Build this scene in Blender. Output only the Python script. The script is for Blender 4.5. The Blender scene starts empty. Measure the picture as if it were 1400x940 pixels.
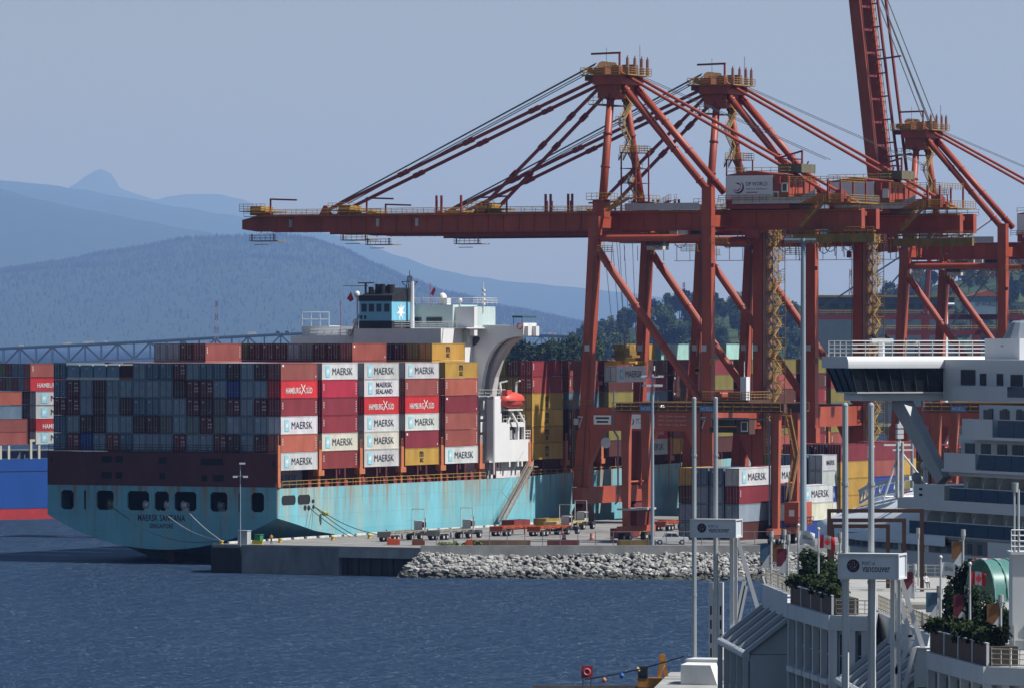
import bpy, math, random
from mathutils import Vector, Matrix
random.seed(7)
R = math.radians
SC = bpy.context.scene
COL = SC.collection
# ---------------- camera, sky, sun, exposure ----------------
F, HC, HY = 7777.78, 36.0, 466.0            # focal length in photo pixels, eye height, horizon row
cam = bpy.data.cameras.new('camera'); cam.lens = 200; cam.sensor_width = 36
cam.clip_start = 1; cam.clip_end = 150000; cam.shift_y = -4/1400
camo = bpy.data.objects.new('camera', cam); COL.objects.link(camo)
camo.location = (0, 0, HC); camo.rotation_euler = (R(90), 0, 0); SC.camera = camo
SUN_AZ, SUN_EL = 101.3, 52.0
wd = bpy.data.worlds.new('World'); SC.world = wd; wd.use_nodes = True
sk = wd.node_tree.nodes.new('ShaderNodeTexSky'); sk.sky_type = 'NISHITA'; sk.sun_disc = False
sk.sun_elevation = R(SUN_EL); sk.sun_rotation = R(SUN_AZ); sk.altitude = 0
sk.air_density = 1.3; sk.dust_density = 0.4; sk.ozone_density = 3.0
bgn = wd.node_tree.nodes['Background']; bgn.inputs[1].default_value = SKY_STRENGTH = 0.05
wd.node_tree.links.new(sk.outputs[0], bgn.inputs[0])
sun = bpy.data.lights.new('sun', 'SUN'); sun.energy = 5.0; sun.angle = R(0.53); sun.color = (1, .98, .96)
suno = bpy.data.objects.new('sun', sun); COL.objects.link(suno); suno.location = (0, 0, 300)
sd = Vector((math.sin(R(SUN_AZ))*math.cos(R(SUN_EL)), math.cos(R(SUN_AZ))*math.cos(R(SUN_EL)), math.sin(R(SUN_EL))))
suno.rotation_euler = sd.to_track_quat('Z', 'Y').to_euler()
vs = SC.view_settings; vs.view_transform = 'Standard'; vs.look = 'None'; vs.exposure = 0.55; vs.gamma = 1
vs.use_curve_mapping = False
SC.render.engine = 'CYCLES'
cy = SC.cycles; cy.use_denoising = True; cy.max_bounces = 5; cy.diffuse_bounces = 2; cy.glossy_bounces = 3
cy.transmission_bounces = 3; cy.volume_bounces = 0; cy.transparent_max_bounces = 6; cy.caustics_reflective = False
cy.caustics_refractive = False; cy.sample_clamp_indirect = 4
# ---------------- frames: the berth frame (w = out from the ship's side, s = along the ship, z up) ----------------
TH = R(-26.9); CT, ST = math.cos(TH), math.sin(TH)      # local x = (CT, ST), local y = (-ST, CT)
OX, OY = -37.2, 916.0
def P(w, s, z=0): return Vector((OX + CT*w - ST*s, OY + ST*w + CT*s, z))
def pxw(x, s):      # w on the line s = const seen at photo column x
    k = (x-700)/F
    return (k*(OY+CT*s) - OX + ST*s) / (CT - k*ST)
def pxs(x, w):      # s on the line w = const seen at photo column x
    k = (x-700)/F
    return (k*(OY+ST*w) - OX - CT*w) / (-ST - k*CT)
def gz(x, y, z):    # point of the plane at height z seen at pixel
    Y = (HC-z)*F/(y-HY)
    return Vector(((x-700)/F*Y, Y, z))
def py(x, y, Y): return Vector(((x-700)/F*Y, Y, HC - (y-HY)*Y/F))
def zy(y, Y): return HC - (y-HY)*Y/F
def lin(*c): return tuple(((v/255+.055)/1.055)**2.4 if v > 10.3 else v/255/12.92 for v in c)

# ---------------- mesh helpers ----------------
class MB:
    def __init__(s): s.v = []; s.f = []; s.m = []; s.mi = 0
    def add(s, vs_, fs, mi=None):
        o = len(s.v); s.v += [tuple(p) for p in vs_]
        mi = s.mi if mi is None else mi
        for f in fs: s.f.append(tuple(i+o for i in f)); s.m.append(mi)
        return s
    def box(s, x0, x1, y0, y1, z0, z1, mi=None):
        return s.add([(x0,y0,z0),(x1,y0,z0),(x1,y1,z0),(x0,y1,z0),(x0,y0,z1),(x1,y0,z1),(x1,y1,z1),(x0,y1,z1)],
              [(0,3,2,1),(4,5,6,7),(0,1,5,4),(1,2,6,5),(2,3,7,6),(3,0,4,7)], mi)
    def cbox(s, c, d, mi=None):
        return s.box(c[0]-d[0]/2, c[0]+d[0]/2, c[1]-d[1]/2, c[1]+d[1]/2, c[2]-d[2]/2, c[2]+d[2]/2, mi)
    def beam(s, p, q, w, h=None, mi=None, up=(0,0,1), w2=None, h2=None):
        p = Vector(p); q = Vector(q); h = w if h is None else h
        w2 = w if w2 is None else w2; h2 = h if h2 is None else h2
        d = (q-p); 
        if d.length < 1e-6: return s
        d.normalize(); u = Vector(up)
        if abs(d.dot(u)) > .999: u = Vector((0,1,0))
        x = d.cross(u).normalized(); y = x.cross(d).normalized()
        vs_ = []
        for c, ww, hh in ((p, w, h), (q, w2, h2)):
            for a, b in ((-1,-1),(1,-1),(1,1),(-1,1)): vs_.append(c + x*(a*ww/2) + y*(b*hh/2))
        return s.add(vs_, [(0,1,2,3),(7,6,5,4),(0,4,5,1),(1,5,6,2),(2,6,7,3),(3,7,4,0)], mi)
    def tube(s, p, q, r, r2=None, n=8, mi=None, caps=True):
        p = Vector(p); q = Vector(q); r2 = r if r2 is None else r2
        d = q-p
        if d.length < 1e-6: return s
        d.normalize(); u = Vector((0,0,1)) if abs(d.z) < .99 else Vector((0,1,0))
        x = d.cross(u).normalized(); y = x.cross(d)
        vs_ = []
        for c, rr in ((p, r), (q, r2)):
            for i in range(n):
                a = 2*math.pi*i/n; vs_.append(c + x*(rr*math.cos(a)) + y*(rr*math.sin(a)))
        fs = [(i, n+i, n+(i+1) % n, (i+1) % n) for i in range(n)]
        if caps: fs += [tuple(range(n)), tuple(range(2*n-1, n-1, -1))]
        return s.add(vs_, fs, mi)
    def path(s, pts, r, n=6, mi=None):
        for a, b in zip(pts, pts[1:]): s.tube(a, b, r, n=n, mi=mi)
        return s
    def ext(s, pts, vec, mi=None):          # polygon (3-D points) extruded by vec
        n = len(pts); vec = Vector(vec)
        vs_ = [Vector(p) for p in pts] + [Vector(p)+vec for p in pts]
        return s.add(vs_, [tuple(range(n-1, -1, -1)), tuple(range(n, 2*n))] + [(i, (i+1) % n, n+(i+1) % n, n+i) for i in range(n)], mi)
    def prism(s, pts, z0, z1, mi=None): return s.ext([(a, b, z0) for a, b in pts], (0,0,z1-z0), mi)
    def lathe(s, prof, c=(0,0,0), n=12, mi=None):
        vs_ = []; 
        for r, z in prof:
            for i in range(n):
                a = 2*math.pi*i/n; vs_.append((c[0]+r*math.cos(a), c[1]+r*math.sin(a), c[2]+z))
        fs = [(k*n+i, k*n+(i+1) % n, (k+1)*n+(i+1) % n, (k+1)*n+i) for k in range(len(prof)-1) for i in range(n)]
        return s.add(vs_, fs, mi)
    def ball(s, c, r, n=10, k=6, sc=(1,1,1), mi=None):
        vs_ = []
        for j in range(k+1):
            t = math.pi*j/k
            for i in range(n):
                a = 2*math.pi*i/n
                vs_.append((c[0]+r*sc[0]*math.sin(t)*math.cos(a), c[1]+r*sc[1]*math.sin(t)*math.sin(a), c[2]+r*sc[2]*math.cos(t)))
        return s.add(vs_, [(j*n+i, (j+1)*n+i, (j+1)*n+(i+1) % n, j*n+(i+1) % n) for j in range(k) for i in range(n)], mi)
    def rail(s, pts, h=1.1, r=.035, step=2.0, bars=2, mi=None, n=4):   # a railing along points: posts and bars
        pts = [Vector(p) for p in pts]
        for a, b in zip(pts, pts[1:]):
            L = (b-a).length; k = max(1, round(L/step))
            for i in range(k+1):
                c = a.lerp(b, i/k); s.tube(c, c+Vector((0,0,h)), r, n=n, mi=mi, caps=False)
            for j in range(bars):
                z = Vector((0,0,h*(j+1)/bars)); s.tube(a+z, b+z, r, n=n, mi=mi, caps=False)
        return s
    def mesh(s, name, smooth=False):
        me = bpy.data.meshes.new(name); me.from_pydata(s.v, [], s.f); me.validate()
        if len(me.polygons) == len(s.m) and any(s.m): me.polygons.foreach_set('material_index', s.m)
        if smooth: me.polygons.foreach_set('use_smooth', [True]*len(me.polygons))
        me.update(); return me
    def build(s, name, mats, parent=None, loc=None, rz=0, smooth=False, **kw):
        return obj(name, s.mesh(name, smooth), mats, parent, loc, rz, **kw)

def obj(name, me, mats=None, parent=None, loc=None, rz=0, color=None, label=None, cat=None, group=None, kind=None, scale=None):
    if mats is not None and me is not None and len(me.materials) == 0:
        for m in (mats if isinstance(mats, (list, tuple)) else [mats]): me.materials.append(m)
    o = bpy.data.objects.new(name, me); COL.objects.link(o)
    if parent: o.parent = parent
    if loc is not None: o.location = loc
    o.rotation_euler = (0, 0, rz)
    if scale: o.scale = scale
    if color: o.color = (*color[:3], 1)
    if label: o['label'] = label
    if cat: o['category'] = cat
    if group: o['group'] = group
    if kind: o['kind'] = kind
    return o
def thing(name, label, cat, loc=(0,0,0), rz=0, group=None):
    o = obj(name, None, None, None, loc, rz, label=label, cat=cat, group=group); o.empty_display_size = .5; return o
def dup(root, loc=None, rz=None, label=None, skip=()):
    r = root.copy(); COL.objects.link(r)
    if loc is not None: r.location = loc
    if rz is not None: r.rotation_euler = (0, 0, rz)
    if label: r['label'] = label
    for ch in list(root.children):
        if ch.name.split('.')[0] in skip: continue
        c = ch.copy(); COL.objects.link(c); c.parent = r
        for g in list(ch.children):
            d = g.copy(); COL.objects.link(d); d.parent = c
    return r

# ---------------- materials ----------------
MATS = {}
ALB = .80          # paints and stone a shade darker than fresh swatches
def M(name, rgb=(.5,.5,.5), rough=.55, metal=0, var=.12, vs=.6, rust=0, rustc=(.20,.075,.025), bump=0, bscale=20, objcol=False,
      spec=.4, streak=.12, corr=None, emit=0, rs=.9, dirt=None):
    if name in MATS: return MATS[name]
    m = bpy.data.materials.new(name); MATS[name] = m; m.use_nodes = True
    rgb = tuple(c*ALB for c in rgb); rustc = tuple(c*ALB for c in rustc)
    nt = m.node_tree; N = nt.nodes; L = nt.links; b = N['Principled BSDF']
    b.inputs['Roughness'].default_value = rough; b.inputs['Metallic'].default_value = metal
    b.inputs['Specular IOR Level'].default_value = spec
    tc = N.new('ShaderNodeTexCoord'); co = tc.outputs['Object']
    if objcol:
        oi = N.new('ShaderNodeObjectInfo'); base = oi.outputs['Color']
        ad = N.new('ShaderNodeVectorMath'); ad.operation = 'ADD'
        ml = N.new('ShaderNodeMath'); ml.operation = 'MULTIPLY'; ml.inputs[1].default_value = 97
        L.new(oi.outputs['Random'], ml.inputs[0]); L.new(co, ad.inputs[0]); L.new(ml.outputs[0], ad.inputs[1]); co2 = ad.outputs[0]
    else:
        rg = N.new('ShaderNodeRGB'); rg.outputs[0].default_value = (*rgb, 1); base = rg.outputs[0]; co2 = co
    if var:
        no = N.new('ShaderNodeTexNoise'); no.inputs['Scale'].default_value = vs; no.inputs['Detail'].default_value = 6
        no.inputs['Roughness'].default_value = .65
        mp = N.new('ShaderNodeMapping'); mp.inputs['Scale'].default_value = (1, 1, .45); L.new(co2, mp.inputs[0]); L.new(mp.outputs[0], no.inputs['Vector'])
        mr = N.new('ShaderNodeMapRange'); mr.inputs[1].default_value = .3; mr.inputs[2].default_value = .7
        mr.inputs[3].default_value = 1-var; mr.inputs[4].default_value = 1+var*.8; L.new(no.outputs[0], mr.inputs[0])
        mx = N.new('ShaderNodeVectorMath'); mx.operation = 'SCALE'; L.new(base, mx.inputs[0]); L.new(mr.outputs[0], mx.inputs['Scale']); base = mx.outputs[0]
    if rust:
        no = N.new('ShaderNodeTexNoise'); no.inputs['Scale'].default_value = rs; no.inputs['Detail'].default_value = 8; no.inputs['Roughness'].default_value = .7
        mp = N.new('ShaderNodeMapping'); mp.inputs['Scale'].default_value = (1, 1, streak); mp.inputs['Location'].default_value = (3, 7, 1)
        L.new(co2, mp.inputs[0]); L.new(mp.outputs[0], no.inputs['Vector'])
        mr = N.new('ShaderNodeMapRange'); mr.inputs[1].default_value = .68-.28*rust; mr.inputs[2].default_value = .86-.2*rust; mr.inputs[3].default_value = 0; mr.inputs[4].default_value = .75
        L.new(no.outputs[0], mr.inputs[0])
        mi = N.new('ShaderNodeMix'); mi.data_type = 'RGBA'; L.new(mr.outputs[0], mi.inputs['Factor']); L.new(base, mi.inputs['A']); mi.inputs['B'].default_value = (*rustc, 1)
        base = mi.outputs['Result']
    L.new(base, b.inputs['Base Color'])
    if corr:                                    # corrugated sheet: fine relief only
        wv = N.new('ShaderNodeTexWave'); wv.wave_type = 'BANDS'; wv.bands_direction = corr[0]; wv.wave_profile = 'TRI'; wv.inputs['Scale'].default_value = corr[1]
        L.new(co, wv.inputs['Vector'])
        bp = N.new('ShaderNodeBump'); bp.inputs['Strength'].default_value = corr[2]; bp.inputs['Distance'].default_value = .05
        L.new(wv.outputs['Fac'], bp.inputs['Height']); L.new(bp.outputs[0], b.inputs['Normal'])
    elif bump:
        no = N.new('ShaderNodeTexNoise'); no.inputs['Scale'].default_value = bscale; no.inputs['Detail'].default_value = 5; L.new(co, no.inputs['Vector'])
        bp = N.new('ShaderNodeBump'); bp.inputs['Strength'].default_value = bump; bp.inputs['Distance'].default_value = .1
        L.new(no.outputs[0], bp.inputs['Height']); L.new(bp.outputs[0], b.inputs['Normal'])
    if emit:
        b.inputs['Emission Color'].default_value = (*rgb, 1); b.inputs['Emission Strength'].default_value = emit
    return m

TXT = {}
def text_mesh(s, width, height=None, bold=0.0, depth=.02, shear=0, space=1.0):
    k = (s, width, height, bold, depth, shear, space)
    if k in TXT: return TXT[k].copy() if False else TXT[k]
    cu = bpy.data.curves.new('lettering', 'FONT'); cu.body = s; cu.align_x = 'CENTER'; cu.align_y = 'CENTER'
    cu.offset = bold; cu.extrude = 0; cu.resolution_u = 2; cu.shear = shear; cu.space_character = space
    to = bpy.data.objects.new('tmp', cu); COL.objects.link(to)
    dg = bpy.context.evaluated_depsgraph_get(); me = bpy.data.meshes.new_from_object(to.evaluated_get(dg))
    bpy.data.objects.remove(to); bpy.data.curves.remove(cu)
    xs = [v.co.x for v in me.vertices]; ys = [v.co.y for v in me.vertices]
    w0 = max(xs)-min(xs); h0 = max(ys)-min(ys); cx = (max(xs)+min(xs))/2; cyy = (max(ys)+min(ys))/2
    kx = width/w0; ky = (height/h0) if height else kx
    # flat in local X-Z plane facing -Y
    for v in me.vertices: v.co = ((v.co.x-cx)*kx, 0, (v.co.y-cyy)*ky)
    me.name = 'lettering'; me.materials.clear(); TXT[k] = me; return me
def lettering(s, width, mat, parent, loc, rz=0, height=None, bold=.0, name='lettering', shear=0, space=1.0):
    me = text_mesh(s, width, height, bold, .02, shear, space)
    if len(me.materials) == 0: me.materials.append(mat)
    o = bpy.data.objects.new(name, me); COL.objects.link(o); o.parent = parent; o.location = loc; o.rotation_euler = (0, 0, rz)
    if me.materials[0] is not mat: o.material_slots[0].link = 'OBJECT'; o.material_slots[0].material = mat
    return o
ORD = ['first','second','third','fourth','fifth','sixth','seventh','eighth','ninth','tenth','eleventh','twelfth','thirteenth','fourteenth','fifteenth','sixteenth','seventeenth','eighteenth','nineteenth','twentieth']
# ================= the setting =================
def water_mat():
    m = bpy.data.materials.new('sea_water'); m.use_nodes = True; nt = m.node_tree; N = nt.nodes; L = nt.links
    b = N['Principled BSDF']; b.inputs['Base Color'].default_value = (.010, .030, .058, 1); b.inputs['Roughness'].default_value = .3; b.inputs['Specular IOR Level'].default_value = .06
    b.inputs['IOR'].default_value = 1.33
    tc = N.new('ShaderNodeTexCoord'); prev = None
    for sc_, st, dist, sq in ((.02, .5, 6.0, (.6,1,1)), (.25, .75, 1.7, (.45,1,1)), (.9, .95, 1.0, (.45,1,1)), (2.6, .9, .4, (.5,1,1))):
        mp = N.new('ShaderNodeMapping'); mp.inputs['Scale'].default_value = sq; mp.inputs['Rotation'].default_value = (0, 0, .5*sc_)
        no = N.new('ShaderNodeTexNoise'); no.inputs['Scale'].default_value = sc_; no.inputs['Detail'].default_value = 3; no.inputs['Roughness'].default_value = .6
        L.new(tc.outputs['Object'], mp.inputs[0]); L.new(mp.outputs[0], no.inputs['Vector'])
        bp = N.new('ShaderNodeBump'); bp.inputs['Strength'].default_value = st; bp.inputs['Distance'].default_value = dist
        L.new(no.outputs[0], bp.inputs['Height'])
        if prev: L.new(prev.outputs[0], bp.inputs['Normal'])
        prev = bp
    N.remove(b); df = N.new('ShaderNodeBsdfDiffuse'); df.inputs['Color'].default_value = (.003,.016,.046,1)
    gl = N.new('ShaderNodeBsdfGlossy'); gl.inputs['Roughness'].default_value = .35; gl.inputs['Color'].default_value = (.68,.86,1,1)
    mx = N.new('ShaderNodeMixShader'); mx.inputs[0].default_value = .12; L.new(df.outputs[0], mx.inputs[1]); L.new(gl.outputs[0], mx.inputs[2])
    L.new(prev.outputs[0], df.inputs['Normal']); L.new(prev.outputs[0], gl.inputs['Normal']); L.new(mx.outputs[0], N['Material Output'].inputs['Surface'])
    return m
MB().add([(-16000,-60,0),(16000,-60,0),(16000,98000,0),(-16000,98000,0)], [(0,1,2,3)]).build('water', water_mat(), kind='structure')

concrete = M('concrete', (.36,.36,.35), .85, var=.25, vs=.35, rust=.25, rustc=(.16,.14,.12), bump=.3, bscale=3)
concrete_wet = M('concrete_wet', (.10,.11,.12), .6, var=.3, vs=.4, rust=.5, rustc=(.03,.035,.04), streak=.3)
asphalt = M('yard_paving', (.23,.225,.22), .9, var=.3, vs=.15, rust=.6, rustc=(.10,.095,.09), streak=1, rs=.15, bump=.2, bscale=4)
T1 = P(5,-31); T0 = P(2.2,-26); KW = pxw(575,-31); K = P(KW,-31); K2 = gz(1045,750,4.2); BF = P(2.2,640)
QZ = 4.2
shore = [T0, T1, K, K2, Vector((150,886,0)), Vector((900,1100,0)), Vector((900,2100,0)), BF]
q = MB()
n = len(shore)
q.add([(p.x,p.y,QZ) for p in shore], [tuple(range(n))], 0)
quay = q.build('quay', [asphalt, concrete], kind='structure')
# quay walls: solid block, overhanging deck beam with dark sheet piles behind
def wall_seg(name, a, b, z0, z1, th, mat, off=0):
    d = (b-a); d.z = 0; L_ = d.length; ang = math.atan2(d.y, d.x)
    return MB().box(0, L_, off, off+th, z0, z1).build(name, mat, quay, (a.x, a.y, 0), ang)
Ka = P(pxw(330,-31),-31); Kb = P(pxw(463,-31),-31)
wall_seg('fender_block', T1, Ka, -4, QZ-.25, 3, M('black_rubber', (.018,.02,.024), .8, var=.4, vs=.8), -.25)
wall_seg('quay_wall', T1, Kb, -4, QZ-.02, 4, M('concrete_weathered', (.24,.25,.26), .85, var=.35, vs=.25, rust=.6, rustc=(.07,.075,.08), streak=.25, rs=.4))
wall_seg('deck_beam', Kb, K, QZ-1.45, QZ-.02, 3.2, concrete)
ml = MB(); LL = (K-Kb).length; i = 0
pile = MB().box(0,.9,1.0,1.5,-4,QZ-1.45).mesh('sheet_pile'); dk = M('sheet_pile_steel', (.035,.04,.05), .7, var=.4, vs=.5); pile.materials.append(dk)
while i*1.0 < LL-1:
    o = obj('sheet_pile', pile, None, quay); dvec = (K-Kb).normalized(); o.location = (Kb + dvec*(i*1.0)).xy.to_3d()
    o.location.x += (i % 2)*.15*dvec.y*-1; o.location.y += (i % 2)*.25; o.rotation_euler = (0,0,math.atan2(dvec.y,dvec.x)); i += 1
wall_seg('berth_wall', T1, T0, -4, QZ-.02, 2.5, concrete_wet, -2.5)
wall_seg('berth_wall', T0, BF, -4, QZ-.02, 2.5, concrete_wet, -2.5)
wall_seg('parapet', K, K2, QZ-1.2, QZ+.62, .5, concrete, -.3); wall_seg('parapet', K2, Vector((150,886,0)), QZ-1.2, QZ+.62, .5, concrete, -.3)
wall_seg('kerb', T1+Vector((0,0,0)), K, QZ, QZ+.28, .35, concrete, .05)
kerbm = MB().box(0, 3.2, 0, .35, 0, .32).mesh('kerb_block'); kerbm.materials.append(M('worn_white_paint', (.62,.61,.57), .8, var=.3, vs=1.2))
for k in range(26):
    o = obj('kerb_block', kerbm, None, quay, P(3.0, -22+k*4.2, QZ), TH+R(90))

# ---- rock revetment: stones on a slope
rock_dark = M('rock_core', (.06,.06,.058), .95)
rockm = M('riprap_rock', objcol=True, rough=.9, var=.35, vs=1.2, bump=.5, bscale=6)
toe = [gz(540,788.5,0), gz(700,790,0), gz(1045,793,0), Vector((70,858,0)), Vector((150,873,0))]
top = [K.xy.to_3d(), Vector((-2,869.4+1.5,0)), K2.xy.to_3d(), Vector((70,875.0,0)), Vector((150,886,0))]
def along(pl, t):
    t *= len(pl)-1; i = min(int(t), len(pl)-2); return pl[i].lerp(pl[i+1], t-i)
rv = MB(); NT = 40
for i in range(NT+1):
    t = i/NT; a = along(toe, t); b = along(top, t); rv.v += [(a.x,a.y-1.0,-1.2),(b.x,b.y+.4,QZ-.75)]
rv.add([], []); 
for i in range(NT): rv.f.append((2*i,2*i+2,2*i+3,2*i+1)); rv.m.append(0)
rev = rv.build('rock_revetment', rock_dark, kind='structure')
def ico():
    t = (1+5**.5)/2
    v = [Vector(p).normalized() for p in ((-1,t,0),(1,t,0),(-1,-t,0),(1,-t,0),(0,-1,t),(0,1,t),(0,-1,-t),(0,1,-t),(t,0,-1),(t,0,1),(-t,0,-1),(-t,0,1))]
    f = [(0,11,5),(0,5,1),(0,1,7),(0,7,10),(0,10,11),(1,5,9),(5,11,4),(11,10,2),(10,7,6),(7,1,8),(3,9,4),(3,4,2),(3,2,6),(3,6,8),(3,8,9),(4,9,5),(2,4,11),(6,2,10),(8,6,7),(9,8,1)]
    return v, f
IV, IF = ico()
def rock_pts(r, rnd):
    sx, sy, sz = r*rnd.uniform(.75,1.3), r*rnd.uniform(.7,1.2), r*rnd.uniform(.55,.9)
    q_ = Matrix.Rotation(rnd.uniform(0,6.3), 3, 'Z') @ Matrix.Rotation(rnd.uniform(-.6,.6), 3, 'X')
    return [q_ @ Vector((p.x*sx*rnd.uniform(.72,1.2), p.y*sy*rnd.uniform(.72,1.2), p.z*sz*rnd.uniform(.72,1.2))) for p in IV]
rr = random.Random(3); bould = []
for k in range(9):
    me = MB().add(rock_pts(.5, rr), IF).mesh('boulder'); me.materials.append(rockm); bould.append(me)
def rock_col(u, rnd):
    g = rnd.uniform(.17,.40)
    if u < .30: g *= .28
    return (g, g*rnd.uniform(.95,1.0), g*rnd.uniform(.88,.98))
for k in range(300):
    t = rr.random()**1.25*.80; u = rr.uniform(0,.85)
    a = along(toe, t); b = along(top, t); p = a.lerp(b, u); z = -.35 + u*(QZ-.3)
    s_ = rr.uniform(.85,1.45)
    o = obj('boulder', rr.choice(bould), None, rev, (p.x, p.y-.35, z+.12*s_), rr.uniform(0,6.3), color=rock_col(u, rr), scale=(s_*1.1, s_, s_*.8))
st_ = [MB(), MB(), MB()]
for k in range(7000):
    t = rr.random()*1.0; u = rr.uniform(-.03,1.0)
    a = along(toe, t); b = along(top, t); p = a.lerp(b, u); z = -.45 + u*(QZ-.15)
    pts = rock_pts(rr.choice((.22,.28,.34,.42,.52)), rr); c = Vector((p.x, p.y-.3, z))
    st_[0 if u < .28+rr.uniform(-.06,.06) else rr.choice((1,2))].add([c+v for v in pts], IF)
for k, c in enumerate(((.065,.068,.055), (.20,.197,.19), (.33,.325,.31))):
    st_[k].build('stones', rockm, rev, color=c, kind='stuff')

# ---- hills
def hill_mat(name, c, c2):
    m = bpy.data.materials.new(name); m.use_nodes = True; nt = m.node_tree; N = nt.nodes; L = nt.links; b = N['Principled BSDF']
    b.inputs['Roughness'].default_value = 1; b.inputs['Specular IOR Level'].default_value = .05
    tc = N.new('ShaderNodeTexCoord'); no = N.new('ShaderNodeTexNoise'); no.inputs['Scale'].default_value = .012; no.inputs['Detail'].default_value = 9; no.inputs['Roughness'].default_value = .75
    L.new(tc.outputs['Object'], no.inputs['Vector'])
    cr = N.new('ShaderNodeValToRGB'); cr.color_ramp.elements[0].position = .35; cr.color_ramp.elements[1].position = .7
    cr.color_ramp.elements[0].color = (*c, 1); cr.color_ramp.elements[1].color = (*c2, 1)
    L.new(no.outputs[0], cr.inputs[0]); L.new(cr.outputs[0], b.inputs['Base Color']); return m
def interp(prof, x):
    for (x0,y0),(x1,y1) in zip(prof, prof[1:]):
        if x <= x1 or (x1,y1) == prof[-1]:
            t = (x-x0)/(x1-x0); t = min(max(t,0),1); t = t*t*(3-2*t)*.5+t*.5; return y0+(y1-y0)*t
from mathutils import noise as mn
def hill(name, Y, prof, depth, mat, step=6, rough=1.0, rows=26, x0=-160, x1=1560):
    mb = MB(); nx = int((x1-x0)/step)+1
    for j in range(rows+1):
        t = j/rows; Yj = Y - depth*(1-t)
        for i in range(nx):
            x = x0+i*step; X = (x-700)/F*Y
            hz = (HY - interp(prof, x))*Y/F + HC
            h = hz*(math.sin(t*math.pi/2)**1.15)
            sp = mn.fractal(Vector((X/ (depth*.35), Yj/(depth*.5), Y*.01)), .9, 2.0, 6)*hz*.16*math.sin(t*math.pi)
            jag = mn.fractal(Vector((X/200, Yj/300, 3)), .8, 2, 3)*rough*Y/F*1.6
            mb.v.append((X, Yj, h+sp+jag))
    for j in range(rows):
        for i in range(nx-1): mb.f.append((j*nx+i, j*nx+i+1, (j+1)*nx+i+1, (j+1)*nx+i)); mb.m.append(0)
    # back slope
    o = len(mb.v); 
    for i in range(nx):
        v = mb.v[rows*nx+i]; mb.v.append((v[0], v[1]+depth*.6, -5))
    for i in range(nx-1): mb.f.append((rows*nx+i, rows*nx+i+1, o+i+1, o+i)); mb.m.append(0)
    return mb.build(name, mat, kind='structure', smooth=True), mb, nx
fm = hill_mat('forest_far', (.012,.028,.016), (.028,.05,.028))
PA = [(-160,392),(0,376),(100,362),(200,349),(290,334),(350,329),(395,327),(430,331),(470,343),(520,366),(560,384),(620,404),(700,424),(800,443),(900,455),(1100,462),(1560,463)]
PB = [(-160,248),(0,259),(60,274),(120,287),(200,302),(260,314),(330,328),(400,345),(480,366),(560,390),(700,425),(900,455),(1560,462)]
PC = [(-160,238),(0,247),(60,252),(110,259),(180,273),(260,288),(330,303),(400,316),(450,322),(500,334),(550,352),(600,369),(650,379),(700,386),(780,393),(860,401),(920,409),(1000,425),(1100,442),(1250,452),(1560,460)]
PD = [(-160,300),(80,285),(108,252),(125,239),(140,231.5),(152,238),(165,258),(185,265),(215,274),(235,269),(258,266),(300,267),(330,274),(370,288),(450,320),(600,380),(900,440),(1560,460)]
hill('far_mountain', 92000, PD, 14000, fm, rough=.25)
hill('back_ridge', 66000, PC, 13000, fm, rough=.5)
hill('left_ridge', 50000, PB, 12000, fm, rough=.6)
_, hA, nxA = hill('forest_hill', 36000, PA, 9500, fm, step=4, rows=40)
# conifers on the near forest hill (one mass)
cf = MB(); rh = random.Random(11)
for k in range(24000):
    j = int(40*rh.random()**.55); i = rh.randrange(int(nxA*.72)); j = min(j, 39)
    a = Vector(hA.v[j*nxA+i]); b2 = Vector(hA.v[(j+1)*nxA+i+1]); p = a.lerp(b2, rh.random()); p.x += rh.uniform(-3,3)
    if p.z < 5: continue
    h = rh.uniform(12,28)*(1.25 if rh.random() < .12 else 1); r = h*rh.uniform(.16,.26); a0 = rh.uniform(0,2)
    vs_ = [(p.x+r*math.cos(a0+q*2.094), p.y+r*math.sin(a0+q*2.094), p.z-1) for q in range(3)]+[(p.x,p.y,p.z+h)]
    cf.add(vs_, [(0,1,3),(1,2,3),(2,0,3)])
cf.build('conifer_forest', M('conifer_far', (.016,.034,.020), 1, var=.3, vs=.002, spec=.05), kind='stuff')
# a far shore strip behind the port
sh = MB()
for (x0,x1,y0,y1,z) in ((-900,900,2300,3400,3),): sh.box(x0,x1,y0,y1,-2,z)
MB().box(60,1300,2200,6400,-2,3).build('far_shore', M('shore_soil', (.10,.11,.07), 1), kind='structure')
fm2 = hill_mat('forest_near', (.020,.035,.014), (.06,.085,.03))
PE = [(780,478),(830,470),(856,452),(885,440),(930,436),(975,432),(1010,438),(1060,448),(1100,456),(1130,452),(1180,436),(1235,408),(1290,388),(1340,376),(1400,368),(1560,360)]
hill('wooded_hill', 6600, PE, 1600, fm2, step=5, x0=780, rows=20, rough=2.0)
# ---- haze
hz = MB().box(-17000,17000,-80,104000,-3,3000).build('haze', None, kind='stuff')
hm = bpy.data.materials.new('haze_air'); hm.use_nodes = True; nt = hm.node_tree
for n_ in list(nt.nodes):
    if n_.type == 'BSDF_PRINCIPLED': nt.nodes.remove(n_)
pv = nt.nodes.new('ShaderNodeVolumePrincipled'); pv.inputs['Density'].default_value = 3.0e-5; pv.inputs['Color'].default_value = (.26,.44,1.0,1); pv.inputs['Absorption Color'].default_value = (.45,.45,.45,1); pv.inputs['Anisotropy'].default_value = .15
nt.links.new(pv.outputs[0], nt.nodes['Material Output'].inputs['Volume'])
try: hm.cycles.homogeneous_volume = True
except Exception: pass
hz.data.materials.append(hm); hz.display_type = 'WIRE'
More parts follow.
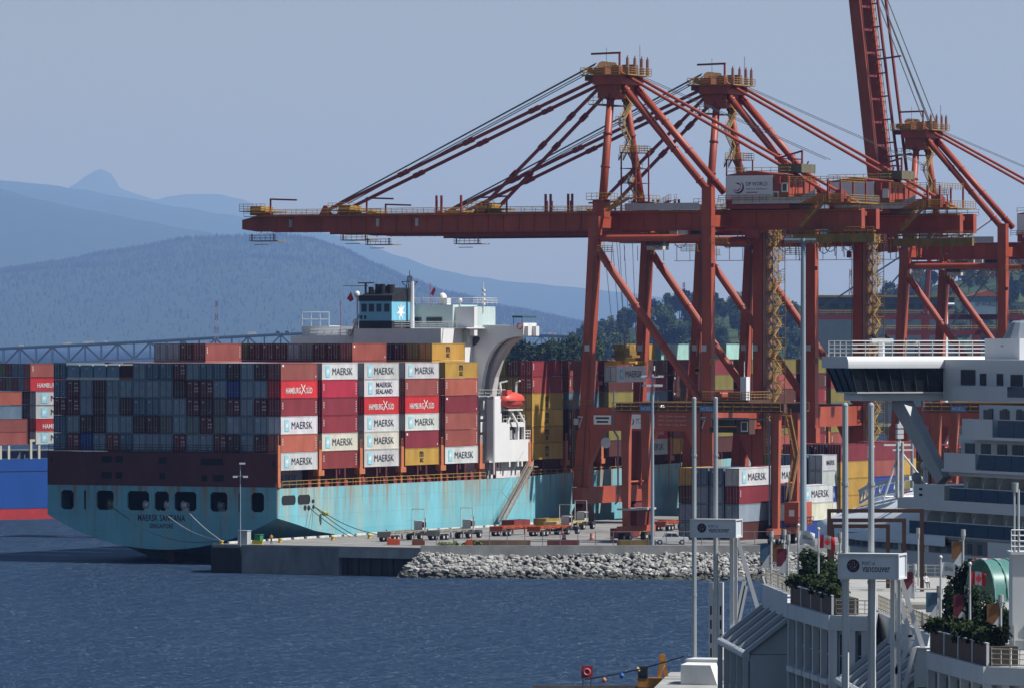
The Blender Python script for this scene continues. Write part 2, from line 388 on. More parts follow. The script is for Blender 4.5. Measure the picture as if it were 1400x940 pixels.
# ================= containers =================
cpaint = M('container_paint', objcol=True, rough=.6, var=.22, vs=.45, rust=.22, rustc=(.10,.045,.025), streak=.2, corr=('Y', 1.15, .55), spec=.3)
dpaint = M('container_door_paint', objcol=True, rough=.6, var=.22, vs=.8, rust=.2, rustc=(.08,.05,.035), streak=.25, corr=('X', 1.9, .3), spec=.3)
white_mark = M('white_marking', (.75,.75,.73), .6, var=.15, vs=2)
black_mark = M('black_lettering', (.02,.022,.028), .6, var=.1)
navy_mark = M('dark_navy_lettering', (.02,.03,.055), .6, var=.1)
starblue = M('star_panel_blue', (.28,.60,.72), .6, var=.2, vs=1.5)
steel = M('galvanised_steel', (.45,.46,.47), .45, metal=.5, var=.15, vs=2)
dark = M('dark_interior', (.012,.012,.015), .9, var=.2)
CB = {}; CW = 2.438
def cont_mesh(L_, H_):
    k = (L_, H_)
    if k in CB: return CB[k]
    b = MB(); t = .045; pw = .15
    b.box(-CW+t, -t, t, L_-t, .12, H_-.05)
    for x0 in (-CW, -pw):
        for y0 in (0, L_-pw): b.box(x0, x0+pw, y0, y0+pw, 0, H_)
    for x0 in (-CW, -.07):
        b.box(x0, x0+.07, pw, L_-pw, .02, .17); b.box(x0, x0+.07, pw, L_-pw, H_-.10, H_-.01)
    for y0 in (0, L_-.09):
        b.box(-CW+pw, -pw, y0, y0+.09, .02, .15); b.box(-CW+pw, -pw, y0, y0+.09, H_-.12, H_-.01)
    me = b.mesh('container'); me.materials.append(cpaint); CB[k] = me; return me
DB = {}
def door_mesh(H_, side):
    k = (H_, side)
    if k in DB: return DB[k]
    b = MB(); c = -CW/2; x0, x1 = (-CW+.17, c-.012) if side < 0 else (c+.012, -.17)
    b.box(x0, x1, -.012, .04, .17, H_-.14, 0)
    for q in (x0-.05, x1-.012): b.box(q, q+.06, -.02, .03, .14, H_-.11, 2)
    for q in (.12, H_-.17): b.box(x0, x1, -.02, .03, q, q+.06, 2)
    for f in (.28, .75):
        x = x0+(x1-x0)*f; b.tube((x,-.05,.14), (x,-.05,H_-.12), .022, n=4, mi=1)
        b.box(x-.03, x+.14, -.07, -.03, .95, 1.02, 1)
    for f in (.25,.5,.75): b.box(x0+.02, x1-.02, -.022, -.012, .17+(H_-.31)*f-.02, .17+(H_-.31)*f+.02, 0)
    me = b.mesh('door'); me.materials.append(dpaint); me.materials.append(steel); me.materials.append(dark); DB[k] = me; return me
def star_pts(n_, R_, r_, rot=math.pi/2):
    return [((R_ if i % 2 == 0 else r_)*math.cos(rot+math.pi*i/n_), (R_ if i % 2 == 0 else r_)*math.sin(rot+math.pi*i/n_)) for i in range(2*n_)]
def flat_star(n_, R_, r_, th=.015):
    b = MB(); b.ext([(0, a, c) for a, c in star_pts(n_, R_, r_)], (th,0,0)); return b.mesh('star')
STAR = flat_star(7, .62, .24); STAR.materials.append(white_mark)
PANEL = MB().box(0,.012,-.72,.72,-.95,.95).mesh('star_panel'); PANEL.materials.append(starblue)
EMB = MB()
EMB.ext([(0,-.95,-.8),(0,-.75,-.85),(0,.75,.75),(0,.55,.85)], (.012,0,0)); EMB.ext([(.004,-.75,.95),(.004,-1.0,.85),(.004,-.1,.0),(.004,.95,-.85),(.004,.65,-.35),(.004,-.2,.35)], (.012,0,0))
EMB = EMB.mesh('emblem'); EMB.materials.append(white_mark)
MARK4 = MB()
for a in (0,1):
    for c in (0,1): MARK4.box(-.95+a*.42, -.66+a*.42, -.035, -.02, .95+c*.5, 1.2+c*.5)
MARK4.box(-2.05,-1.55,-.035,-.02,2.3,2.45); MARK4.box(-.95,-.35,-.035,-.02,2.2,2.36)
MARK4 = MARK4.mesh('marking'); MARK4.materials.append(M('grey_marking', (.55,.55,.55), .6))
MARK1 = MB().box(-2.0,-1.72,-.035,-.02,2.1,2.4).box(-.7,-.4,-.035,-.02,.55,.65).mesh('marking'); MARK1.materials.append(MATS['grey_marking'])
SIDEM = MB()
for k in range(5): SIDEM.box(.0,.012,11.55,11.72,.5+k*.4,.72+k*.4)
for k in range(3): SIDEM.box(.0,.012,.5,.7,1.2+k*.38,1.45+k*.38)
SIDEM = SIDEM.mesh('marking'); SIDEM.materials.append(white_mark)
SIDEC = MB()
for k in range(4): SIDEC.box(.0,.012,.45+k*.0,.95,2.15-k*.0,2.5); break
SIDEC.box(.0,.012,11.5,11.7,.4,.7)
SIDEC = SIDEC.mesh('marking'); SIDEC.materials.append(white_mark)
PAL = {'B':('slate blue',(.12,.18,.25)),'L':('pale grey',(.26,.32,.39)),'l':('light grey',(.55,.56,.57)),'D':('dark brown',(.085,.028,.025)),'M':('dark maroon',(.15,.022,.024)),  # pale grey carries the blue of the stern wall's shade in its colour
 'R':('red brown',(.23,.042,.04)),'U':('royal blue',(.02,.05,.26)),'G':('grey green',(.17,.20,.19)),'g':('brown grey',(.16,.14,.12)),'b':('brick red',(.27,.075,.06)),
 'H':('bright red',(.50,.028,.035)),'m':('maroon',(.22,.03,.042)),'c':('crimson',(.37,.025,.055)),'o':('orange red',(.40,.11,.07)),'W':('off white',(.66,.66,.65)),
 'Y':('yellow',(.50,.29,.06)),'k':('olive',(.20,.17,.05)),'w':('cream white',(.66,.63,.55)),'N':('navy blue',(.02,.04,.14)),'t':('pale teal',(.35,.60,.55))}
NCONT = 0
def container(w, s, z, code, label, group, graphic=None, H_=2.88, L_=12.19, doors=True, marks=None, rz=TH, pos=None, side_marks=True, jit=.12):
    cn, c = PAL[code]; k = ALB*random.uniform(1-jit, 1+jit); c = tuple(v*k*random.uniform(.96,1.04) for v in c)
    o = obj('container', cont_mesh(L_, H_), None, None, P(w,s,z) if pos is None else pos, rz, color=c, label=label.replace('@', cn), cat='container', group=group)
    if doors:
        for sd_ in (-1, 1): obj('door', door_mesh(H_, sd_), None, o, color=tuple(v*1.02 for v in c))
        if marks is None: marks = 4 if code in 'MR' and random.random() < .8 else 1 if code in 'DLBm' and random.random() < .5 else 0
        if marks == 4: obj('marking', MARK4, None, o, kind='stuff')
        elif marks == 1: obj('marking', MARK1, None, o, kind='stuff')
    hz_ = H_/2; mid = L_/2
    if graphic == 'M':
        lettering('MAERSK', 6.9, navy_mark, o, (.012, 7.0, hz_), R(90), height=1.15, bold=0)
        p_ = obj('star_panel', PANEL, None, o, (0, 2.0, hz_)); obj('star', STAR, None, p_, (.012,0,0))
    elif graphic == 'S':
        lettering('MAERSK', 5.6, navy_mark, o, (.012, 7.0, hz_+.55), R(90), height=.85, bold=.012); lettering('SEALAND', 5.9, navy_mark, o, (.012, 7.0, hz_-.55), R(90), height=.8, bold=.012)
        p_ = obj('star_panel', PANEL, None, o, (0, 2.2, hz_)); obj('star', STAR, None, p_, (.012,0,0))
    elif graphic == 'H':
        lettering('HAMBURG', 4.9, white_mark, o, (.012, 4.1, hz_-.2), R(90), height=.95, bold=.004); lettering('S\u00dcD', 2.0, white_mark, o, (.012, 9.4, hz_-.1), R(90), height=1.15, bold=.004)
        obj('emblem', EMB, None, o, (0, 7.45, hz_-.05), scale=(1,.85,.95))
    elif graphic == 'C':
        lettering('m', 1.35, black_mark, o, (.012, mid-.2, hz_+.42), R(90), height=.95, bold=.03); lettering('sc', 1.25, black_mark, o, (.012, mid-.2, hz_-.6), R(90), height=.72, bold=.03)
    elif graphic == 'm':
        lettering('MAERSK', L_*.55, navy_mark, o, (.012, L_*.58, hz_), R(90), height=.8, bold=.012)
    elif graphic == 'P':
        lettering('N.Schmi', 4.0, white_mark, o, (.012, mid, hz_), R(90), height=1.1)
    elif code in 'bmcoRHD' and side_marks and L_ > 10:
        obj('marking', random.choice((SIDEM, SIDEM, SIDEC)), None, o, kind='stuff')
    return o
# ---- the stern wall of the near ship: five tiers shown, seventeen columns
CP = 2.523
TZ = [32.47-2.75, 29.72-2.91, 26.81-2.91, 23.9-2.91, 20.99-2.91, 18.08-2.91]      # tier floors
TH_ = [2.71, 2.88, 2.88, 2.88, 2.88, 2.88]
ROWS = ['BFFFFXLBBMLBBDLDD', 'BMLDLLLLLDMMLULLM', 'MMLDLDBBLLMDgMLMD', 'BLDDLLDDgLGMGLLLG', 'BRULRBLLLRLLRDLDD']
SIDE = {(0,0):('b',None),(0,1):('H','H'),(0,2):('m',None),(0,3):('l','M'),(0,4):('o',None),(0,5):('l','M'),
 (1,0):('l','M'),(1,1):('c',None),(1,2):('m',None),(1,3):('m',None),(1,4):('w','M'),(1,5):('R',None),
 (2,0):('l','M'),(2,1):('l','S'),(2,2):('H','H'),(2,3):('l','M'),(2,4):('w','M'),(2,5):('l','M'),
 (3,0):('l','M'),(3,1):('b',None),(3,2):('H','H'),(3,3):('W','M'),(3,4):('m',None),(3,5):('Y','C'),
 (4,0):('Y','C'),(4,1):('o',None),(4,2):('m',None),(4,3):('b',None),(4,4):('b',None),(4,5):('l','M')}
BAYS = [0, 13.73, 28.2, 42.66, 57.1]
GD = {'M':'with lettering and star','S':'with two text lines','H':'with white crossed emblem','C':'with black letters',None:'with plain side'}
flat_white = M('flat_rack_white', (.66,.64,.58), .7, var=.25, vs=1)
def flat_rack(w, s, z, c, label):
    t = thing('flat_rack_crate', label, 'cargo', P(w,s,z), TH, 'crates on flat racks atop the stern wall')
    MB().box(-CW,0,0,12.1,0,.42).build('rack_base', flat_white if c != 'X' else M('flat_rack_rust',(.32,.12,.08),.8), t)
    bo = MB().box(-CW+.08,-.08,.1,11.9,.43,2.32).build('crate', dpaint, t, color=(.17,.23,.30) if c != 'X' else (.05,.015,.018))
    MB().box(-CW+.04,-.04,.02,12.0,2.33,2.48).build('crate_lid', flat_white, t)
    if c != 'X': MB().box(-CW/2-.2,-CW/2+.2,.08,.099,1.7,1.95).build('marking', MATS['grey_marking'], t)
for r_, row in enumerate(ROWS):
    for i, ch in enumerate(row):
        w = -(16-i)*CP
        lab = f'@ container door end, {ORD[r_]} tier down, {ORD[i]} column from port, in stern wall'
        if r_ == 0 and ch in 'FX':
            flat_rack(w, 0, TZ[0]-.05, ch, f'{"blue grey" if ch == "F" else "dark maroon"} crate on a flat rack, {ORD[i]} column from port atop stern wall'); continue
        if i == 16:
            code, g = SIDE[(0,r_)]; dc = ch
            o = container(w, 0, TZ[r_], code, f'@ container {GD[g]}, {ORD[r_]} tier down at the starboard stern corner', 'containers on the container ship', g, H_=TH_[r_])
        else: container(w, 0, TZ[r_], ch, lab, 'containers on the container ship', H_=TH_[r_], side_marks=False)
o = container(0, 0, TZ[5], 'l', '@ container with lettering and star, sixth tier down at the starboard stern corner', 'containers on the container ship', 'M')
container(-2.75, -.2, 12.32, 'L', '@ shaded container with dark lettering standing on deck under the stern corner stack', 'containers on the container ship', 'M')
TOPS = []
for b_ in range(1, 5):
    for r_ in range(6):
        code, g = SIDE[(b_,r_)]
        container(0, BAYS[b_], TZ[r_], code, f'@ container {GD[g]}, {ORD[r_]} tier down, {ORD[b_]} stack forward of stern corner', 'containers on the container ship', g, H_=TH_[r_])
    for i in range(1, 17):      # the rest of the top tier, seen from just above as thin edges
        hi = (b_ == 2 and 12 <= i <= 15) or (b_ == 3 and 4 <= i <= 12) or (b_ == 4 and 1 <= i <= 4)
        TOPS.append((-i*CP, BAYS[b_], TZ[0]+(.28 if hi else 0), random.choice('bmRlWDLo') if not hi else {2:'o',3:'R',4:'Y'}[b_]))
tops = {}
for (w, s_, z, cd) in TOPS: tops.setdefault(cd, MB()).box(w-CW, w, s_, s_+12.19, z, z+TH_[0])
tb = MB(); tmats = []
for k, (cd, m_) in enumerate(tops.items()): tb.add(m_.v, m_.f, k); tmats.append(M('stack_top_'+PAL[cd][0].replace(' ','_'), PAL[cd][1], .6, var=.2, corr=('Y',1.15,.5)))
tb.build('container_tops', tmats, None, P(0,0,0), TH, kind='stuff', label='inner top tier of containers between the stern wall and the bridge', cat='container')
UP = {2:{12:('b',None),13:('D',None),14:('L',None),15:('L',None)}, 3:{4:('b',None),5:('D',None),6:('D',None),7:('G',None),8:('L',None),9:('D',None),10:('D',None),11:('D',None),12:('k',None)},
      4:{1:('Y','C'),2:('k',None),3:('D',None),4:('D',None)}}
for b_, d_ in UP.items():
    for i, (code, g) in d_.items():
        container(-i*CP, BAYS[b_], TZ[0]+.28+2.75, code, f'@ container above the top tier, {ORD[i]} column from starboard, {ORD[b_]} stack forward', 'containers on the container ship', g, H_=2.88)
# ---- forward of the bridge
FB = [90+14.45*k for k in range(10)]
fr = random.Random(5)
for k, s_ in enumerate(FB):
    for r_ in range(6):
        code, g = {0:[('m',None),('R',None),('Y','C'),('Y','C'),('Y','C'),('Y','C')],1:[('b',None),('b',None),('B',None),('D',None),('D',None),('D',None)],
           3:[('D',None),('m',None),('B',None),('W','M'),('H','H'),('l','M')]}.get(k, [(fr.choice('mDDkkmBbY'),None) for _ in range(6)])[r_]  # darker picks put the crane shadows into these stacks' colours
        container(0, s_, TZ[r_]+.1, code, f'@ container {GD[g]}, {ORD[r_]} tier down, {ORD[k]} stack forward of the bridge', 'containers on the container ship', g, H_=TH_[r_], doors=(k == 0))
    if k == 0:
        for i in range(1, 5):
            for r_ in range(6):
                code = ['DkDYkD','kYkDkk','DkkYDk','kDYkkD'][i-1][r_]; code = {'Y':'k'}.get(code, code)  # yellow ends turned olive: shade and dirt put into the colour
                container(-i*CP, s_, TZ[r_]+.1, code, f'@ container end, {ORD[r_]} tier down, {ORD[i]} column from starboard, forward of bridge', 'containers on the container ship', H_=TH_[r_], side_marks=False)
    elif k in (3, 4, 6): 
        container(-CP, s_, TZ[0]+2.85, fr.choice('YmtY'), f'@ container standing above the top tier, {ORD[k]} stack forward of the bridge', 'containers on the container ship', H_=2.88, doors=False)
# ================= the near container ship =================
def hull_paint(name, c, rust, rc=(.26,.13,.05)):
    return M(name, c, .5, var=.18, vs=.12, rust=rust, rustc=rc, streak=.06, rs=.9, spec=.35)
def weathered_hull(name, c, ztop):
    m = hull_paint(name, c, .45); nt = m.node_tree; N = nt.nodes; L = nt.links; b = N['Principled BSDF']; src = b.inputs['Base Color'].links[0].from_socket
    tc = N.new('ShaderNodeTexCoord'); sp = N.new('ShaderNodeSeparateXYZ'); L.new(tc.outputs['Object'], sp.inputs[0])
    ad = N.new('ShaderNodeMath'); ad.operation = 'ADD'; L.new(sp.outputs[0], ad.inputs[0]); L.new(sp.outputs[1], ad.inputs[1])
    cb_ = N.new('ShaderNodeCombineXYZ'); L.new(ad.outputs[0], cb_.inputs[0]); L.new(sp.outputs[2], cb_.inputs[1])
    def layer(src, sx, sz, lo, hi, col, amt, z0=None, z1=None, seed=0):
        mp = N.new('ShaderNodeMapping'); mp.inputs['Scale'].default_value = (sx, sz, 1); mp.inputs['Location'].default_value = (seed, seed*.37, 0); L.new(cb_.outputs[0], mp.inputs[0])
        no = N.new('ShaderNodeTexNoise'); no.inputs['Scale'].default_value = 1; no.inputs['Detail'].default_value = 7; no.inputs['Roughness'].default_value = .68; L.new(mp.outputs[0], no.inputs['Vector'])
        mr = N.new('ShaderNodeMapRange'); mr.inputs[1].default_value = lo; mr.inputs[2].default_value = hi; mr.inputs[4].default_value = amt; L.new(no.outputs[0], mr.inputs[0]); fac = mr.outputs[0]
        if z0 is not None:
            mz = N.new('ShaderNodeMapRange'); mz.inputs[1].default_value = z0; mz.inputs[2].default_value = z1; L.new(sp.outputs[2], mz.inputs[0])
            mu = N.new('ShaderNodeMath'); mu.operation = 'MULTIPLY'; L.new(fac, mu.inputs[0]); L.new(mz.outputs[0], mu.inputs[1]); fac = mu.outputs[0]
        mi = N.new('ShaderNodeMix'); mi.data_type = 'RGBA'; L.new(fac, mi.inputs['Factor']); L.new(src, mi.inputs['A']); mi.inputs['B'].default_value = (*col, 1); return mi.outputs['Result']
    src = layer(src, .9, .05, .47, .62, (.28,.14,.05), .9, ztop-7, ztop, 3)      # rust runs below the deck edge
    src = layer(src, .35, .03, .52, .66, (.34,.36,.26), .55, None, None, 11)      # broad pale stains
    src = layer(src, .10, 1.3, .60, .70, (.05,.12,.15), .55, 9.5, 4.0, 7)         # fender scuffs
    br = N.new('ShaderNodeTexBrick'); br.inputs['Scale'].default_value = 1; br.inputs['Brick Width'].default_value = 9; br.inputs['Row Height'].default_value = 2.6; br.inputs['Mortar Size'].default_value = .03
    br.inputs['Color1'].default_value = (1,1,1,1); br.inputs['Color2'].default_value = (.95,.95,.95,1); br.inputs['Mortar'].default_value = (.80,.80,.80,1); L.new(cb_.outputs[0], br.inputs['Vector'])
    mu = N.new('ShaderNodeMix'); mu.data_type = 'RGBA'; mu.blend_type = 'MULTIPLY'; mu.inputs['Factor'].default_value = 1; L.new(src, mu.inputs['A']); L.new(br.outputs['Color'], mu.inputs['B'])
    L.new(mu.outputs['Result'], b.inputs['Base Color'])
    no = N.new('ShaderNodeTexNoise'); no.inputs['Scale'].default_value = .35; no.inputs['Detail'].default_value = 2; L.new(tc.outputs['Object'], no.inputs['Vector'])
    bp = N.new('ShaderNodeBump'); bp.inputs['Strength'].default_value = .25; bp.inputs['Distance'].default_value = .25; L.new(no.outputs[0], bp.inputs['Height']); L.new(bp.outputs[0], b.inputs['Normal'])
    return m
hblue = weathered_hull('hull_light_blue', (.19,.51,.60), 12.4)
hred = M('antifouling_red', (.10,.022,.018), .8, var=.3)
marn = M('deck_maroon', (.115,.024,.026), .65, var=.25, vs=.4, rust=.2)
whp = M('ship_white_paint', (.74,.74,.75), .45, var=.06, vs=.3, rust=.10, rustc=(.40,.24,.12), streak=.08, rs=.7)
lash = M('lashing_orange', (.50,.16,.07), .6, var=.2, vs=1.5, rust=.3)
railw = M('white_rail_paint', (.70,.70,.68), .5, var=.1)
raily = M('yellow_rail_paint', (.42,.27,.05), .6, var=.25, vs=1)
SHIP = thing('container_ship', 'light blue container ship moored stern towards the water, loaded high with containers', 'ship', P(0,0,0), TH)
BM = 43.1; WC = .2-BM/2; HB = BM/2
SEC = [(-1.7,2.2,7.6,2.1,1),(5,1.3,6.4,2.2,1),(11,.3,5.2,2.4,1),(18,-1.6,4.4,2.7,1),(26,-4,3.5,3.2,1),(36,-7,2.3,4,1),(55,-11,-2,6,1),(80,-12,-9,8,1),(225,-12,-9,8,1),(250,-12,-6,5,.93),(270,-12,-2,3,.7),(284,-11,2,2,.42),(294,-8,6,1.6,.12)]
hm_ = MB(); NU = 28
for (s_, zb, zk, p_, bf) in SEC:
    ring = [(WC-HB*bf, s_, 12.3 if s_ < 225 else 15)]
    for j in range(NU+1):
        u = math.sin((-1+2*j/NU)*math.pi/2); ring.append((WC+HB*bf*u, s_, zb+(zk-zb)*abs(u)**p_))
    ring.append((WC+HB*bf, s_, 12.3 if s_ < 225 else 15)); hm_.v += ring
NR = NU+3
for a in range(len(SEC)-1):
    for j in range(NR-1):
        zavg = (hm_.v[a*NR+j][2]+hm_.v[a*NR+j+1][2])/2
        hm_.f.append((a*NR+j, (a+1)*NR+j, (a+1)*NR+j+1, a*NR+j+1)); hm_.m.append(1 if zavg < .2 and j not in (0, NR-2) else 0)
hull = hm_.build('hull', [hblue, hred], SHIP)
# transom: lower plate, piers between the mooring openings, top strip
OPN = [(83,101),(114.5,117.5),(131.7,155.4),(174,204),(211,231),(238,268.6),(287,311),(326,328.5),(343,361)]
tm = MB(); S0, S1 = -1.72, -1.35; Z0, Z1, Z2 = 8.5, 11.65, 12.5
low = [(WC+HB*math.sin((-1+2*j/NU)*math.pi/2), 2.2+5.4*abs(math.sin((-1+2*j/NU)*math.pi/2))**2.1) for j in range(NU+1)]
tm.ext([(a, S0, c) for a, c in low] + [(WC+HB, S0, Z0), (WC-HB, S0, Z0)], (0, S1-S0, 0))
ed = [WC-HB] + [v for a, b in OPN for v in (pxw(a,-1.7), pxw(b,-1.7))] + [WC+HB]
for i in range(0, len(ed), 2): tm.box(ed[i], ed[i+1], S0, S1, Z0, Z1)
tm.box(WC-HB, WC+HB, S0, S1, Z1, Z2)
for i in range(1, len(ed)-1, 2):
    a, b = ed[i], ed[i+1]; c = .45 if b-a > 1 else .1
    for x, dx in ((a, c), (b, -c)):
        for z, dz in ((Z0, c), (Z1, -c)): tm.ext([(x,S0+.001,z),(x+dx,S0+.001,z),(x,S0+.001,z+dz)], (0,S1-S0-.002,0))
tr = tm.build('transom', hblue, SHIP)
MB().box(WC-HB+.5, WC+HB-.5, 4.5, 4.8, 7, 12.4).box(WC-HB+.5, WC+HB-.5, -1.3, 4.5, 8.1, 8.45).build('mooring_deck', dark, SHIP)
for i, (x, c) in enumerate(((152,0),(197,1),(249,1),(299,2),(148,2),(226,1))):
    w_ = pxw(x,-1)
    MB().tube((w_-.4,.2,9.35),(w_+.4,.2,9.35),.55,n=12).tube((w_-.5,.2,9.35),(w_-.42,.2,9.35),.8,n=12).box(w_-.6,w_+.6,0,.6,8.4,8.9).build('mooring_winch', [M('winch_yellow',(.55,.42,.12),.6), whp, M('winch_grey',(.3,.32,.33),.6)][c], SHIP)
lettering('MAERSK SANTANA', 8.9*1.0, black_mark, tr, (WC+.1,S0-.02,zy(707,925)), height=1.05, bold=.02, space=1.05)
lettering('SINGAPORE', 4.5, black_mark, tr, (WC+.1,S0-.02,zy(718,925)), height=.78, bold=.02)
# stern bulkhead band, with dark panels painting the shade of its openings
sb = MB().box(WC-HB, WC+HB, S0-.02, -.45, Z2+.003, 18.0); bk = sb.build('stern_bulkhead', marn, SHIP)
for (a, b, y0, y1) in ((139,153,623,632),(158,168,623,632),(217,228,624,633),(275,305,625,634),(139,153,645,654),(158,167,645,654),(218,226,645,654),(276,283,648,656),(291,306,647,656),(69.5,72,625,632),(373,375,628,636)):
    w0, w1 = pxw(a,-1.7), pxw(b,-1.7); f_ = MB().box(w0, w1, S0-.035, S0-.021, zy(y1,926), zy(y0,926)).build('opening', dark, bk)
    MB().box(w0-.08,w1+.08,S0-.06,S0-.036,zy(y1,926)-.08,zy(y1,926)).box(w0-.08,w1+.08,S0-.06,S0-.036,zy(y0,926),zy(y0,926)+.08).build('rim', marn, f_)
MB().rail([(WC-HB,-1.4,18.0),(WC+HB,-1.4,18.0)], 1.2, .04, 2.2, 3).build('railing', M('dark_rail',(.05,.03,.03),.7), SHIP)
MB().box(.02,.42,-1.7,-.9,12.5,19.3).box(-.1,.5,-1.75,-.85,12.5,13.2).tube((.2,-1.3,19.3),(.2,-1.3,20.9),.08).build('lashing_post', lash, SHIP)
# mooring deck side openings near the stern corner: shade painted as dark panels
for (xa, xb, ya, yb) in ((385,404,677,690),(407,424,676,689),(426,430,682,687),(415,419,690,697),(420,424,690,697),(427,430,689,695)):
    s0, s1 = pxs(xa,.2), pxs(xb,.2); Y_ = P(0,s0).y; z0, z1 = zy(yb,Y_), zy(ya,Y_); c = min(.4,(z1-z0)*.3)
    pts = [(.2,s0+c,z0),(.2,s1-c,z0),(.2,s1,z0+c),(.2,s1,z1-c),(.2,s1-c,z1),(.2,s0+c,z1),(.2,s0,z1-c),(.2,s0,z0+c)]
    MB().ext(pts, (.03,0,0)).build('mooring_opening_shade', dark, hull)
# deck, coaming, side railing, hatch coaming boxes
dk_ = MB(); dk_.box(WC-HB+.2, .0, .5, 225, 12.05, 12.28); dk_.build('main_deck', marn, SHIP)
cm = MB()
for a, b in ((14.5,70.5),(90,225)): cm.box(-40.3,-3.0,a,b,12.29,15.0)
cm.build('hatch_coaming', marn, SHIP)
MB().rail([(.1,.2,12.3),(.1,72,12.3)], 1.15, .045, 2.4, 2).rail([(.1,90,12.3),(.1,225,12.3)], 1.15, .045, 2.4, 2).build('deck_railing', raily, SHIP)
rdk = M('deck_red', (.33,.05,.05), .7, var=.35, vs=.6)
rg_ = random.Random(9); fx = MB().box(-.55,0,0,.9,0,1.0).box(-.4,-.1,.2,.5,1.0,1.35).mesh('deck_locker'); fx.materials.append(rdk)
s_ = 10.0
while s_ < 215:
    if not 71 < s_ < 89: obj('deck_locker', fx, None, SHIP, (-.5, s_, 12.29), scale=(1, rg_.uniform(.7,1.6), rg_.uniform(.7,1.1)))
    s_ += rg_.uniform(2.2,4.4)
for k, s_ in enumerate([13.0,27.0,41.5,55.9,70.3]+[89.0+14.45*j for j in range(10)]):
    b = MB(); zt = 18.4
    b.box(-.55,.12,s_-.45,s_+.45,15.0,zt).box(-.7,.3,s_-.95,s_+.95,14.1,15.0).box(-.6,-.1,s_-.35,s_+.35,12.29,14.1)
    b.tube((.0,s_-.2,zt),(.0,s_-.2,zt+1.3),.07,n=5).tube((.0,s_+.25,zt),(.0,s_+.25,zt+1.3),.07,n=5).tube((0,s_-.2,zt+1.3),(0,s_+.25,zt+1.3),.07,n=5)
    b.build('lashing_post', lash, SHIP)
    pd = MB().box(-.5,-.1,s_+5.6,s_+6.1,12.29,15.0).tube((.05,s_+6.4,14.2),(.05,s_+6.4,15.0),.2,n=6).build('pedestal', marn, SHIP)
    MB().box(-40,-3.2,s_-.35,s_+.35,15.0,20.5).build('lashing_bridge', M('lashing_bridge_dark',(.05,.03,.03),.8), SHIP)
MB().box(WC-.6,WC+.6,1.5,9,-6,2.4).build('rudder', hred, SHIP)
# ---- accommodation block
H = thing('x','x','x'); bpy.data.objects.remove(H)
win = M('window_glass_dark', (.02,.025,.03), .15, var=0, spec=.6)
blk = M('funnel_black', (.014,.015,.02), .6, var=.2)
fblue = M('funnel_blue', (.18,.50,.68), .55, var=.08)
w_h0, w_h1 = -25.7, -8.6
ac = MB().box(-40,-26,75,88.5,12.3,36.9).box(w_h0,w_h1,72,88.9,12.3,38.15).box(-16.5,-6.2,77,88.6,38.15,38.35)
house = ac.build('accommodation_block', whp, SHIP)
# wing beam across the ship and the starboard support
wg = MB().box(-42.9,1.0,84.2,88.6,36.9,38.6)
wg.build('bridge_wing', whp, SHIP)
def zz(y): return zy(y, 996)
def ww(x): return pxw(x, 84)
gs = [(641,443.5),(722,446),(722,459),(704,460),(690,463.5),(680,470),(671,481),(664,497),(660,515),(656,545),(641,545)]
g_ = MB().ext([(ww(x), 84.0, zz(y)) for x, y in gs], (0, 1.2, 0)).ext([(ww(x)+.05, 87.0, zz(y)) for x, y in gs], (0, 1.2, 0))
g_.build('wing_support', whp, SHIP)
MB().ext([(ww(x),83.93,zz(y)) for x,y in ((646,461),(654,460),(656.5,463),(653,469),(648,473),(645,472))],(0,.07,0)).build('wing_opening', M('opening_grey',(.10,.10,.12),.8), SHIP)
MB().ext([(ww(690),86.2,zz(463)),(ww(678),86.2,zz(472)),(ww(667),86.2,zz(492)),(ww(661),86.2,zz(520)),(ww(657),86.2,zz(545)),(ww(662),86.2,zz(545)),(ww(666),86.2,zz(515)),(ww(673),86.2,zz(492)),(ww(684),86.2,zz(474)),(ww(698),86.2,zz(462))],(0,2.4,0)).build('wing_bracket', M('grey_bracket',(.58,.55,.55),.6), SHIP)
bx_ = MB().box(ww(717),1.4,83.6,88.7,zz(458),zz(441.5)).build('wing_end', whp, SHIP)
MB().box(ww(702),1.4,83.5,88.8,zz(434.5),zz(432)).tube((1.2,83.7,38.6),(1.2,83.7,zz(434)),.06).tube((ww(703),83.7,38.6),(ww(703),83.7,zz(434)),.06).build('wing_awning', M('awning_green',(.04,.10,.07),.8), SHIP)
lbu = MB().lathe([(.5,-.1),(.62,0),(.5,.1),(.4,0),(.5,-.1)],n=12).build('lifebuoy', M('lifebuoy_red',(.5,.08,.04),.6), SHIP, (ww(713),83.4,zz(446)))
lbu.rotation_euler = (R(90),0,0)
MB().box(-42.8,-37.4,84.3,88.6,38.6,38.7).rail([(-42.8,84.3,38.6),(-37.4,84.3,38.6)],2.5,.06,1.8,2).build('port_wing_canopy', railw, SHIP)
# wheelhouse
wh = MB().box(-17.6,-10.2,79.5,88.8,38.35,42.3).box(-10.2,-6.6,81.5,88.8,38.35,42.0).build('wheelhouse', M('wheelhouse_paint',(.50,.62,.62),.5,var=.08), SHIP)
MB().box(-10.2,-6.4,80.3,81.5,36.9,41.9).build('stair_housing', whp, SHIP)
for (a,b,y0,y1,s_) in ((561,576,434,441,79.4),(583,604,434,441,79.4),(606,612,434,441,80.2),(613,620,434,441,80.2),(626,629,434,440,81.4),(631,637,434,443,81.4)):
    MB().box(pxw(a,s_),pxw(b,s_),s_-.08,s_+.03,zy(y1,990),zy(y0,990)).build('window', win, wh)
MB().rail([(-24,73,38.16),(-6,73,38.16)],1.15,.05,1.8,3).build('railing', railw, SHIP)
MB().rail([(-18,79.6,42.3),(-6.3,79.6,42.3),(-6.3,88.8,42.3)],1.15,.05,1.8,3).build('railing', railw, SHIP)
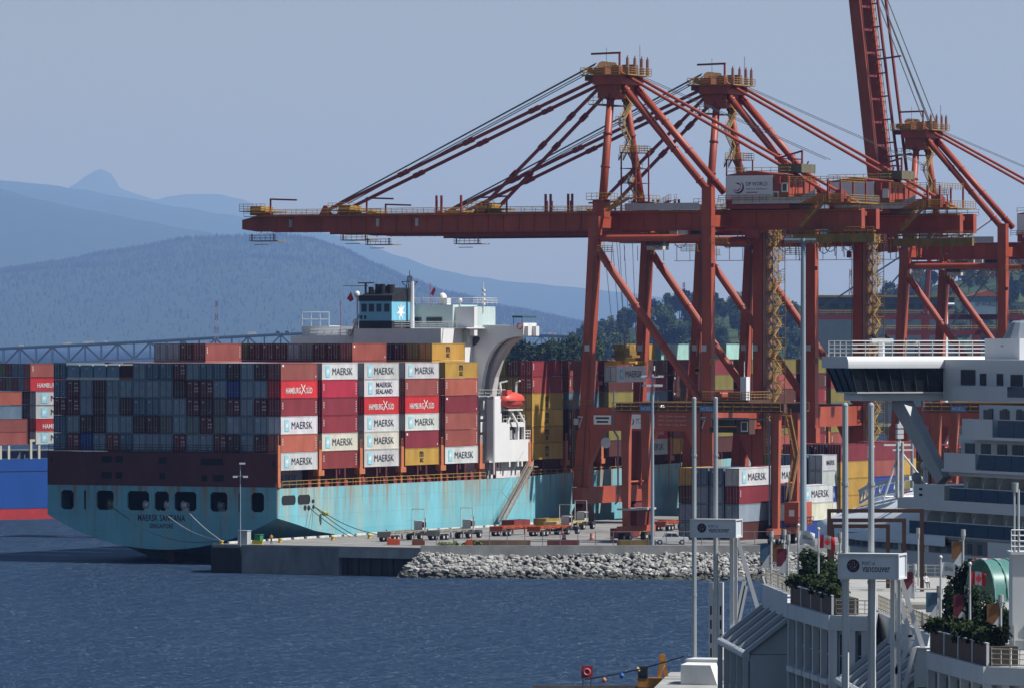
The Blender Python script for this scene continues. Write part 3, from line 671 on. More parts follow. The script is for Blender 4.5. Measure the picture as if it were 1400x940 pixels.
MB().box(-13.2,-11.6,80,81.5,42.31,43.5).build('deck_box', whp, SHIP)
# lower grey side walls seen beneath the bridge
MB().ext([(pxw(x,80),80,zy(y,988)) for x,y in ((592,468),(592,458),(600,453),(611,452),(613,468))],(0,.3,0)).ext([(pxw(x,80),80,zy(y,988)) for x,y in ((622,468),(626,452),(640,450),(641,468))],(0,.3,0)).build('screen_wall', M('ship_grey_green',(.45,.50,.47),.5), SHIP)
# funnel
fu = MB().box(-24.7,-18.3,72.1,79.2,39.5,42.9).build('funnel', fblue, SHIP)
MB().box(-24.75,-18.25,72.05,79.25,38.16,39.5).box(-24.8,-18.2,72.0,79.3,42.9,43.9).ext([(-18.25,72.5,43.9),(-18.25,79.2,43.9),(-18.25,79.2,45.3)],(-6.4,0,0)).build('funnel_band', blk, fu)
for (a,b,y0,y1) in ((494,501,415,426),(504,511,415,426),(514.5,521,415,426),(525,532,415,426),(492,495,431,436),(497.5,500.5,431,436)):
    MB().box(pxw(a,72),pxw(b,72),72.04,72.12,zy(y1,984),zy(y0,984)).build('louvre', M('louvre_dark',(.03,.06,.10),.7), fu)
st = flat_star(7, 1.75, .62, .05); st.materials.append(white_mark); obj('star', st, None, fu, (-18.29,75.4,41.1))
for k, (w_, s_, r, z1) in enumerate(((-23.4,74,.45,45.4),(-22.3,74.5,.5,45.9),(-21.2,74.2,.5,45.9),(-20.0,75,.7,45.8),(-21.5,76.5,.6,45.6),(-23,76.8,.5,45.2))):
    MB().tube((w_,s_,43.9),(w_,s_,z1),r,n=10).build('exhaust_pipe', blk, fu)
MB().tube((-17.4,78,38.2),(-17.4,78,46.4),.42,.34,n=8).build('funnel_mast', whp, SHIP)
mm = MB(); dkm = M('mast_dark',(.05,.055,.065),.6)
MX = pxw(560,80)
for dx,dy in ((-.7,-.7),(.7,-.7),(.7,.7),(-.7,.7)): mm.tube((MX+dx,80+dy,42.3),(MX+dx*.3,80+dy*.3,47.4),.09,n=5)
mm.box(MX-1.6,MX+1.6,79.9,80.1,46.3,46.42).tube((MX-1.5,80,46.3),(MX-.2,80,45.0),.07,n=5).tube((MX+1.5,80,46.3),(MX+.2,80,45.0),.07,n=5).tube((MX,80,47.3),(MX,80,48.3),.07,n=5).box(MX-.7,MX+.7,79.5,80.5,45.2,45.32)
for z_ in (43.2,44,44.8): mm.box(MX-.5,MX+.5,79.5,80.5,z_,z_+.1)
mm.build('radar_mast', dkm, SHIP)
def dome(name, w_, s_, z_, r, zb):
    MB().tube((w_,s_,zb),(w_,s_,z_),r*.28,n=8).ball((w_,s_,z_+r*.8),r,12,8,(1,1,1.15)).build(name, whp, SHIP, smooth=True)
dome('satellite_dome',pxw(605,82),82,42.9,.78,42.3); dome('satellite_dome',pxw(629,82),82,42.7,.42,42.0); dome('satellite_dome',pxw(488.5,73),73,43.6,.58,37); dome('satellite_dome',pxw(486,73),73,38.9,.5,37)
b = MB().tube((-6.5,84,41),(-6.5,84,46.2),.16,.08,n=6)
for z_ in (42.3,43.1,43.9,44.7): b.box(-6.75,-6.25,83.7,84.3,z_,z_+.3)
b.build('signal_mast', whp, SHIP)
b = MB().tube((-24.2,73.5,43.9),(-24.2,73.5,46.0),.22,n=6).box(-25.7,-22.6,73.35,73.65,46.0,46.2).tube((-29,74,45.6),(-24,74,45.6),.06,n=4); b.build('radar_scanner', dkm, SHIP)
MB().tube((-29.5,74,37),(-29.5,74,43.2),.06,n=4).add([(-28.2,74,43.4),(-27.4,74,44.6),(-26.8,74,43.2),(-27.5,74,42.8)],[(0,1,2,3),(3,2,1,0)]).build('ensign', M('flag_red',(.45,.03,.05),.8), SHIP)
MB().tube((-14.9,80,42.3),(-14.9,80,46.2),.06,n=4).add([(-14.8,80,44.3),(-14.2,80.1,45.4),(-13.8,80,44.9),(-14.3,80,43.8)],[(0,1,2,3),(3,2,1,0)]).build('courtesy_flag', MATS['flag_red'], SHIP)
b = MB()
for k in range(3): b.tube((-28+k*.9,74.5,36.9),(-28+k*.9,74.5,38.0),.4,n=8)
b.rail([(-36,75,36.9),(-26,75,36.9)],1.1,.06,1.5,2).beam((-27.5,74,37),(-25.2,74,41.5),.5,.15).build('deck_gear', railw, SHIP)
# ---- starboard tower with lifeboat station
Yt = 985.0
def tz(y): return zy(y, Yt)
def tsx(x): return pxs(x, 0)
tower = MB().ext([(-1.2,tsx(x),tz(y)) for x,y in ((674,631),(674,545),(686,545),(686,577),(718,577),(718,584),(697,583),(697,601),(718,601),(725,601),(725,631),(669,631),(669,628))],(1.2,0,0))
for x in (697,708.5,714): tower.box(-.6,0,tsx(x)-.25,tsx(x)+.25,tz(638),tz(631))
tower.box(-.5,0,tsx(708),tsx(710),tz(601),tz(583)).box(-.5,0,tsx(716.5),tsx(718),tz(601),tz(584)).box(-6,-1.2,75.2,89.4,12.3,15.4)
tower.build('lifeboat_tower', whp, SHIP)
gt = M('tower_grey_shade', (.40,.41,.44), .6, var=.15)
fr_ = MB()     # open aft frame of the tower
for x in (653.5,665,673): fr_.box(pxw(x,75)-.25,pxw(x,75)+.25,75,75.5,13,tz(541))
for y in (545,562,574,592,612,628): fr_.box(pxw(652,75),pxw(673.5,75),75.02,75.48,tz(y)-.25,tz(y)+.25)
fr_.box(pxw(652,75),-1.2,80,80.4,13,tz(541)); fr_.build('tower_frame', gt, SHIP)
MB().box(-6,-.2,75.3,81,tz(545)+.02,tz(541)).build('tower_roof', whp, SHIP)
MB().rail([(-5.8,75.5,tz(541)),(-.4,75.5,tz(541)),(-.4,80.5,tz(541))],1.1,.05,1.3,2).build('railing', railw, SHIP)
MB().rail([(0,tsx(688),tz(577)),(0,tsx(717),tz(577))],1.2,.05,1.3,2).build('railing', railw, SHIP)
MB().rail([(0,tsx(718),tz(601)),(0,tsx(725),tz(601))],1.5,.06,1.0,3).build('railing', railw, SHIP)
MB().box(-3,-.9,tsx(697),tsx(716),tz(600),tz(592)).tube((-.8,tsx(702),tz(600)),(-.8,tsx(702),tz(588)),.5,n=8).build('winch', gt, SHIP)
# lifeboat on its davit (a thing of its own)
LB = thing('lifeboat', 'orange red enclosed lifeboat on a davit beside the white tower of the container ship', 'lifeboat', P(.2, tsx(697)+.3, tz(559)), TH)
prof = [(-3.7,.05),(-3.5,.8),(-2.6,1.25),(-1,1.45),(1.2,1.45),(2.8,1.2),(3.6,.75),(3.9,.05)]
vs_ = []; nn = 12
for (y, r) in prof:
    for i in range(nn):
        a = 2*math.pi*i/nn; vs_.append((r*.95*math.cos(a), y, 1.5+r*1.0*math.sin(a)*(1.0 if math.sin(a) > 0 else 1.05)))
lbm = M('lifeboat_orange', (.62,.085,.06), .45, var=.12)
MB().add(vs_, [(k*nn+i,k*nn+(i+1)%nn,(k+1)*nn+(i+1)%nn,(k+1)*nn+i) for k in range(len(prof)-1) for i in range(nn)]).build('hull', lbm, LB, smooth=True)
MB().box(-.7,.7,-3.1,-1.3,2.5,3.35).build('cockpit', lbm, LB)
MB().box(.85,1.36,-3.4,3.4,1.35,1.5).build('fender_strip', M('fender_dark',(.08,.03,.03),.7), LB)
dv = MB()
for y, dy in ((-2.4,-1.0),(2.4,.6)): dv.beam((-.3,y,-.3),(-.6,y+dy,4.6),.35,.3).beam((-.6,y+dy,4.6),(.4,y,4.9),.25)
dv.beam((.2,-1.2,.1),(.6,.8,-2.3),.3).beam((.2,1.8,.1),(.9,3.2,-2.3),.3).beam((.2,.2,.0),(-.2,-1.2,-2.3),.3).box(-.8,.8,-2.8,2.8,-.25,0)
dv.build('davit', railw, LB)
# gangway ladder down to the quay
GA = P(0,0,0); ga = Vector((1.0, tsx(719), tz(638))); gb = Vector((3.4, pxs(685,3.4), 4.75))
GW = thing('gangway', 'grey brown aluminium gangway ladder slanting from the ship deck down to the quay', 'gangway', P(0,0,0), TH)
d_ = (gb-ga); 
b = MB()
for o_ in (-.45,.45): b.beam(ga+Vector((o_,0,0)), gb+Vector((o_,0,0)), .12, .45)
b.build('stringer', M('gangway_metal',(.30,.26,.22),.6,metal=.2,var=.3), GW)
tread = MB()
for k in range(34): 
    c = ga.lerp(gb,(k+.5)/34); tread.box(c.x-.4,c.x+.4,c.y-.16,c.y+.16,c.z-.03,c.z+.03)
tread.build('treads', MATS['gangway_metal'], GW)
MB().rail([ga+Vector((.5,0,0)),gb+Vector((.5,0,0))],1.1,.045,1.6,2).rail([ga+Vector((-.5,0,0)),gb+Vector((-.5,0,0))],1.1,.045,1.6,2).build('handrail', MATS['gangway_metal'], GW)
MB().box(ga.x-.8,ga.x+.7,ga.y-.3,ga.y+1.4,ga.z-.2,ga.z).build('platform', MATS['gangway_metal'], GW)
MB().tube((ga.x,ga.y-3,ga.z+2.6),(ga.x,gb.y+5,gb.z+5.2),.03,n=4).tube((ga.x,gb.y+5,gb.z+5.2),(gb.x,gb.y+5,gb.z+3.0),.03,n=4).build('hoist_rope', dkm, GW)
# ================= quay cranes =================
cred = M('crane_red', (.36,.068,.034), .5, var=.24, vs=.3, rust=.38, rustc=(.13,.03,.02), streak=.15, rs=.4)
cred2 = M('crane_stay_red', (.26,.045,.042), .5, var=.12, vs=.4)
cyel = M('crane_yellow', (.34,.20,.04), .6, var=.3, vs=1.2)
cgry = M('crane_grey_panel', (.50,.52,.54), .6, var=.12)
rope = M('wire_rope', (.06,.07,.08), .6)
signw = M('sign_white', (.78,.79,.82), .5, var=.03)
logor = M('logo_red', (.55,.04,.06), .5); logop = M('logo_purple', (.10,.03,.20), .5)
def dp_sign(parent, x0, x1, z0, z1, y, small=False):
    bd = MB().box(x0, x1, y-.12, y, z0, z1).build('sign_board', signw, parent); w_ = x1-x0; h_ = z1-z0; cx = (x0+x1)/2; cz = (z0+z1)/2
    lettering('DP WORLD', w_*.46, navy_mark, bd, (x0+w_*.66, y-.14, cz+h_*.14), height=h_*.17, bold=.01)
    lettering('PORTS & TERMINALS', w_*.46, navy_mark, bd, (x0+w_*.66, y-.14, cz-h_*.08), height=h_*.07)
    if not small: MB().box(x0+w_*.43,x0+w_*.67,y-.14,y-.125,cz-h_*.24,cz-h_*.20).build('print_line', logor, bd)
    # swirl emblem: two crescents
    for (rr_, a0, a1, m_, ox) in ((h_*.27, -2.6, 1.2, navy_mark, 0), (h_*.17, -3.0, .6, logor, -.03*w_), (h_*.20, .2, 2.2, logop, -.02*w_)):
        pts = []
        for k in range(13): t = a0+(a1-a0)*k/12; pts.append((x0+w_*.26+ox+rr_*math.cos(t), y-.14, cz+rr_*math.sin(t)))
        for k in range(12, -1, -1):
            t = a0+(a1-a0)*k/12; q_ = rr_*(1-.32*math.sin(math.pi*k/12)); pts.append((x0+w_*.26+ox+q_*math.cos(t), y-.14, cz+q_*math.sin(t)))
        b = MB()
        for k in range(12): b.add([pts[k], pts[k+1], pts[24-k], pts[25-k]], [(0,1,2,3)])
        b.build('emblem', m_, bd)
def stairs(parent, x, y, z0, z1, dy=2.6, w=1.0, rise=2.7, mat=None, name='stair_flight', along='y'):
    z = z0; k = 0; mat = mat or cyel
    while z < z1-.5:
        z2 = min(z+rise, z1); a, b = (-dy/2, dy/2) if k % 2 == 0 else (dy/2, -dy/2)
        def V(t, o, zz_): return (x+o, y+t, zz_) if along == 'y' else (x+t, y+o, zz_)
        m = MB()
        for o in (-w/2, w/2): m.beam(V(a,o,z), V(b,o,z2), .10, .30)
        for o in (-w/2, w/2):
            for h in (.55, 1.1): m.tube((Vector(V(a,o,z))+Vector((0,0,h))), (Vector(V(b,o,z2))+Vector((0,0,h))), .04, n=4)
            for q in (0,.25,.5,.75,1): c = Vector(V(a,o,z)).lerp(Vector(V(b,o,z2)), q); m.tube(c, c+Vector((0,0,1.1)), .04, n=4)
        for q in range(9): c = Vector(V(a,0,z)).lerp(Vector(V(b,0,z2)), (q+.5)/9); m.cbox(c, (w, .24, .05) if along == 'y' else (.24, w, .05))
        p0 = V(b,0,z2); s_ = 1 if b > 0 else -1
        c = Vector(V(b+s_*.55,0,z2)); m.cbox(c-Vector((0,0,.06)), (w+.2,1.1,.1) if along == 'y' else (1.1,w+.2,.1))
        e = Vector(V(b+s_*1.1,-w/2,z2)); e2 = Vector(V(b+s_*1.1,w/2,z2)); m.rail([e,e2],1.1,.04,1,2)
        m.build(name, mat, parent); z = z2; k += 1
LY = 10.75; GA_ = 24.4
def make_crane(label, loc, small=False):
    t = thing('quay_crane', label, 'crane', loc, TH, 'red quay cranes along the berth')
    z0 = 0; Zs0, Zs1 = 3.2, 6.1; Zp0, Zp1 = 16.1, 20.2; Zt = 49.6; Zg0, Zg1 = 51.3, 54.8; Za = 80.0
    # bogies, sill beams
    for x in (0, GA_):
        sl = MB().box(x-1.0, x+1.0, -LY-2.2, LY+2.2, Zs0, Zs1).build('sill_beam', cred, t)
        for y in (-LY, LY):
            bg = MB(); bg.ext([(x-.8,y-3.4,1.2),(x-.8,y+3.4,1.2),(x-.8,y+1.2,Zs0),(x-.8,y-1.2,Zs0)],(1.6,0,0)).box(x-.6,x+.6,y-4.2,y+4.2,.75,1.4).build('bogie', M('bogie_dark_red',(.16,.03,.025),.6,var=.3), t)
            for k in range(8):
                MB().tube((x-.3,y-3.7+k*1.06,.42),(x+.3,y-3.7+k*1.06,.42),.40,n=10).build('wheel', M('wheel_steel',(.06,.06,.065),.5), t)
    # legs: waterside pair leans landward going up; landside pair upright
    LX0, LX1 = 0.0, 2.6
    for y in (-LY, LY):
        MB().beam((LX0,y,Zs1),(LX0+.55,y,Zp0),3.0,1.9,up=(0,1,0),w2=2.4,h2=1.9).beam((LX0+.55,y,Zp0),(LX1,y,Zt+4),1.9,1.6,up=(0,1,0)).build('leg', cred, t)
        MB().beam((GA_,y,Zs1),(GA_,y,Zp0),2.6,1.9,up=(0,1,0),w2=2.3).beam((GA_,y,Zp0),(GA_,y,Zt+9),1.85,1.6,up=(0,1,0)).build('leg', cred, t)
        # haunches below the portal beam and the portal beam itself
        MB().box(1.6,GA_-1.2,y-.8,y+.8,Zp0,Zp1).build('portal_beam', cred, t)
        MB().ext([(1.75,y-.78,Zp0-.01),(4.6,y-.78,Zp0-.01),(1.5,y-.78,Zp0-6.2)],(0,1.56,0)).build('haunch', cred, t)
        MB().ext([(GA_-1.25,y-.78,Zp0-.01),(GA_-4.2,y-.78,Zp0-.01),(GA_-1.25,y-.78,Zp0-6)],(0,1.56,0)).build('haunch', cred, t)
        MB().tube((LX1-.2,y,Zt-1.0),(GA_-.9,y,Zp1+.5),.70,n=12).build('diagonal_brace', cred, t, smooth=False)
        MB().tube((LX1+.9,y,Zt+.2),(GA_-1,y,Zt+.2),.6,n=12).build('tie_beam', cred, t)
        for (a_, c_, d_) in ((-1.2,Zp0+1,1.22),(GA_-.8,30,1.2),(.9,30,1.15)): MB().box(a_,a_+.9,y-d_,y-.8,c_,c_+1.1).build('junction_box', cgry, t)
    for x, z in ((LX1,Zt+3.2),(GA_,Zt+3.2)):
        MB().box(x-1.0,x+1.0,-LY-1,LY+1,z-1.1,z+.9).build('cross_girder', cred, t)
    MB().box(GA_-1,GA_+1,-LY+.96,LY-.96,Zp0+.2,Zp1-.3).build('landside_portal_beam', cred, t)
    # girders and boom: twin boxes
    XB, XT, XR = -1.5, (-72.9 if not small else -2), 50.5
    for y in (-3.2, 3.2):
        MB().box(XB+.02,XR,y-.75,y+.75,Zg0,Zg1).build('main_girder', cred, t)
        if not small:
            MB().ext([(XB,y-.7,Zg0),(XB,y-.7,Zg1),(XT+3.5,y-.7,Zg1),(XT,y-.7,Zg1-.9),(XT,y-.7,Zg0+.9),(XT+3,y-.7,Zg0+.45),(XT+18,y-.7,Zg0+.35),(XT+18.5,y-.7,Zg0)],(0,1.4,0)).build('boom', cred, t)
            MB().beam((XB,y,Zg0-.05),(XT+18,y,Zg0-.05),.3,.25).build('trolley_rail', cred2, t)
    x = XR-2
    while x > XT:
        MB().box(x-.35,x+.35,-2.45,2.45,Zg1-1.2,Zg1-.4).build('girder_tie', cred, t); x -= 9.5
    # walkways with yellow railings on boom and girder
    for y in (-4.6, 4.6):
        wk = MB().box(XT+1,XR,y-.45,y+.45,Zg1-.35,Zg1-.25).build('walkway', cyel, t)
        MB().rail([(XT+1,y+(.42 if y > 0 else -.42),Zg1-.25),(XR,y+(.42 if y > 0 else -.42),Zg1-.25)],1.15,.05,2.2,2).build('railing', cyel, wk)
    MB().box(5.5,20,-5.2,-5.06,Zg1+.0,Zg1+1.25).build('walkway_screen', cgry, t)
    MB().box(27,40,-6.6,-6.46,Zg1+.9,Zg1+2.0).ext([(40,-6.6,Zg1+.9),(43,-6.6,Zg1+2.2),(43,-6.6,Zg1+3.3),(40,-6.6,Zg1+2.0)],(0,.14,0)).build('walkway_screen', cgry, t)
    # upper frame
    ap = Vector((1.7,0,Za))
    for sg in (-1, 1):
        foot = Vector((LX1, sg*8.6, Zt+4.1)); tp = Vector((1.7, sg*2.6, Za-3))
        MB().tube(foot, tp, .75, .66, n=14).build('mast_leg', cred, t, smooth=True)
        MB().ext([(LX1-1.1,sg*8.6-1.3,Zt+3.9),(LX1+1.1,sg*8.6-1.3,Zt+3.9),(LX1+1.1,sg*8.6+1.3,Zt+3.9),(LX1-1.1,sg*8.6+1.3,Zt+3.9)],(0,0,3.2)).build('mast_foot', cred, t)
        MB().tube((2.6,sg*2.6,Za-1.5),(GA_-3.4,sg*3.2,Zg1+3.2),.68,.64,n=14).build('back_leg', cred, t, smooth=True)
        MB().tube((3.2,sg*2.2,Za-.6),(XR-3.5,sg*3.2,Zg1+1.0),.29,n=10).build('back_stay', cred, t)
        for xx, zz_ in ((36.5,0),(43,0)):
            k_ = (xx-3.2)/(XR-6.7); zc = Za-.6+(Zg1+1-Za+.6)*k_
            MB().tube((xx,sg*(2.2+k_),zc),(xx-.6,sg*3.2,Zg1+8.5 if xx < 43 else Zg1+1),.14,n=6).tube((xx,sg*(2.2+k_),zc),(xx+.8,sg*3.2,Zg1+8.5 if xx < 43 else Zg1+1),.14,n=6).build('stay_hanger', cred, t)
        if not small:
            for (xe, nm) in ((-55.8,'fore_stay'),(-24.3,'inner_stay')):
                p0 = Vector((-1.0,sg*2.4,Za-1.6-(1.8 if nm == 'inner_stay' else 0))); p1 = Vector((xe,sg*3.2,Zg1+.6))
                so = MB().beam(p0,p1,.42,.55).build(nm, cred2, t)
                for f in (.22,.24,.46,.48,.7,.72):
                    c = p0.lerp(p1,f); d = (p1-p0).normalized(); MB().beam(c-d*.5,c+d*.5,.62,.85).build('stay_link', cred2, so)
                MB().ext([(xe-1.2,sg*3.2-.3,Zg1),(xe+1.2,sg*3.2-.3,Zg1),(xe+.3,sg*3.2-.3,Zg1+1.6),(xe-.3,sg*3.2-.3,Zg1+1.6)],(0,.6,0)).build('stay_bracket', cred, t)
            MB().tube((-2,sg*1.2,Za+1.2),(-54,sg*1.4,Zg1+2.2),.09,n=5).tube((-2,sg*1.6,Za+.9),(-54,sg*1.8,Zg1+2.0),.09,n=5).build('hoist_rope', rope, t)
            MB().tube((3,sg*1.0,Za),(XR-8,sg*1.0,Zg1+8.6),.05,n=4).build('luffing_rope', rope, t)
    # apex head: saddle, sheaves, platform, rails, lamps, crane arm
    MB().box(-1.2,4.6,-4.4,4.4,Za-2.8,Za-1.2).box(-.6,4.0,-3.6,3.6,Za-5.2,Za-2.8).build('apex_beam', cred, t)
    pf = MB().box(-3.4,6.0,-4.8,4.8,Za-1.2,Za-1.0).box(-1.6,1.2,-5.2,5.2,Za-6.4,Za-6.25).build('apex_platform', cyel, t)
    MB().rail([(-3.4,-4.8,Za-1),(6,-4.8,Za-1),(6,4.8,Za-1),(-3.4,4.8,Za-1),(-3.4,-4.8,Za-1)],1.2,.05,1.5,3).build('railing', cyel, pf)
    MB().rail([(-1.6,-5.2,Za-6.25),(1.2,-5.2,Za-6.25)],1.2,.05,1,2).build('railing', cyel, pf)
    for y in (-2.2,-.8,.8,2.2): MB().tube((-.4,y-.2,Za+.9),(-.4,y+.2,Za+.5),.8,n=16).tube((-2.6,y-.2,Za-.2),(-2.6,y+.2,Za-.2),.6,n=12).build('sheave', M('sheave_brown',(.20,.10,.04),.6,var=.3), t)
    MB().box(-1.6,.6,-3,3,Za-1.0,Za+.2).box(2,3.4,-3.2,-1.6,Za-1,Za+.6).box(2,4.2,1,3,Za-1,Za+.9).box(-4.4,-2.2,-1,1,Za-1.9,Za-1.1).build('sheave_house', M('sheave_house_brown',(.22,.08,.04),.6,var=.3), t)
    for (x,y) in ((5.4,-3.8),(5.6,-1.2),(5.6,1.6),(5.6,4.0)): MB().tube((x,y,Za-1),(x,y,Za+1.9),.34,.28,n=8).tube((x,y,Za+1.9),(x,y,Za+2.3),.12,n=6).build('stay_pin_tower', M('pin_grey_red',(.30,.16,.15),.6), t)
    MB().tube((2.0,0,Za-1),(2.0,0,Za+3.1),.22,n=6).beam((2.2,0,Za+3.0),(-3.6,0,Za+2.9),.3,.35).build('service_jib', cred2, t)
    MB().tube((6,0,Za-1),(6,0,Za+4.2),.05,n=4).tube((-.6,0,Za+1),(-.6,0,Za+4),.04,n=4).build('antenna', rope, t)
    # stairs beside the mast and the lift tower at its foot
    stairs(t, 3.6, -1.0, Zg1+9, Za-4, 3.6, .9, 3.3, cyel, 'mast_stair')
    lt = MB()
    for x in (3.4,6.2):
        for y in (-2.2,3.2): lt.beam((x,y,Zg1),(x,y,Zg1+10.5),.22,.22)
    for z in (Zg1+2.4,Zg1+5,Zg1+7.6,Zg1+10.4):
        lt.box(3.2,6.4,-2.4,3.4,z-.1,z); 
    lt.build('mast_tower', cred2, t); MB().rail([(3.2,-2.4,Zg1+10.4),(6.4,-2.4,Zg1+10.4),(6.4,3.4,Zg1+10.4),(3.2,3.4,Zg1+10.4)],1.2,.05,1.2,3).build('tower_railing', cyel, t)
    stairs(t, 4.8, 0, Zg1, Zg1+10.4, 3.2, .9, 2.6, cyel, 'tower_stair')
    for y in (-8.6,8.6):
        MB().box(LX1-2,LX1+2.2,y-2,y+2,Zt+7.0,Zt+7.1).rail([(LX1-2,y-2,Zt+7.1),(LX1+2.2,y-2,Zt+7.1),(LX1+2.2,y+2,Zt+7.1)],1.1,.05,1.2,2).build('foot_platform', cyel, t)
        stairs(t, LX1+3.8, y-1.4, Zg1-.2, Zt+7.2, 4.2, .9, 4.0, cyel, 'foot_stair', 'x')
    # machinery house
    hx0, hx1 = 25.6, 37.6; hz0, hz1 = Zg1+1.4, Zg1+6.2
    mh = MB().ext([(hx0,-6.0,hz0),(hx1,-6.0,hz0),(hx1,-6.0,hz1-.5),((hx0+hx1)/2-1,-6.0,hz1+.5),(hx0,-6.0,hz1-.2)],(0,11.2,0)).build('machinery_house', cred, t)
    MB().box(hx0,hx1,-5.8,5,Zg1+.02,hz0).build('house_base', cred2, t)
    dp_sign(mh, hx0+.1, hx0+9.0, hz0+.35, hz1-.35, -6.03)
    for (x,z,w_,h_) in ((hx1-3.0,hz0+.3,1.0,1.2),(hx1-.0-1.2,hz0+1.6,.9,1.4)):
        fr_ = MB().box(x-.15,x+w_+.15,-6.12,-6.02,z-.15,z+h_+.15).build('window', whp, mh); MB().box(x+.1,x+w_-.1,-6.16,-6.125,z+.1,z+h_-.1).build('pane', win, fr_)
    MB().box(hx1-2.4,hx1-1.4,-6.6,-6.02,hz1-2.0,hz1-.6).build('vent_hood', cred, mh)
    for k in range(4): MB().box(hx1+.01,hx1+.1,-4.6+k*2.5,-2.6+k*2.5,hz0+.6,hz1-1.0).build('wall_panel', cred, mh)
    MB().rail([(hx0,-6,hz1-.1),(hx1,-6,hz1-.1),(hx1,5,hz1-.1)],1.1,.05,1.6,2).build('roof_railing', cyel, mh)
    MB().box(hx0+9.5,hx1+2,-5,1,hz1+.1,hz1+1.6).build('roof_plant', M('plant_olive',(.14,.13,.08),.7,var=.3), mh)
    bp_ = MB().box(hx1,XR-1,-6.4,6.0,Zg1+.9,Zg1+1.1).build('rear_platform', cyel, t)
    MB().rail([(hx0-1,-7.0,hz0-.2),(XR-1,-7.0,hz0-.2)],1.2,.05,1.3,3).build('railing', cyel, bp_)
    MB().rail([(hx1,-6.4,Zg1+4.3),(XR-3,-6.4,Zg1+4.3),(XR-3,5,Zg1+4.3)],1.2,.05,1.3,3).build('railing', cyel, bp_)
    MB().rail([(XR-1,-6.4,Zg1+1.1),(XR-1,6,Zg1+1.1)],1.2,.05,1.3,3).build('railing', cyel, bp_)
    for x in (hx1+3,hx1+7.5,XR-3):
        for y in (-6.3,4.7): MB().box(x-.15,x+.15,y,y+.3,Zg1+1.1,Zg1+5).build('platform_post', cred2, t)
    MB().box(hx1+1,XR-3.2,-5.9,-5.7,Zg1+1.1,Zg1+2.6).build('rear_screen', M('orange_panel',(.55,.16,.05),.6,var=.2), t)
    stairs(t, hx1+5, -7.0, Zg1-3.2, Zg1+1.2, 4.5, .9, 4.4, cyel, 'rear_stair', 'x')
    MB().tube((hx1-1,2,hz1),(hx1-1,2,hz1+4.2),.2,n=6).beam((hx1-.9,2,hz1+4.1),(hx1-5.5,2,hz1+2.9),.3).beam((hx1-.9,2,hz1+2.6),(hx1-5.5,2,hz1+2.8),.2).build('house_jib', cred2, t)
    # trolley, operator cab, festoon loops
    tx = 4.0
    MB().box(tx-3.5,tx+3.5,-3.2,3.2,Zg0-1.0,Zg0-.35).build('trolley', cred, t)
    cb = MB().box(tx+4,tx+7.0,-1.4,1.4,Zg0-3.4,Zg0-.9).build('operator_cab', cgry, t); MB().box(tx+3.93,tx+7.05,-1.47,1.46,Zg0-2.7,Zg0-1.6).build('cab_window', win, cb)
    MB().box(tx-1,tx+3,-2,2,Zg0-2.2,Zg0-1.0).box(tx-3,tx-1.2,-2.6,2.4,Zg0-2.0,Zg0-1).build('trolley_machinery', M('trolley_grey',(.2,.21,.22),.6,var=.3), t)
    for k in range(9):
        a = 9+k*4.6; m = MB(); L0 = random.uniform(2.4,4.2)
        pts = [(a+4.6*i/8, -4.1, Zg0-.3-L0*math.sin(math.pi*i/8)) for i in range(9)]; m.path(pts,.07,4); m.build('festoon_cable', rope, t)
    MB().box(38,XR+3,-5.4,-4.6,Zg0-2.4,Zg0-1.0).box(38,XR+3,-5.4,-4.6,Zg0-.6,Zg0-.4).rail([(38,-5.6,Zg0-1),(XR+3,-5.6,Zg0-1)],1.2,.05,1.2,2).build('cable_gallery', M('gallery_olive',(.22,.15,.03),.7,var=.4,vs=.8), t)
    for k in range(7): MB().tube((39+k*1.7,-5,Zg0-2.4),(39+k*1.7+.2,-5,Zg0-2.4-random.uniform(1.2,3.4)),.09,n=4).build('hanging_cable', rope, t)
    # stair and lift tower on the landside leg
    MB().box(GA_+1.1,GA_+2.2,LY-.9,LY+.9,Zs1,Zt+2).build('lift_shaft', M('lift_grey_red',(.36,.22,.2),.6,var=.2), t)
    stairs(t, GA_+3.1, LY, Zs1-4.5, Zt+2, 3.0, 1.0, 1.95, cyel, 'leg_stair')
    cg_ = MB()
    for dx in (2.5,3.8):
        for dy in (-2.6,2.6): cg_.beam((GA_+dx,LY+dy,Zs1-4.5),(GA_+dx,LY+dy,Zt+2),.11)
    z = Zs1-3
    while z < Zt+2:
        for dy in (-2.6,2.6): cg_.beam((GA_+2.5,LY+dy,z),(GA_+3.8,LY+dy,z+.6),.08)
        cg_.beam((GA_+3.8,LY-2.6,z),(GA_+3.8,LY+2.6,z),.09).beam((GA_+2.5,LY-2.6,z),(GA_+2.5,LY+2.6,z+.9),.07); z += 1.95
    cg_.build('stair_cage', M('cage_brown',(.16,.09,.03),.7,var=.3), t)
    for y in (-LY,): 
        MB().beam((LX0-1.7,y-.5,Zs1),(LX0-1.7,y-.5,Zp1+2),.1).beam((LX0-1.7,y+.3,Zs1),(LX0-1.7,y+.3,Zp1+2),.1).rail([(-2.2,y-1.6,Zp0-7.8),(3.5,y-1.6,Zp0-7.8)],1.1,.05,1.2,2).rail([(-2.2,y-1.6,Zp1+.1),(2.5,y-1.6,Zp1+.1)],1.1,.05,1.2,2).build('leg_ladder', cyel, t)
        m = MB(); 
        for k in range(36): m.box(-1.76,-1.64,y-.45,y+.25,Zs1+.4*k,Zs1+.4*k+.06)
        m.build('ladder_rungs', cyel, t, kind='stuff')
    rc = random.Random(int(loc.y*10))
    # stiffener ribs, flange rings, catwalks, cables and boxes that clutter the frame
    rb = MB(); x = XR-1.5
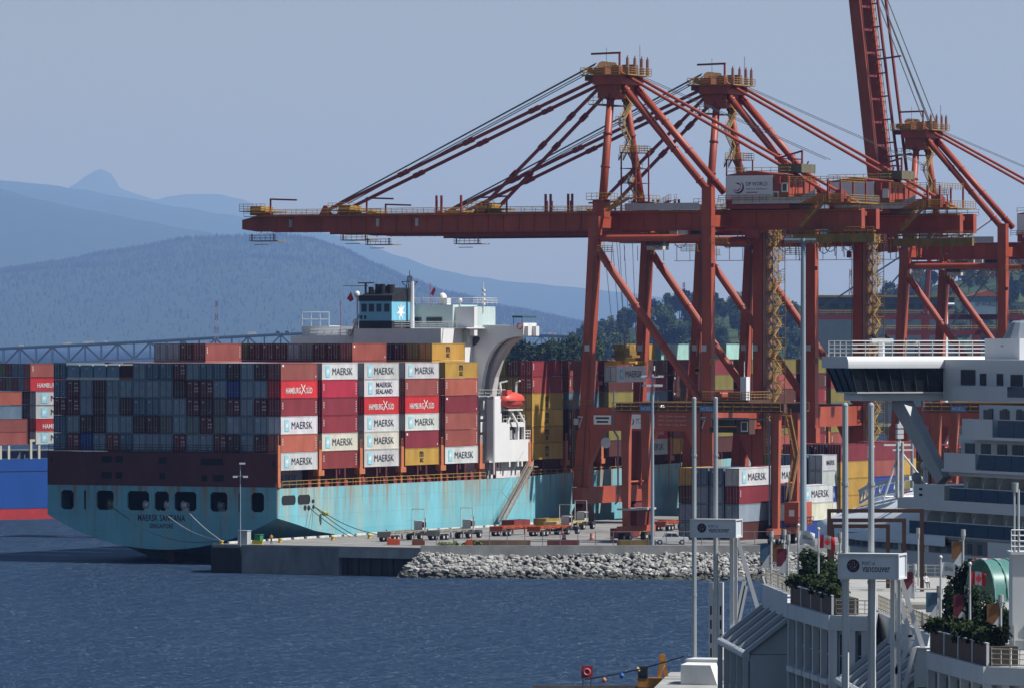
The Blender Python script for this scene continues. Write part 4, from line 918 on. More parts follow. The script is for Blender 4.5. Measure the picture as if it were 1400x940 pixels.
    while x > XT+2:
        rb.box(x-.06,x+.06,-4.02,-3.95,Zg0+.15,Zg1-.15); x -= 3.1
    for zz_ in (Zg0,Zg1-.12): rb.box(XT+19,XR,-4.06,-3.95,zz_,zz_+.12)
    rb.build('girder_ribs', cred, t, kind='stuff')
    for sg in (-1,1):
        for (p0,p1,r0) in ((Vector((LX1,sg*8.6,Zt+4.1)),Vector((1.7,sg*2.6,Za-3)),.75),(Vector((2.6,sg*2.6,Za-1.5)),Vector((GA_-3.4,sg*3.2,Zg1+3.2)),.68),(Vector((LX1-.2,sg*LY,Zt-1.0)),Vector((GA_-.9,sg*LY,Zp1+.5)),.70)):
            for f in (.12,.38,.63,.9):
                d = (p1-p0).normalized(); c = p0.lerp(p1,f); MB().tube(c-d*.12,c+d*.12,r0+.10,n=14).build('flange_ring', cred2, t)
    for y in (-LY,LY):
        for xx, x2 in ((LX1+1.2,LX1+4.2),(GA_-4.4,GA_-1.2),(GA_+1.2,GA_+4.6)):
            zc = Zt+rc.choice((-2.2,-.9,1.2)); MB().box(xx,x2,y-1.9,y-1.0,zc,zc+.1).rail([(xx,y-1.9,zc),(x2,y-1.9,zc)],1.1,.05,1.0,3).build('catwalk', cyel, t)
        for k in range(5): 
            xx = rc.choice((LX1+1.0,GA_-1.9,GA_+1.0)); zc = rc.uniform(Zp1+2,Zt); MB().cbox((xx+.3,y-1.1,zc),(rc.uniform(.5,.9),.4,rc.uniform(.6,1.3))).build('service_box', rc.choice((cgry,cred2,cyel)), t)
        MB().tube((GA_-1.05,y-1.0,Zs1),(GA_-1.05,y-1.0,Zt+4),.07,n=4).tube((.4,y-1.1,Zs1),(LX1+.6,y-1.1,Zt+4),.07,n=4).build('riser_cable', rope, t)
    for k in range(10):
        xx = rc.uniform(6,XR-4); yy = rc.choice((-4.9,-2.0,2.2)); hh = rc.uniform(.6,1.5); MB().cbox((xx,yy,Zg0-hh/2-.1),(rc.uniform(.8,2.4),.9,hh)).build('under_box', rc.choice((cred2,cyel,cgry,M('box_dark',(.05,.045,.04),.7))), t)
    for k in range(12):
        xx = rc.uniform(30,XR+1); MB().beam((xx,-5.0,Zg0-.4),(xx+rc.uniform(-.3,.3),-5.0,Zg0-rc.uniform(2.5,4.6)),.12).build('gallery_hanger', cyel, t)
    for k in range(9):
        xx = rc.uniform(hx1+.5,XR-1.5); hh = rc.uniform(.6,2.4); MB().cbox((xx,rc.uniform(-5.6,-2),Zg1+1.1+hh/2),(rc.uniform(.5,1.6),rc.uniform(.5,1.4),hh)).build('deck_unit', rc.choice((cred2,cyel,cgry,MATS['orange_panel'])), t)
    if not small:
        for (xe, d) in ((-72.5,0),(-54,0),(-25.5,0)):
            if d == 0: MB().box(xe-.8,xe+4.6,-4.2,4.2,Zg1+.6,Zg1+.75).rail([(xe-.8,-4.2,Zg1+.7),(xe+4.6,-4.2,Zg1+.7)],1.3,.05,.9,3).box(xe+.4,xe+2.6,-2.4,2.4,Zg1,Zg1+1.6).build('boom_platform', [cyel], t)
        for xe in (-68,-48,-19.5): MB().tube((xe,-2,Zg1),(xe,-2,Zg1+3.0),.2,n=6).beam((xe,-2,Zg1+2.9),(xe+(5.5 if xe < -40 else -5.5),-2,Zg1+2.7),.3).build('boom_jib', cred2, t)
        for xe in (-34,-33,-29,-12,-11,-7.5,-6.7): MB().box(xe-.16,xe+.16,-1.6,-1.2,Zg1,Zg1+3.2).build('boom_latch', cred2, t)
        for xe in (-71,-52): MB().box(xe-.5,xe+5.0,-3.6,.6,Zg0-1.3,Zg0-1.15).beam((xe,-3.6,Zg0),(xe,-3.6,Zg0-1.3),.2).beam((xe+4.6,-3.6,Zg0),(xe+4.6,-3.6,Zg0-1.3),.2).beam((xe+.5,-3.6,Zg0-1.9),(xe+3.5,-3.6,Zg0-1.9),.12).rail([(xe-.5,-3.6,Zg0-1.2),(xe+5.0,-3.6,Zg0-1.2)],1.0,.05,1.2,2).build('service_cradle', cyel, t)
        for xe in (-63,-45,-37): MB().box(xe,xe+.6,-3.98,-3.91,Zg0+1.2,Zg0+2.6).build('junction_box', cgry, t)
    return t
CRW = 5.0
C1 = make_crane('red quay crane numbered 7 beside the stern half of the container ship, boom lowered', P(CRW,110.7,QZ))
cap = M('number_pale', (.55,.45,.45), .6)
C2 = dup(C1, P(CRW,155.3,QZ), None, 'red quay crane with lowered boom, standing just beyond crane numbered 7')
for x in (.0, 23.9): lettering('7', 1.1, cap, C1, (x+.2,-LY-1.2,Zq) if False else (x+.1,-LY-1.13,17.6), height=2.1)
def portal_signs(t):
    s1 = MB().box(2.6,6.0,-LY-.95,-LY-.81,17.2,18.8).build('warning_board', signw, t)
    [MB().box(4.3-w_,4.3+w_,-LY-.97,-LY-.955,z_,z_+.34).build('print_line', black_mark, s1) for w_, z_ in ((1.3,18.15),(1.1,17.5))]
    dp_sign(t, 8.2, 14.4, 16.5, 19.0, -LY-.82, True)
    for k in range(3): lettering(('SWL Under Spreader','SWL Under Spreader','SWL Under Cargo Beam')[k], 5.4, cap, t, (17.8,-LY-.83,18.7-k*.75), height=.42)
    MB().lathe([(0,0),(.95,0),(.95,.15),(0,.15)],n=16).build('mirror_disc', cgry, t, (5.2,-LY-1.3,14.0)).rotation_euler = (R(90),0,0)
portal_signs(C1)
# crane with the raised boom: same build, the boom luffed up
C3 = dup(C1, P(CRW,250,QZ), None, 'red quay crane farther along the berth with its boom raised steeply', skip=('boom','trolley_rail','girder_tie','walkway','fore_stay','inner_stay','stay_bracket','hoist_rope','boom_platform','boom_jib','boom_latch','service_cradle','junction_box','lettering','warning_board','sign_board','mirror_disc'))
C3.scale = (.95,.95,.935)
def raised(x, z, y=0):      # boom point at distance x from hinge, offset z, luffed to 80 degrees
    a = R(83.5); return Vector((-6.0-math.cos(a)*x - math.sin(a)*z*-1*0 + math.sin(a)*-z*0 + (-math.sin(a)*0), y, 53+math.sin(a)*x)) + Vector((math.sin(a)*z, 0, math.cos(a)*z))
for y in (-3.2, 3.2):
    MB().beam(raised(0,0,y), raised(66,0,y), 1.2, 2.4, up=(1,0,0)).build('boom', cred, C3)
    MB().tube(raised(2,5.5,y*.7), raised(60,4.6,y*.7), .35, n=6).build('folded_stay', cred2, C3)
    MB().tube((3,y*.4,80), raised(58,3,y*.4), .12, n=4).tube((4.5,y*.5,80), raised(62,3,y*.5), .12, n=4).build('hoist_rope', rope, C3)
for k in range(12):
    MB().beam(raised(3+k*5,.5,-2.5), raised(3+k*5,.5,2.5), .5).beam(raised(3+k*5,1.6,-3.2), raised(3+k*5,4.8,-2.2), .3).build('girder_tie', cred2, C3)
m = MB()
for k in range(30):
    a, b = raised(k*2,2.0,-1.2), raised(k*2,3.6,-1.2); m.beam(a,b,.12).beam(b, raised(k*2+2,3.6,-1.2),.12).beam(a, raised(k*2+2,3.6,-1.2),.08)
m.build('boom_walkway', cyel, C3)
for k in (20,41): MB().beam(raised(k,2,-3),raised(k,9,-3),.35).build('boom_latch', cred2, C3)
# spreader and the container it carries, with hoist ropes
SPZ = 31.7
container(9.4, 104.6, 28.75, 'W', '@ container with dark lettering hanging from the yellow spreader under the crane', 'containers on the container ship', 'M')
spr = thing('spreader', 'yellow spreader hanging on ropes under crane numbered 7, gripping a container', 'spreader', P(8.2,110.7,SPZ), TH)
sy = M('spreader_yellow', (.66,.36,.02), .5, var=.2, vs=1)
MB().box(-.5,.5,-6.0,6.0,.2,.75).box(-1.2,1.2,-6.1,-5.4,.0,.6).box(-1.2,1.2,5.4,6.1,.0,.6).box(-.9,.9,-2.2,2.2,.2,1.3).build('frame', sy, spr)
for y in (-1.6,1.6): MB().tube((-.5,y,2.6),(.5,y,2.6),1.1,n=14).build('sheave', M('sheave_dark_yellow',(.25,.16,.03),.6), spr)
MB().box(-1.4,1.4,-3.0,3.0,1.35,1.8).box(-.9,.9,-2.6,2.6,1.8,2.6).build('headblock', M('headblock_brown',(.22,.14,.03),.6,var=.3), spr)
for (x,y) in ((-1,-2.4),(1,-2.4),(-1,2.4),(1,2.4),(-.4,-1),(.4,1)): MB().tube((x,y,2.5),(x*1.6-1.6,y*1.1,Zt_ if False else 23.4),.05,n=4).build('hoist_rope', rope, spr)
# ================= yard gantry crane, yard stacks, trucks, poles =================
rtg_r = M('gantry_orange_red', (.42,.10,.055), .55, var=.18, vs=.5, rust=.2)
rtg_d = M('gantry_dark', (.10,.045,.03), .6, var=.3, vs=.8)
rtg_y = M('gantry_brown_yellow', (.26,.15,.04), .65, var=.35, vs=1)
tyre = M('tyre_rubber', (.02,.02,.022), .9, var=.2)
blue_sign = M('blue_sign', (.10,.22,.42), .5)
def make_rtg(label, loc, cabx=17.5):
    t = thing('yard_gantry_crane', label, 'crane', loc, TH, 'rubber tyred gantry cranes in the yard')
    SP, WB, Z1, Z2 = 26.0, 3.65, 20.6, 22.0
    for y in (-WB, WB):
        MB().box(-1.6,SP+1.6,y-.55,y+.55,Z1,Z2).build('girder', rtg_d, t)
        wk = MB().box(-1.6,SP+1.6,y-1.5*(1 if y < 0 else -1)-.4,y-1.5*(1 if y < 0 else -1)+.4,Z1+.2,Z1+.3).build('walkway', rtg_y, t)
        yy = y-1.85*(1 if y < 0 else -1); MB().rail([(-1.6,yy,Z1+.3),(SP+1.6,yy,Z1+.3)],1.25,.06,1.6,2).build('railing', rtg_y, wk)
        for x in (0, SP):
            MB().beam((x,y,2.4),(x,y,Z1),1.0,.9,up=(0,1,0),w2=1.5,h2=1.0).build('leg', rtg_r, t)
    for x in (0, SP):
        MB().box(x-.55,x+.55,-WB-2.4,WB+2.4,1.5,2.5).build('sill_beam', rtg_r, t)
        MB().tube((x,-WB,9.5),(x,WB,9.5),.18,n=6).build('leg_tie', rtg_r, t)
        for y in (-WB-1.6,-WB+.6,WB-.6,WB+1.6):
            MB().tube((x-.4,y,.78),(x+.4,y,.78),.78,n=14).tube((x-.42,y,.78),(x+.42,y,.78),.35,n=8,mi=1).build('wheel', [tyre, cgry], t)
        MB().box(x-.45,x+.45,-WB-1.9,-WB+.9,.9,1.55).box(x-.45,x+.45,WB-.9,WB+1.9,.9,1.55).build('bogie_frame', rtg_d, t, kind='stuff')
    eh = MB().box(-1.2,1.3,-2.6,2.8,2.6,5.0).build('engine_house', M('engine_house_red',(.20,.04,.03),.6,var=.25), t); MB().box(-1.4,1.5,-4.2,4.2,5.0,5.3).build('house_roof', cgry, t)
    e2 = MB().box(SP+.8,SP+3.2,-2.2,3.0,3.2,6.6).build('electrical_house', rtg_r, t); MB().box(SP+1.6,SP+2.5,-2.25,-2.21,4.4,5.4).build('notice', signw, e2)
    MB().box(SP+.6,SP+3.4,-2.6,3.4,2.9,3.15).rail([(SP+3.3,-2.5,3.15),(SP+3.3,3.3,3.15)],1.1,.05,1.2,2).build('house_platform', rtg_d, t)
    stairs(t, SP+1.2, 0, 7, Z1, 3.2, .8, 6.6, rtg_y, 'leg_stair')
    # trolley with operator cab
    tr_ = MB().box(cabx-4,cabx+4,-WB-.6,WB+.6,Z2+.15,Z2+.55).build('trolley', rtg_d, t)
    MB().rail([(cabx-4,-WB-.6,Z2+.55),(cabx+4,-WB-.6,Z2+.55),(cabx+4,WB+.6,Z2+.55)],1.3,.06,1.2,3).build('railing', rtg_y, tr_)
    MB().tube((cabx-2.5,-1.6,Z2+1.2),(cabx-2.5,1.6,Z2+1.2),.65,n=12).box(cabx-1,cabx+1.4,-1,1.5,Z2+.55,Z2+1.7).build('hoist_drum', rtg_r, tr_)
    MB().box(cabx+1.9,cabx+2.9,-2.6,-1.2,Z2+.56,Z2+4.2).tube((cabx+2.3,-2,Z2+4.2),(cabx+2.3,-2,Z2+6.6),.07,n=5).build('control_cabinet', signw, tr_)
    cb = MB().box(cabx+1.4,cabx+3.6,-3.0,-.8,Z1-3.4,Z1-1.0).build('operator_cab', rtg_d, t)
    fr_ = MB().box(cabx+2.2,cabx+3.4,-3.08,-3.02,Z1-3.0,Z1-1.4).build('cab_window', signw, cb); MB().box(cabx+2.35,cabx+3.25,-3.12,-3.085,Z1-2.8,Z1-1.55).build('pane', win, fr_)
    MB().box(cabx-3,cabx+1,-2.6,2.6,Z1-2.2,Z1-.9).box(cabx-4.4,cabx+2,-.5,.5,Z1-3.2,Z1-2.3).build('spreader', M('spreader_green_dark',(.05,.07,.03),.7,var=.4), t)
    for x in (4.6, 15.0):
        b = MB().box(x-1.3,x+1.3,-WB-1.98,-WB-1.92,Z1+.1,Z1+1.1).build('name_board', blue_sign, t); lettering('NOELL', 2.1, signw, b, (x,-WB-2.0,Z1+.6), height=.55)
    MB().path([(-1.9,-WB-.6,Z2+2),(-1.9,-WB-.6,Z1-3),(-1.2,-WB-.6,Z1-4),(-1.2,-WB-.6,6.5),(-1.7,-WB-.6,6)],.14,6).build('conduit', M('conduit_grey',(.16,.19,.24),.5), t)
    MB().path([(11,-WB-.7,Z1-1.0),(SP-1.2,-WB-.7,Z1-1.0),(SP-.8,-WB-.7,Z1-1.4),(SP-.8,-WB-.7,3)],.14,6).build('conduit', MATS['conduit_grey'], t)
    return t
RT1 = make_rtg('orange red yard gantry crane standing between the riprap shore and quay crane numbered 7', P(55.3,17.0,QZ))
RT2 = dup(RT1, P(100.5,36,QZ), None, 'orange red yard gantry crane standing behind the cruise ship')
for (x, y, s_) in ((912, 738, 1),): pass

# ---- stacks in the yard
YG = 'containers stacked in the yard'
def ystack(w, s, cols, L_=12.19, Hh=2.86, gap=2.75, name='', sides=None, doors=True):
    for c, colr in enumerate(cols):
        for r_, ch in enumerate(colr):
            g = (sides or {}).get(r_) if c == 0 else None
            container(w-c*gap, s, QZ+.02+r_*(Hh+.02), ch, f'@ container {"with lettering" if g else "plain"}, {ORD[r_]} tier up, {ORD[c]} row from landside, {name} block', YG, g, H_=Hh, L_=L_, doors=doors)
ystack(68.7, 27, ['DmmWl'[1:] if False else 'DLml','DLLB','BLLB','LLDY'], name='yard front', sides={3:'M'})
ystack(68.7, 40.2, ['DmDl','mBDm'], name='yard second', sides={3:'M'})
ystack(69.3, 58.5, ['DWUll','DBNBB','DBLMB','BDDBk'], 6.06, 2.6, name='short box', sides={2:'P',3:None,4:'m'})
ystack(75.8, 36, ['Uwl','UwN'], name='landside low', sides={2:'M'})
ystack(62.8, 81, ['kYYYm','kkkkD','DkkkD','DDkDm'], name='yellow and maroon')
ystack(62.8, 94.5, ['UBUbm'], name='rear maroon')
ystack(80.5, 84, ['kkDYm','DkkkD'], name='back landside')
ystack(97, 62, ['DYkYR','UYDbR','mkkYb'], name='behind the mast')
ystack(62, 108, ['YmkYR','DYDbR','mkkYb'], name='far yard')
ystack(104, 96, ['DYNYR','UYDbR','mkkYb'], name='far landside')

# ---- yard trucks
def make_truck(label, w, s, c, rz=0, tractor=True, cab=True):
    t = thing('yard_truck', label, 'truck', P(w,s,QZ), TH+rz, 'yard trucks and trailers on the quay')
    tm_ = M('trailer_'+c, {'grey':(.26,.25,.22),'orange':(.38,.075,.03),'yellow':(.5,.4,.2)}[c], .6, var=.3, vs=1.5, rust=.3)
    fr = MB().box(-.45,-.25,0,11.6,1.15,1.5).box(.25,.45,0,11.6,1.15,1.5)
    for y in (.3,3,6,9,11.3): fr.box(-1.2,1.2,y-.12,y+.12,1.3,1.55)
    fr.box(-1.25,-1.1,0,11.6,1.4,1.62).box(1.1,1.25,0,11.6,1.4,1.62).box(-1.2,1.2,-.1,.0,.7,1.6).build('trailer_frame', tm_, t)
    for y in (1.2,2.5): 
        for x in (-1.0,1.0): MB().tube((x-.28,y,.52),(x+.28,y,.52),.52,n=14).tube((x-.3,y,.52),(x+.3,y,.52),.24,n=8,mi=1).build('wheel', [tyre, cgry], t)
    for x in (-1.1,1.1): MB().box(x-.1,x+.1,8.0,8.2,.15,1.3).build('landing_leg', tm_, t)
    if tractor:
        MB().box(-.5,.5,9.4,14.6,.75,1.15).box(-1.2,1.2,13.6,14.8,.6,1.25).build('tractor_chassis', M('tractor_dark',(.04,.04,.045),.6), t)
        cbm = M('cab_white',(.62,.62,.60),.5,var=.15); c_ = MB().box(-1.1,.35,12.2,13.7,1.25,3.0).build('cab', cbm, t)
        MB().box(-1.14,.39,12.3,13.6,1.95,2.8).build('cab_window', win, c_)
        MB().tube((.8,12.4,1.2),(.8,12.4,3.5),.1,n=6).build('exhaust', MATS['tractor_dark'], t)
        for x in (-1.1,1.1): MB().beam((x,11.6,1.2),(x,11.6,4.9),.09).build('guard_post', railw, t)
        MB().beam((-1.1,11.6,4.9),(1.1,11.6,4.9),.09).build('guard_bar', railw, t)
        for y in (10.3,14.0):
            for x in (-1.0,1.0): MB().tube((x-.28,y,.52),(x+.28,y,.52),.52,n=14).tube((x-.3,y,.52),(x+.3,y,.52),.24,n=8,mi=1).build('wheel', [tyre, cgry], t)
    return t
make_truck('grey empty yard truck with white cab nearest the quay tip', 21.1, -4.2, 'grey')
make_truck('grey empty yard truck with white cab parked by the gangway foot', 25.0, 5.2, 'grey')
make_truck('orange trailer without a tractor parked beyond the gangway', 25.4, 26.5, 'orange', tractor=False)
make_truck('orange yard truck with white cab between gangway and quay crane', 31.0, 29.0, 'orange')
make_truck('pale yellow flat trailer truck passing under the quay crane', 22.5, 52, 'yellow')
make_truck('orange trailer truck standing beyond the tall light mast', 38, 62, 'orange')
# ---- white pickup
pk = thing('pickup_truck', 'white pickup truck parked behind the parapet by the light mast', 'truck', gz(917,744,QZ)+Vector((0,1.2,0)), R(3))
pw_ = M('car_white', (.72,.73,.75), .3, var=.04)
MB().ext([(-2.7,-.92,.5),(2.6,-.92,.5),(2.75,-.92,.75),(2.7,-.92,1.15),(.9,-.92,1.2),(-2.65,-.92,1.15)],(0,1.84,0)).build('body', pw_, pk)
MB().ext([(-1.1,-.8,1.18),(1.5,-.8,1.18),(.75,-.8,1.85),(-.85,-.8,1.88)],(0,1.6,0)).build('cab', pw_, pk)
MB().ext([(-.95,-.83,1.25),(.1,-.83,1.25),(.1,-.83,1.78),(-.75,-.83,1.78)],(0,.02,0)).ext([(.2,-.83,1.25),(1.3,-.83,1.25),(.75,-.83,1.76),(.2,-.83,1.78)],(0,.02,0)).build('window', win, pk)
for x in (-1.75,1.75):
    for y in (-.8,.8): MB().tube((x,y-.14,.4),(x,y+.14,.4),.41,n=14).tube((x,y-.15,.4),(x,y+.15,.4),.22,n=8,mi=1).build('wheel', [tyre, cgry], pk)
for y in (-.7,.7): MB().box(2.7,2.78,y-.18,y+.18,.85,1.05).build('headlight', signw, pk)
MB().box(-2.78,-2.66,-.9,.9,.5,.68).build('bumper', M('bumper_grey',(.3,.3,.31),.4), pk)
# ---- light masts
mastm = M('mast_blue_grey', (.30,.36,.42), .5, var=.1)
def mast(name, label, x, ybase, ytop, r0, kind, Y=None):
    p = gz(x, ybase, QZ) if Y is None else Vector(((x-700)/F*Y, Y, QZ)); zt = zy(ytop, p.y)-QZ
    t = thing(name, label, 'light', p, 0); MB().tube((0,0,0),(0,0,zt),r0,r0*.6,n=10).build('pole', mastm, t)
    if kind == 'high':
        MB().tube((0,0,zt-1.9),(0,0,zt-1.75),1.1,n=12).tube((0,0,zt-.5),(0,0,zt-.35),1.1,n=12).build('head_ring', mastm, t)
        for k in range(6):
            a = k*1.047; MB().cbox((1.2*math.cos(a),1.2*math.sin(a),zt-1.75),(.75,.55,.35)).build('floodlight', signw, t)
        for k in (0,3): MB().cbox((1.3*math.cos(k*1.047),0,zt-.35),(.85,.55,.3)).build('floodlight', signw, t)
    elif kind == 'row':
        MB().box(-2.9,2.0,-.15,.15,zt-.3,zt).build('cross_arm', mastm, t)
        for k in range(5): MB().cbox((-2.5+k*1.05,-.2,zt-.55),(.8,.6,.4)).build('floodlight', M('floodlight_dark',(.10,.10,.11),.5), t)
    else:
        MB().box(-.9,.9,-.08,.08,zt-2.0,zt-1.9).build('cross_arm', mastm, t)
        for k in (-1,1): MB().cbox((.8*k,0,zt-2.05),(.7,.4,.3)).build('lamp', signw, t)
        MB().cbox((.3,0,zt),(.9,.4,.25)).build('lamp', signw, t)
    return t
mast('light_mast', 'slim light mast with flood lamps standing on the quay behind the parapet', 892, 747, 511, .30, 'high')
mast('light_mast', 'very tall blue grey light mast with a row of floodlights behind the flag poles', 1098, 748, 326, .55, 'row')
mast('lamp_post', 'thin lamp post with three lamps on the quay tip', 328.5, 746, 633, .10, 'lamp')
mast('light_mast', 'tall blue grey light mast seen behind the strut of the cruise ship', 1247, 748, 540, .35, 'row', 940)
mast('light_mast', 'small lit lamp post standing on the far pier in front of the blue hull', 33, 700, 690, .1, 'lamp', 1230).location.z = 1.0
# ---- small things on the quay
def box_thing(name, label, cat, x, y, dims, c, mat=None, extra=True):
    p = gz(x, y, QZ); t = thing(name, label, cat, p, TH)
    m_ = mat or M(name+'_paint', c, .6, var=.2)
    MB().box(-dims[0]/2,dims[0]/2,-dims[1]/2,dims[1]/2,.1,dims[2]).build('cabinet', m_, t)
    MB().box(-dims[0]/2-.08,dims[0]/2+.08,-dims[1]/2-.08,dims[1]/2+.08,dims[2],dims[2]+.1).box(-dims[0]/2-.05,dims[0]/2+.05,-dims[1]/2-.05,dims[1]/2+.05,0,.1).build('cap', m_, t, kind='stuff')
    return t
box_thing('utility_cabinet', 'grey utility cabinet beside the lamp post on the quay tip', 'cabinet', 334, 745.3, (1.7,1.2,2.3), (.42,.44,.46))
box_thing('utility_hut', 'green utility cabinet on the quay tip', 'cabinet', 354, 743.5, (1.0,1.0,1.5), (.03,.22,.08))
for k, (x, y) in enumerate(((383,741),(303,744),(455,738),(505,735.5),(560,733))):
    t = thing('bollard', ['short bollard opposite the green utility cabinet','short bollard at the very tip of the quay','short bollard on the quay edge below the ship name side','short bollard next to the mooring lines along the hull','short bollard beside the first grey yard truck'][k], 'bollard', gz(x,y,QZ), 0, 'bollards along the quay edge')
    MB().lathe([(.0,.0),(.38,0),(.3,.12),(.24,.4),(.36,.55),(.3,.68),(0,.7)],n=12).build('post', M('bollard_yellow',(.5,.36,.03),.6,var=.3), t, smooth=True)
obj('barrier_block', MB().ext([(-.3,-.9,0),(.3,-.9,0),(.15,-.9,.4),(.12,-.9,.8),(-.12,-.9,.8),(-.15,-.9,.4)],(0,1.8,0)).mesh('barrier_block'), M('barrier_yellow',(.6,.45,.04),.6,var=.2), None, gz(352,745.5,QZ), R(70), label='yellow barrier block in front of the green utility cabinet', cat='barrier')
obm = M('safety_orange', (.62,.09,.03), .6, var=.15)
for k, (x, y) in enumerate(((532,743),(771,737),(809,737),(837,740))):
    t = thing('safety_barrel', ['orange and white safety barrel near the first yard truck','orange safety barrel behind the orange yard truck','orange safety barrel by the quay crane bogies','orange safety barrel beside the gantry engine house'][k], 'barrel', gz(x,y,QZ), 0, 'safety barrels')
    MB().lathe([(0,0),(.42,0),(.42,.12),(.32,.14),(.30,1.0),(.2,1.08),(0,1.08)],n=12).build('body', obm, t); MB().lathe([(.316,.35),(.32,.55)],n=12).lathe([(.31,.7),(.315,.85)],n=12).build('band', signw, t, kind='stuff')
for k, (x, y) in enumerate(((538,744),(572,744.5),(645,745))):
    MB().box(-1.0,1.0,-.4,.4,0,.75).box(-.8,.8,-.3,.3,.75,.95).build('site_crate', [obm, M('crate_brown',(.20,.07,.04),.8)][k == 1], None, gz(x,y,QZ), 0, label=['orange crate behind the safety barrel','brown crate beside the orange crate','orange crate behind the parapet shrubs'][k], cat='crate')
for k, (x, L_, c) in enumerate(((770,5,'crate_brown'),(690,8,'barrier_yellow'),(870,6,'barrier_yellow'))):
    m_ = MATS.get(c); MB().box(-L_/2,L_/2,-.3,.3,.15,1.0).box(-L_/2,-L_/2+.3,-.4,.4,0,.15).box(L_/2-.3,L_/2,-.4,.4,0,.15).build('low_barrier', M('barrier_dull_'+str(k), [(.16,.04,.04),(.20,.12,.07),(.28,.19,.05)][k], .7, var=.3), None, gz(x,746.5,QZ), 0, label=['dark red low barrier behind the parapet','brown low barrier behind the parapet','ochre low barrier behind the parapet'][k], cat='barrier')
# fence behind the parapet
fe = thing('chain_fence', 'thin wire fence on posts along the parapet above the riprap', 'fence', (0,0,0))
fa, fb = along(top, .05)+Vector((0,1.4,QZ)), K2+Vector((4,1.4,0)); fa.z = QZ; fb.z = QZ
npst = 21; pm = MB().tube((0,0,0),(0,0,2.7),.06,n=5).mesh('post'); pm.materials.append(M('fence_post_grey',(.22,.23,.24),.5,metal=.3))
for k in range(npst): obj('post', pm, None, fe, fa.lerp(fb, k/(npst-1)))
MB().tube(fa+Vector((0,0,2.65)), fb+Vector((0,0,2.65)),.03,n=4).build('top_wire', MATS['fence_post_grey'], fe); MB().tube(fa+Vector((0,0,1.4)), fb+Vector((0,0,1.4)),.02,n=4).build('middle_wire', MATS['fence_post_grey'], fe)
# ---- leafy things
leafm = {}
def leaf_mat(name, c):
    if name in leafm: return leafm[name]
    m = M(name, c, .8, var=.55, vs=.5, spec=.15); leafm[name] = m; return m
def leaf_cloud(n_, rx, ry, rz_, size, rnd, lumps=7, cone=False):
    b = MB(); cs = [(Vector((rnd.uniform(-1,1)*rx*.6, rnd.uniform(-1,1)*ry*.6, rnd.uniform(-.7,.8)*rz_*.8)), rnd.uniform(.35,.6)) for _ in range(lumps)]
    for k in range(n_):
        c, q = rnd.choice(cs)
        d = Vector((rnd.gauss(0,1), rnd.gauss(0,1), rnd.gauss(0,1))).normalized()*(rnd.random()**.35)*q
        p = c + Vector((d.x*rx, d.y*ry, d.z*rz_))
        if cone: f = max(.12, 1-(p.z+rz_)/(2*rz_)); p.x *= f*1.3; p.y *= f*1.3
        u = Vector((rnd.gauss(0,1), rnd.gauss(0,1), rnd.gauss(0,1))).normalized(); v = u.orthogonal().normalized(); s_ = size*rnd.uniform(.6,1.5)
        b.add([p-u*s_, p+v*s_*.6, p+u*s_, p-v*s_*.6], [(0,1,2,3)])
    return b
rl = random.Random(21)
shm = [leaf_cloud(160, 1.2, .8, .7, .22, rl).mesh('foliage') for _ in range(3)]
for m_ in shm: m_.materials.append(leaf_mat('shrub_leaf', (.09,.12,.03)))
for k, (x, sc_) in enumerate(((607,1.0),(622,1.3),(633,.9),(650,1.1),(662,.8),(760,.6),(790,.6))):
    p = gz(x, 752, QZ-.6); t = thing('shrub', 'small wild green shrub growing on top of the riprap by the parapet', 'shrub', p-Vector((0,.4,0)), 0, 'wild shrubs on the riprap'); 
    obj('foliage', shm[k % 3], None, t, (0,0,.7*sc_), k, scale=(sc_,sc_,sc_)); MB().tube((0,0,0),(0,0,.7*sc_),.04,n=5).build('stem', M('bark',(.07,.05,.035),.9), t)
# mooring ropes
mr = M('mooring_rope', (.50,.52,.50), .8); mrd = M('mooring_rope_dark', (.05,.07,.09), .8)
def mooring(label, a, b, sag, m_):
    pts = [a.lerp(b, k/10)-Vector((0,0,sag*math.sin(math.pi*k/10))) for k in range(11)]
    MB().path([p-a for p in pts], .07, 5).build('mooring_rope', m_, None, a, label=label, cat='rope')
bol = gz(303,743,QZ)+Vector((0,0,.5))
mooring('pale mooring rope from a transom opening under the winch to the quay tip', P(pxw(255,-1.8),-1.8,8.6), bol, .3, mr)
mooring('pale mooring rope sagging from the middle transom opening to the quay tip', P(pxw(219,-1.8),-1.8,8.6), bol, .9, mr)
mooring('dark mooring rope from transom opening left of the name to quay tip', P(pxw(155,-1.8),-1.8,8.8), bol, 2.2, mrd)
b4 = gz(503,735,QZ)+Vector((0,0,.4))
mooring('dark mooring rope from the side fairlead down to the quay edge', P(.3,pxs(423,.3),9.0), gz(478,736,QZ)+Vector((0,0,.4)), .3, mrd)
mooring('dark mooring rope beside it running forward along the hull', P(.3,pxs(428,.3),9.3), gz(487,736,QZ)+Vector((0,0,.4)), .3, mrd)
mooring('thin grey mooring rope running far forward along the light blue hull', P(.3,pxs(429,.3),9.2), gz(525,735,QZ)+Vector((0,0,.4)), .8, mrd)
MB().ball((0,0,0),.45,10,6).tube((-.3,0,0),(.6,.3,-.1),.3,n=8).build('rope_guard', M('guard_olive_yellow',(.35,.36,.04),.6), None, P(.8,pxs(443,.8),8.0), TH, label='yellow green rat guard on the mooring ropes by the hull', cat='guard')
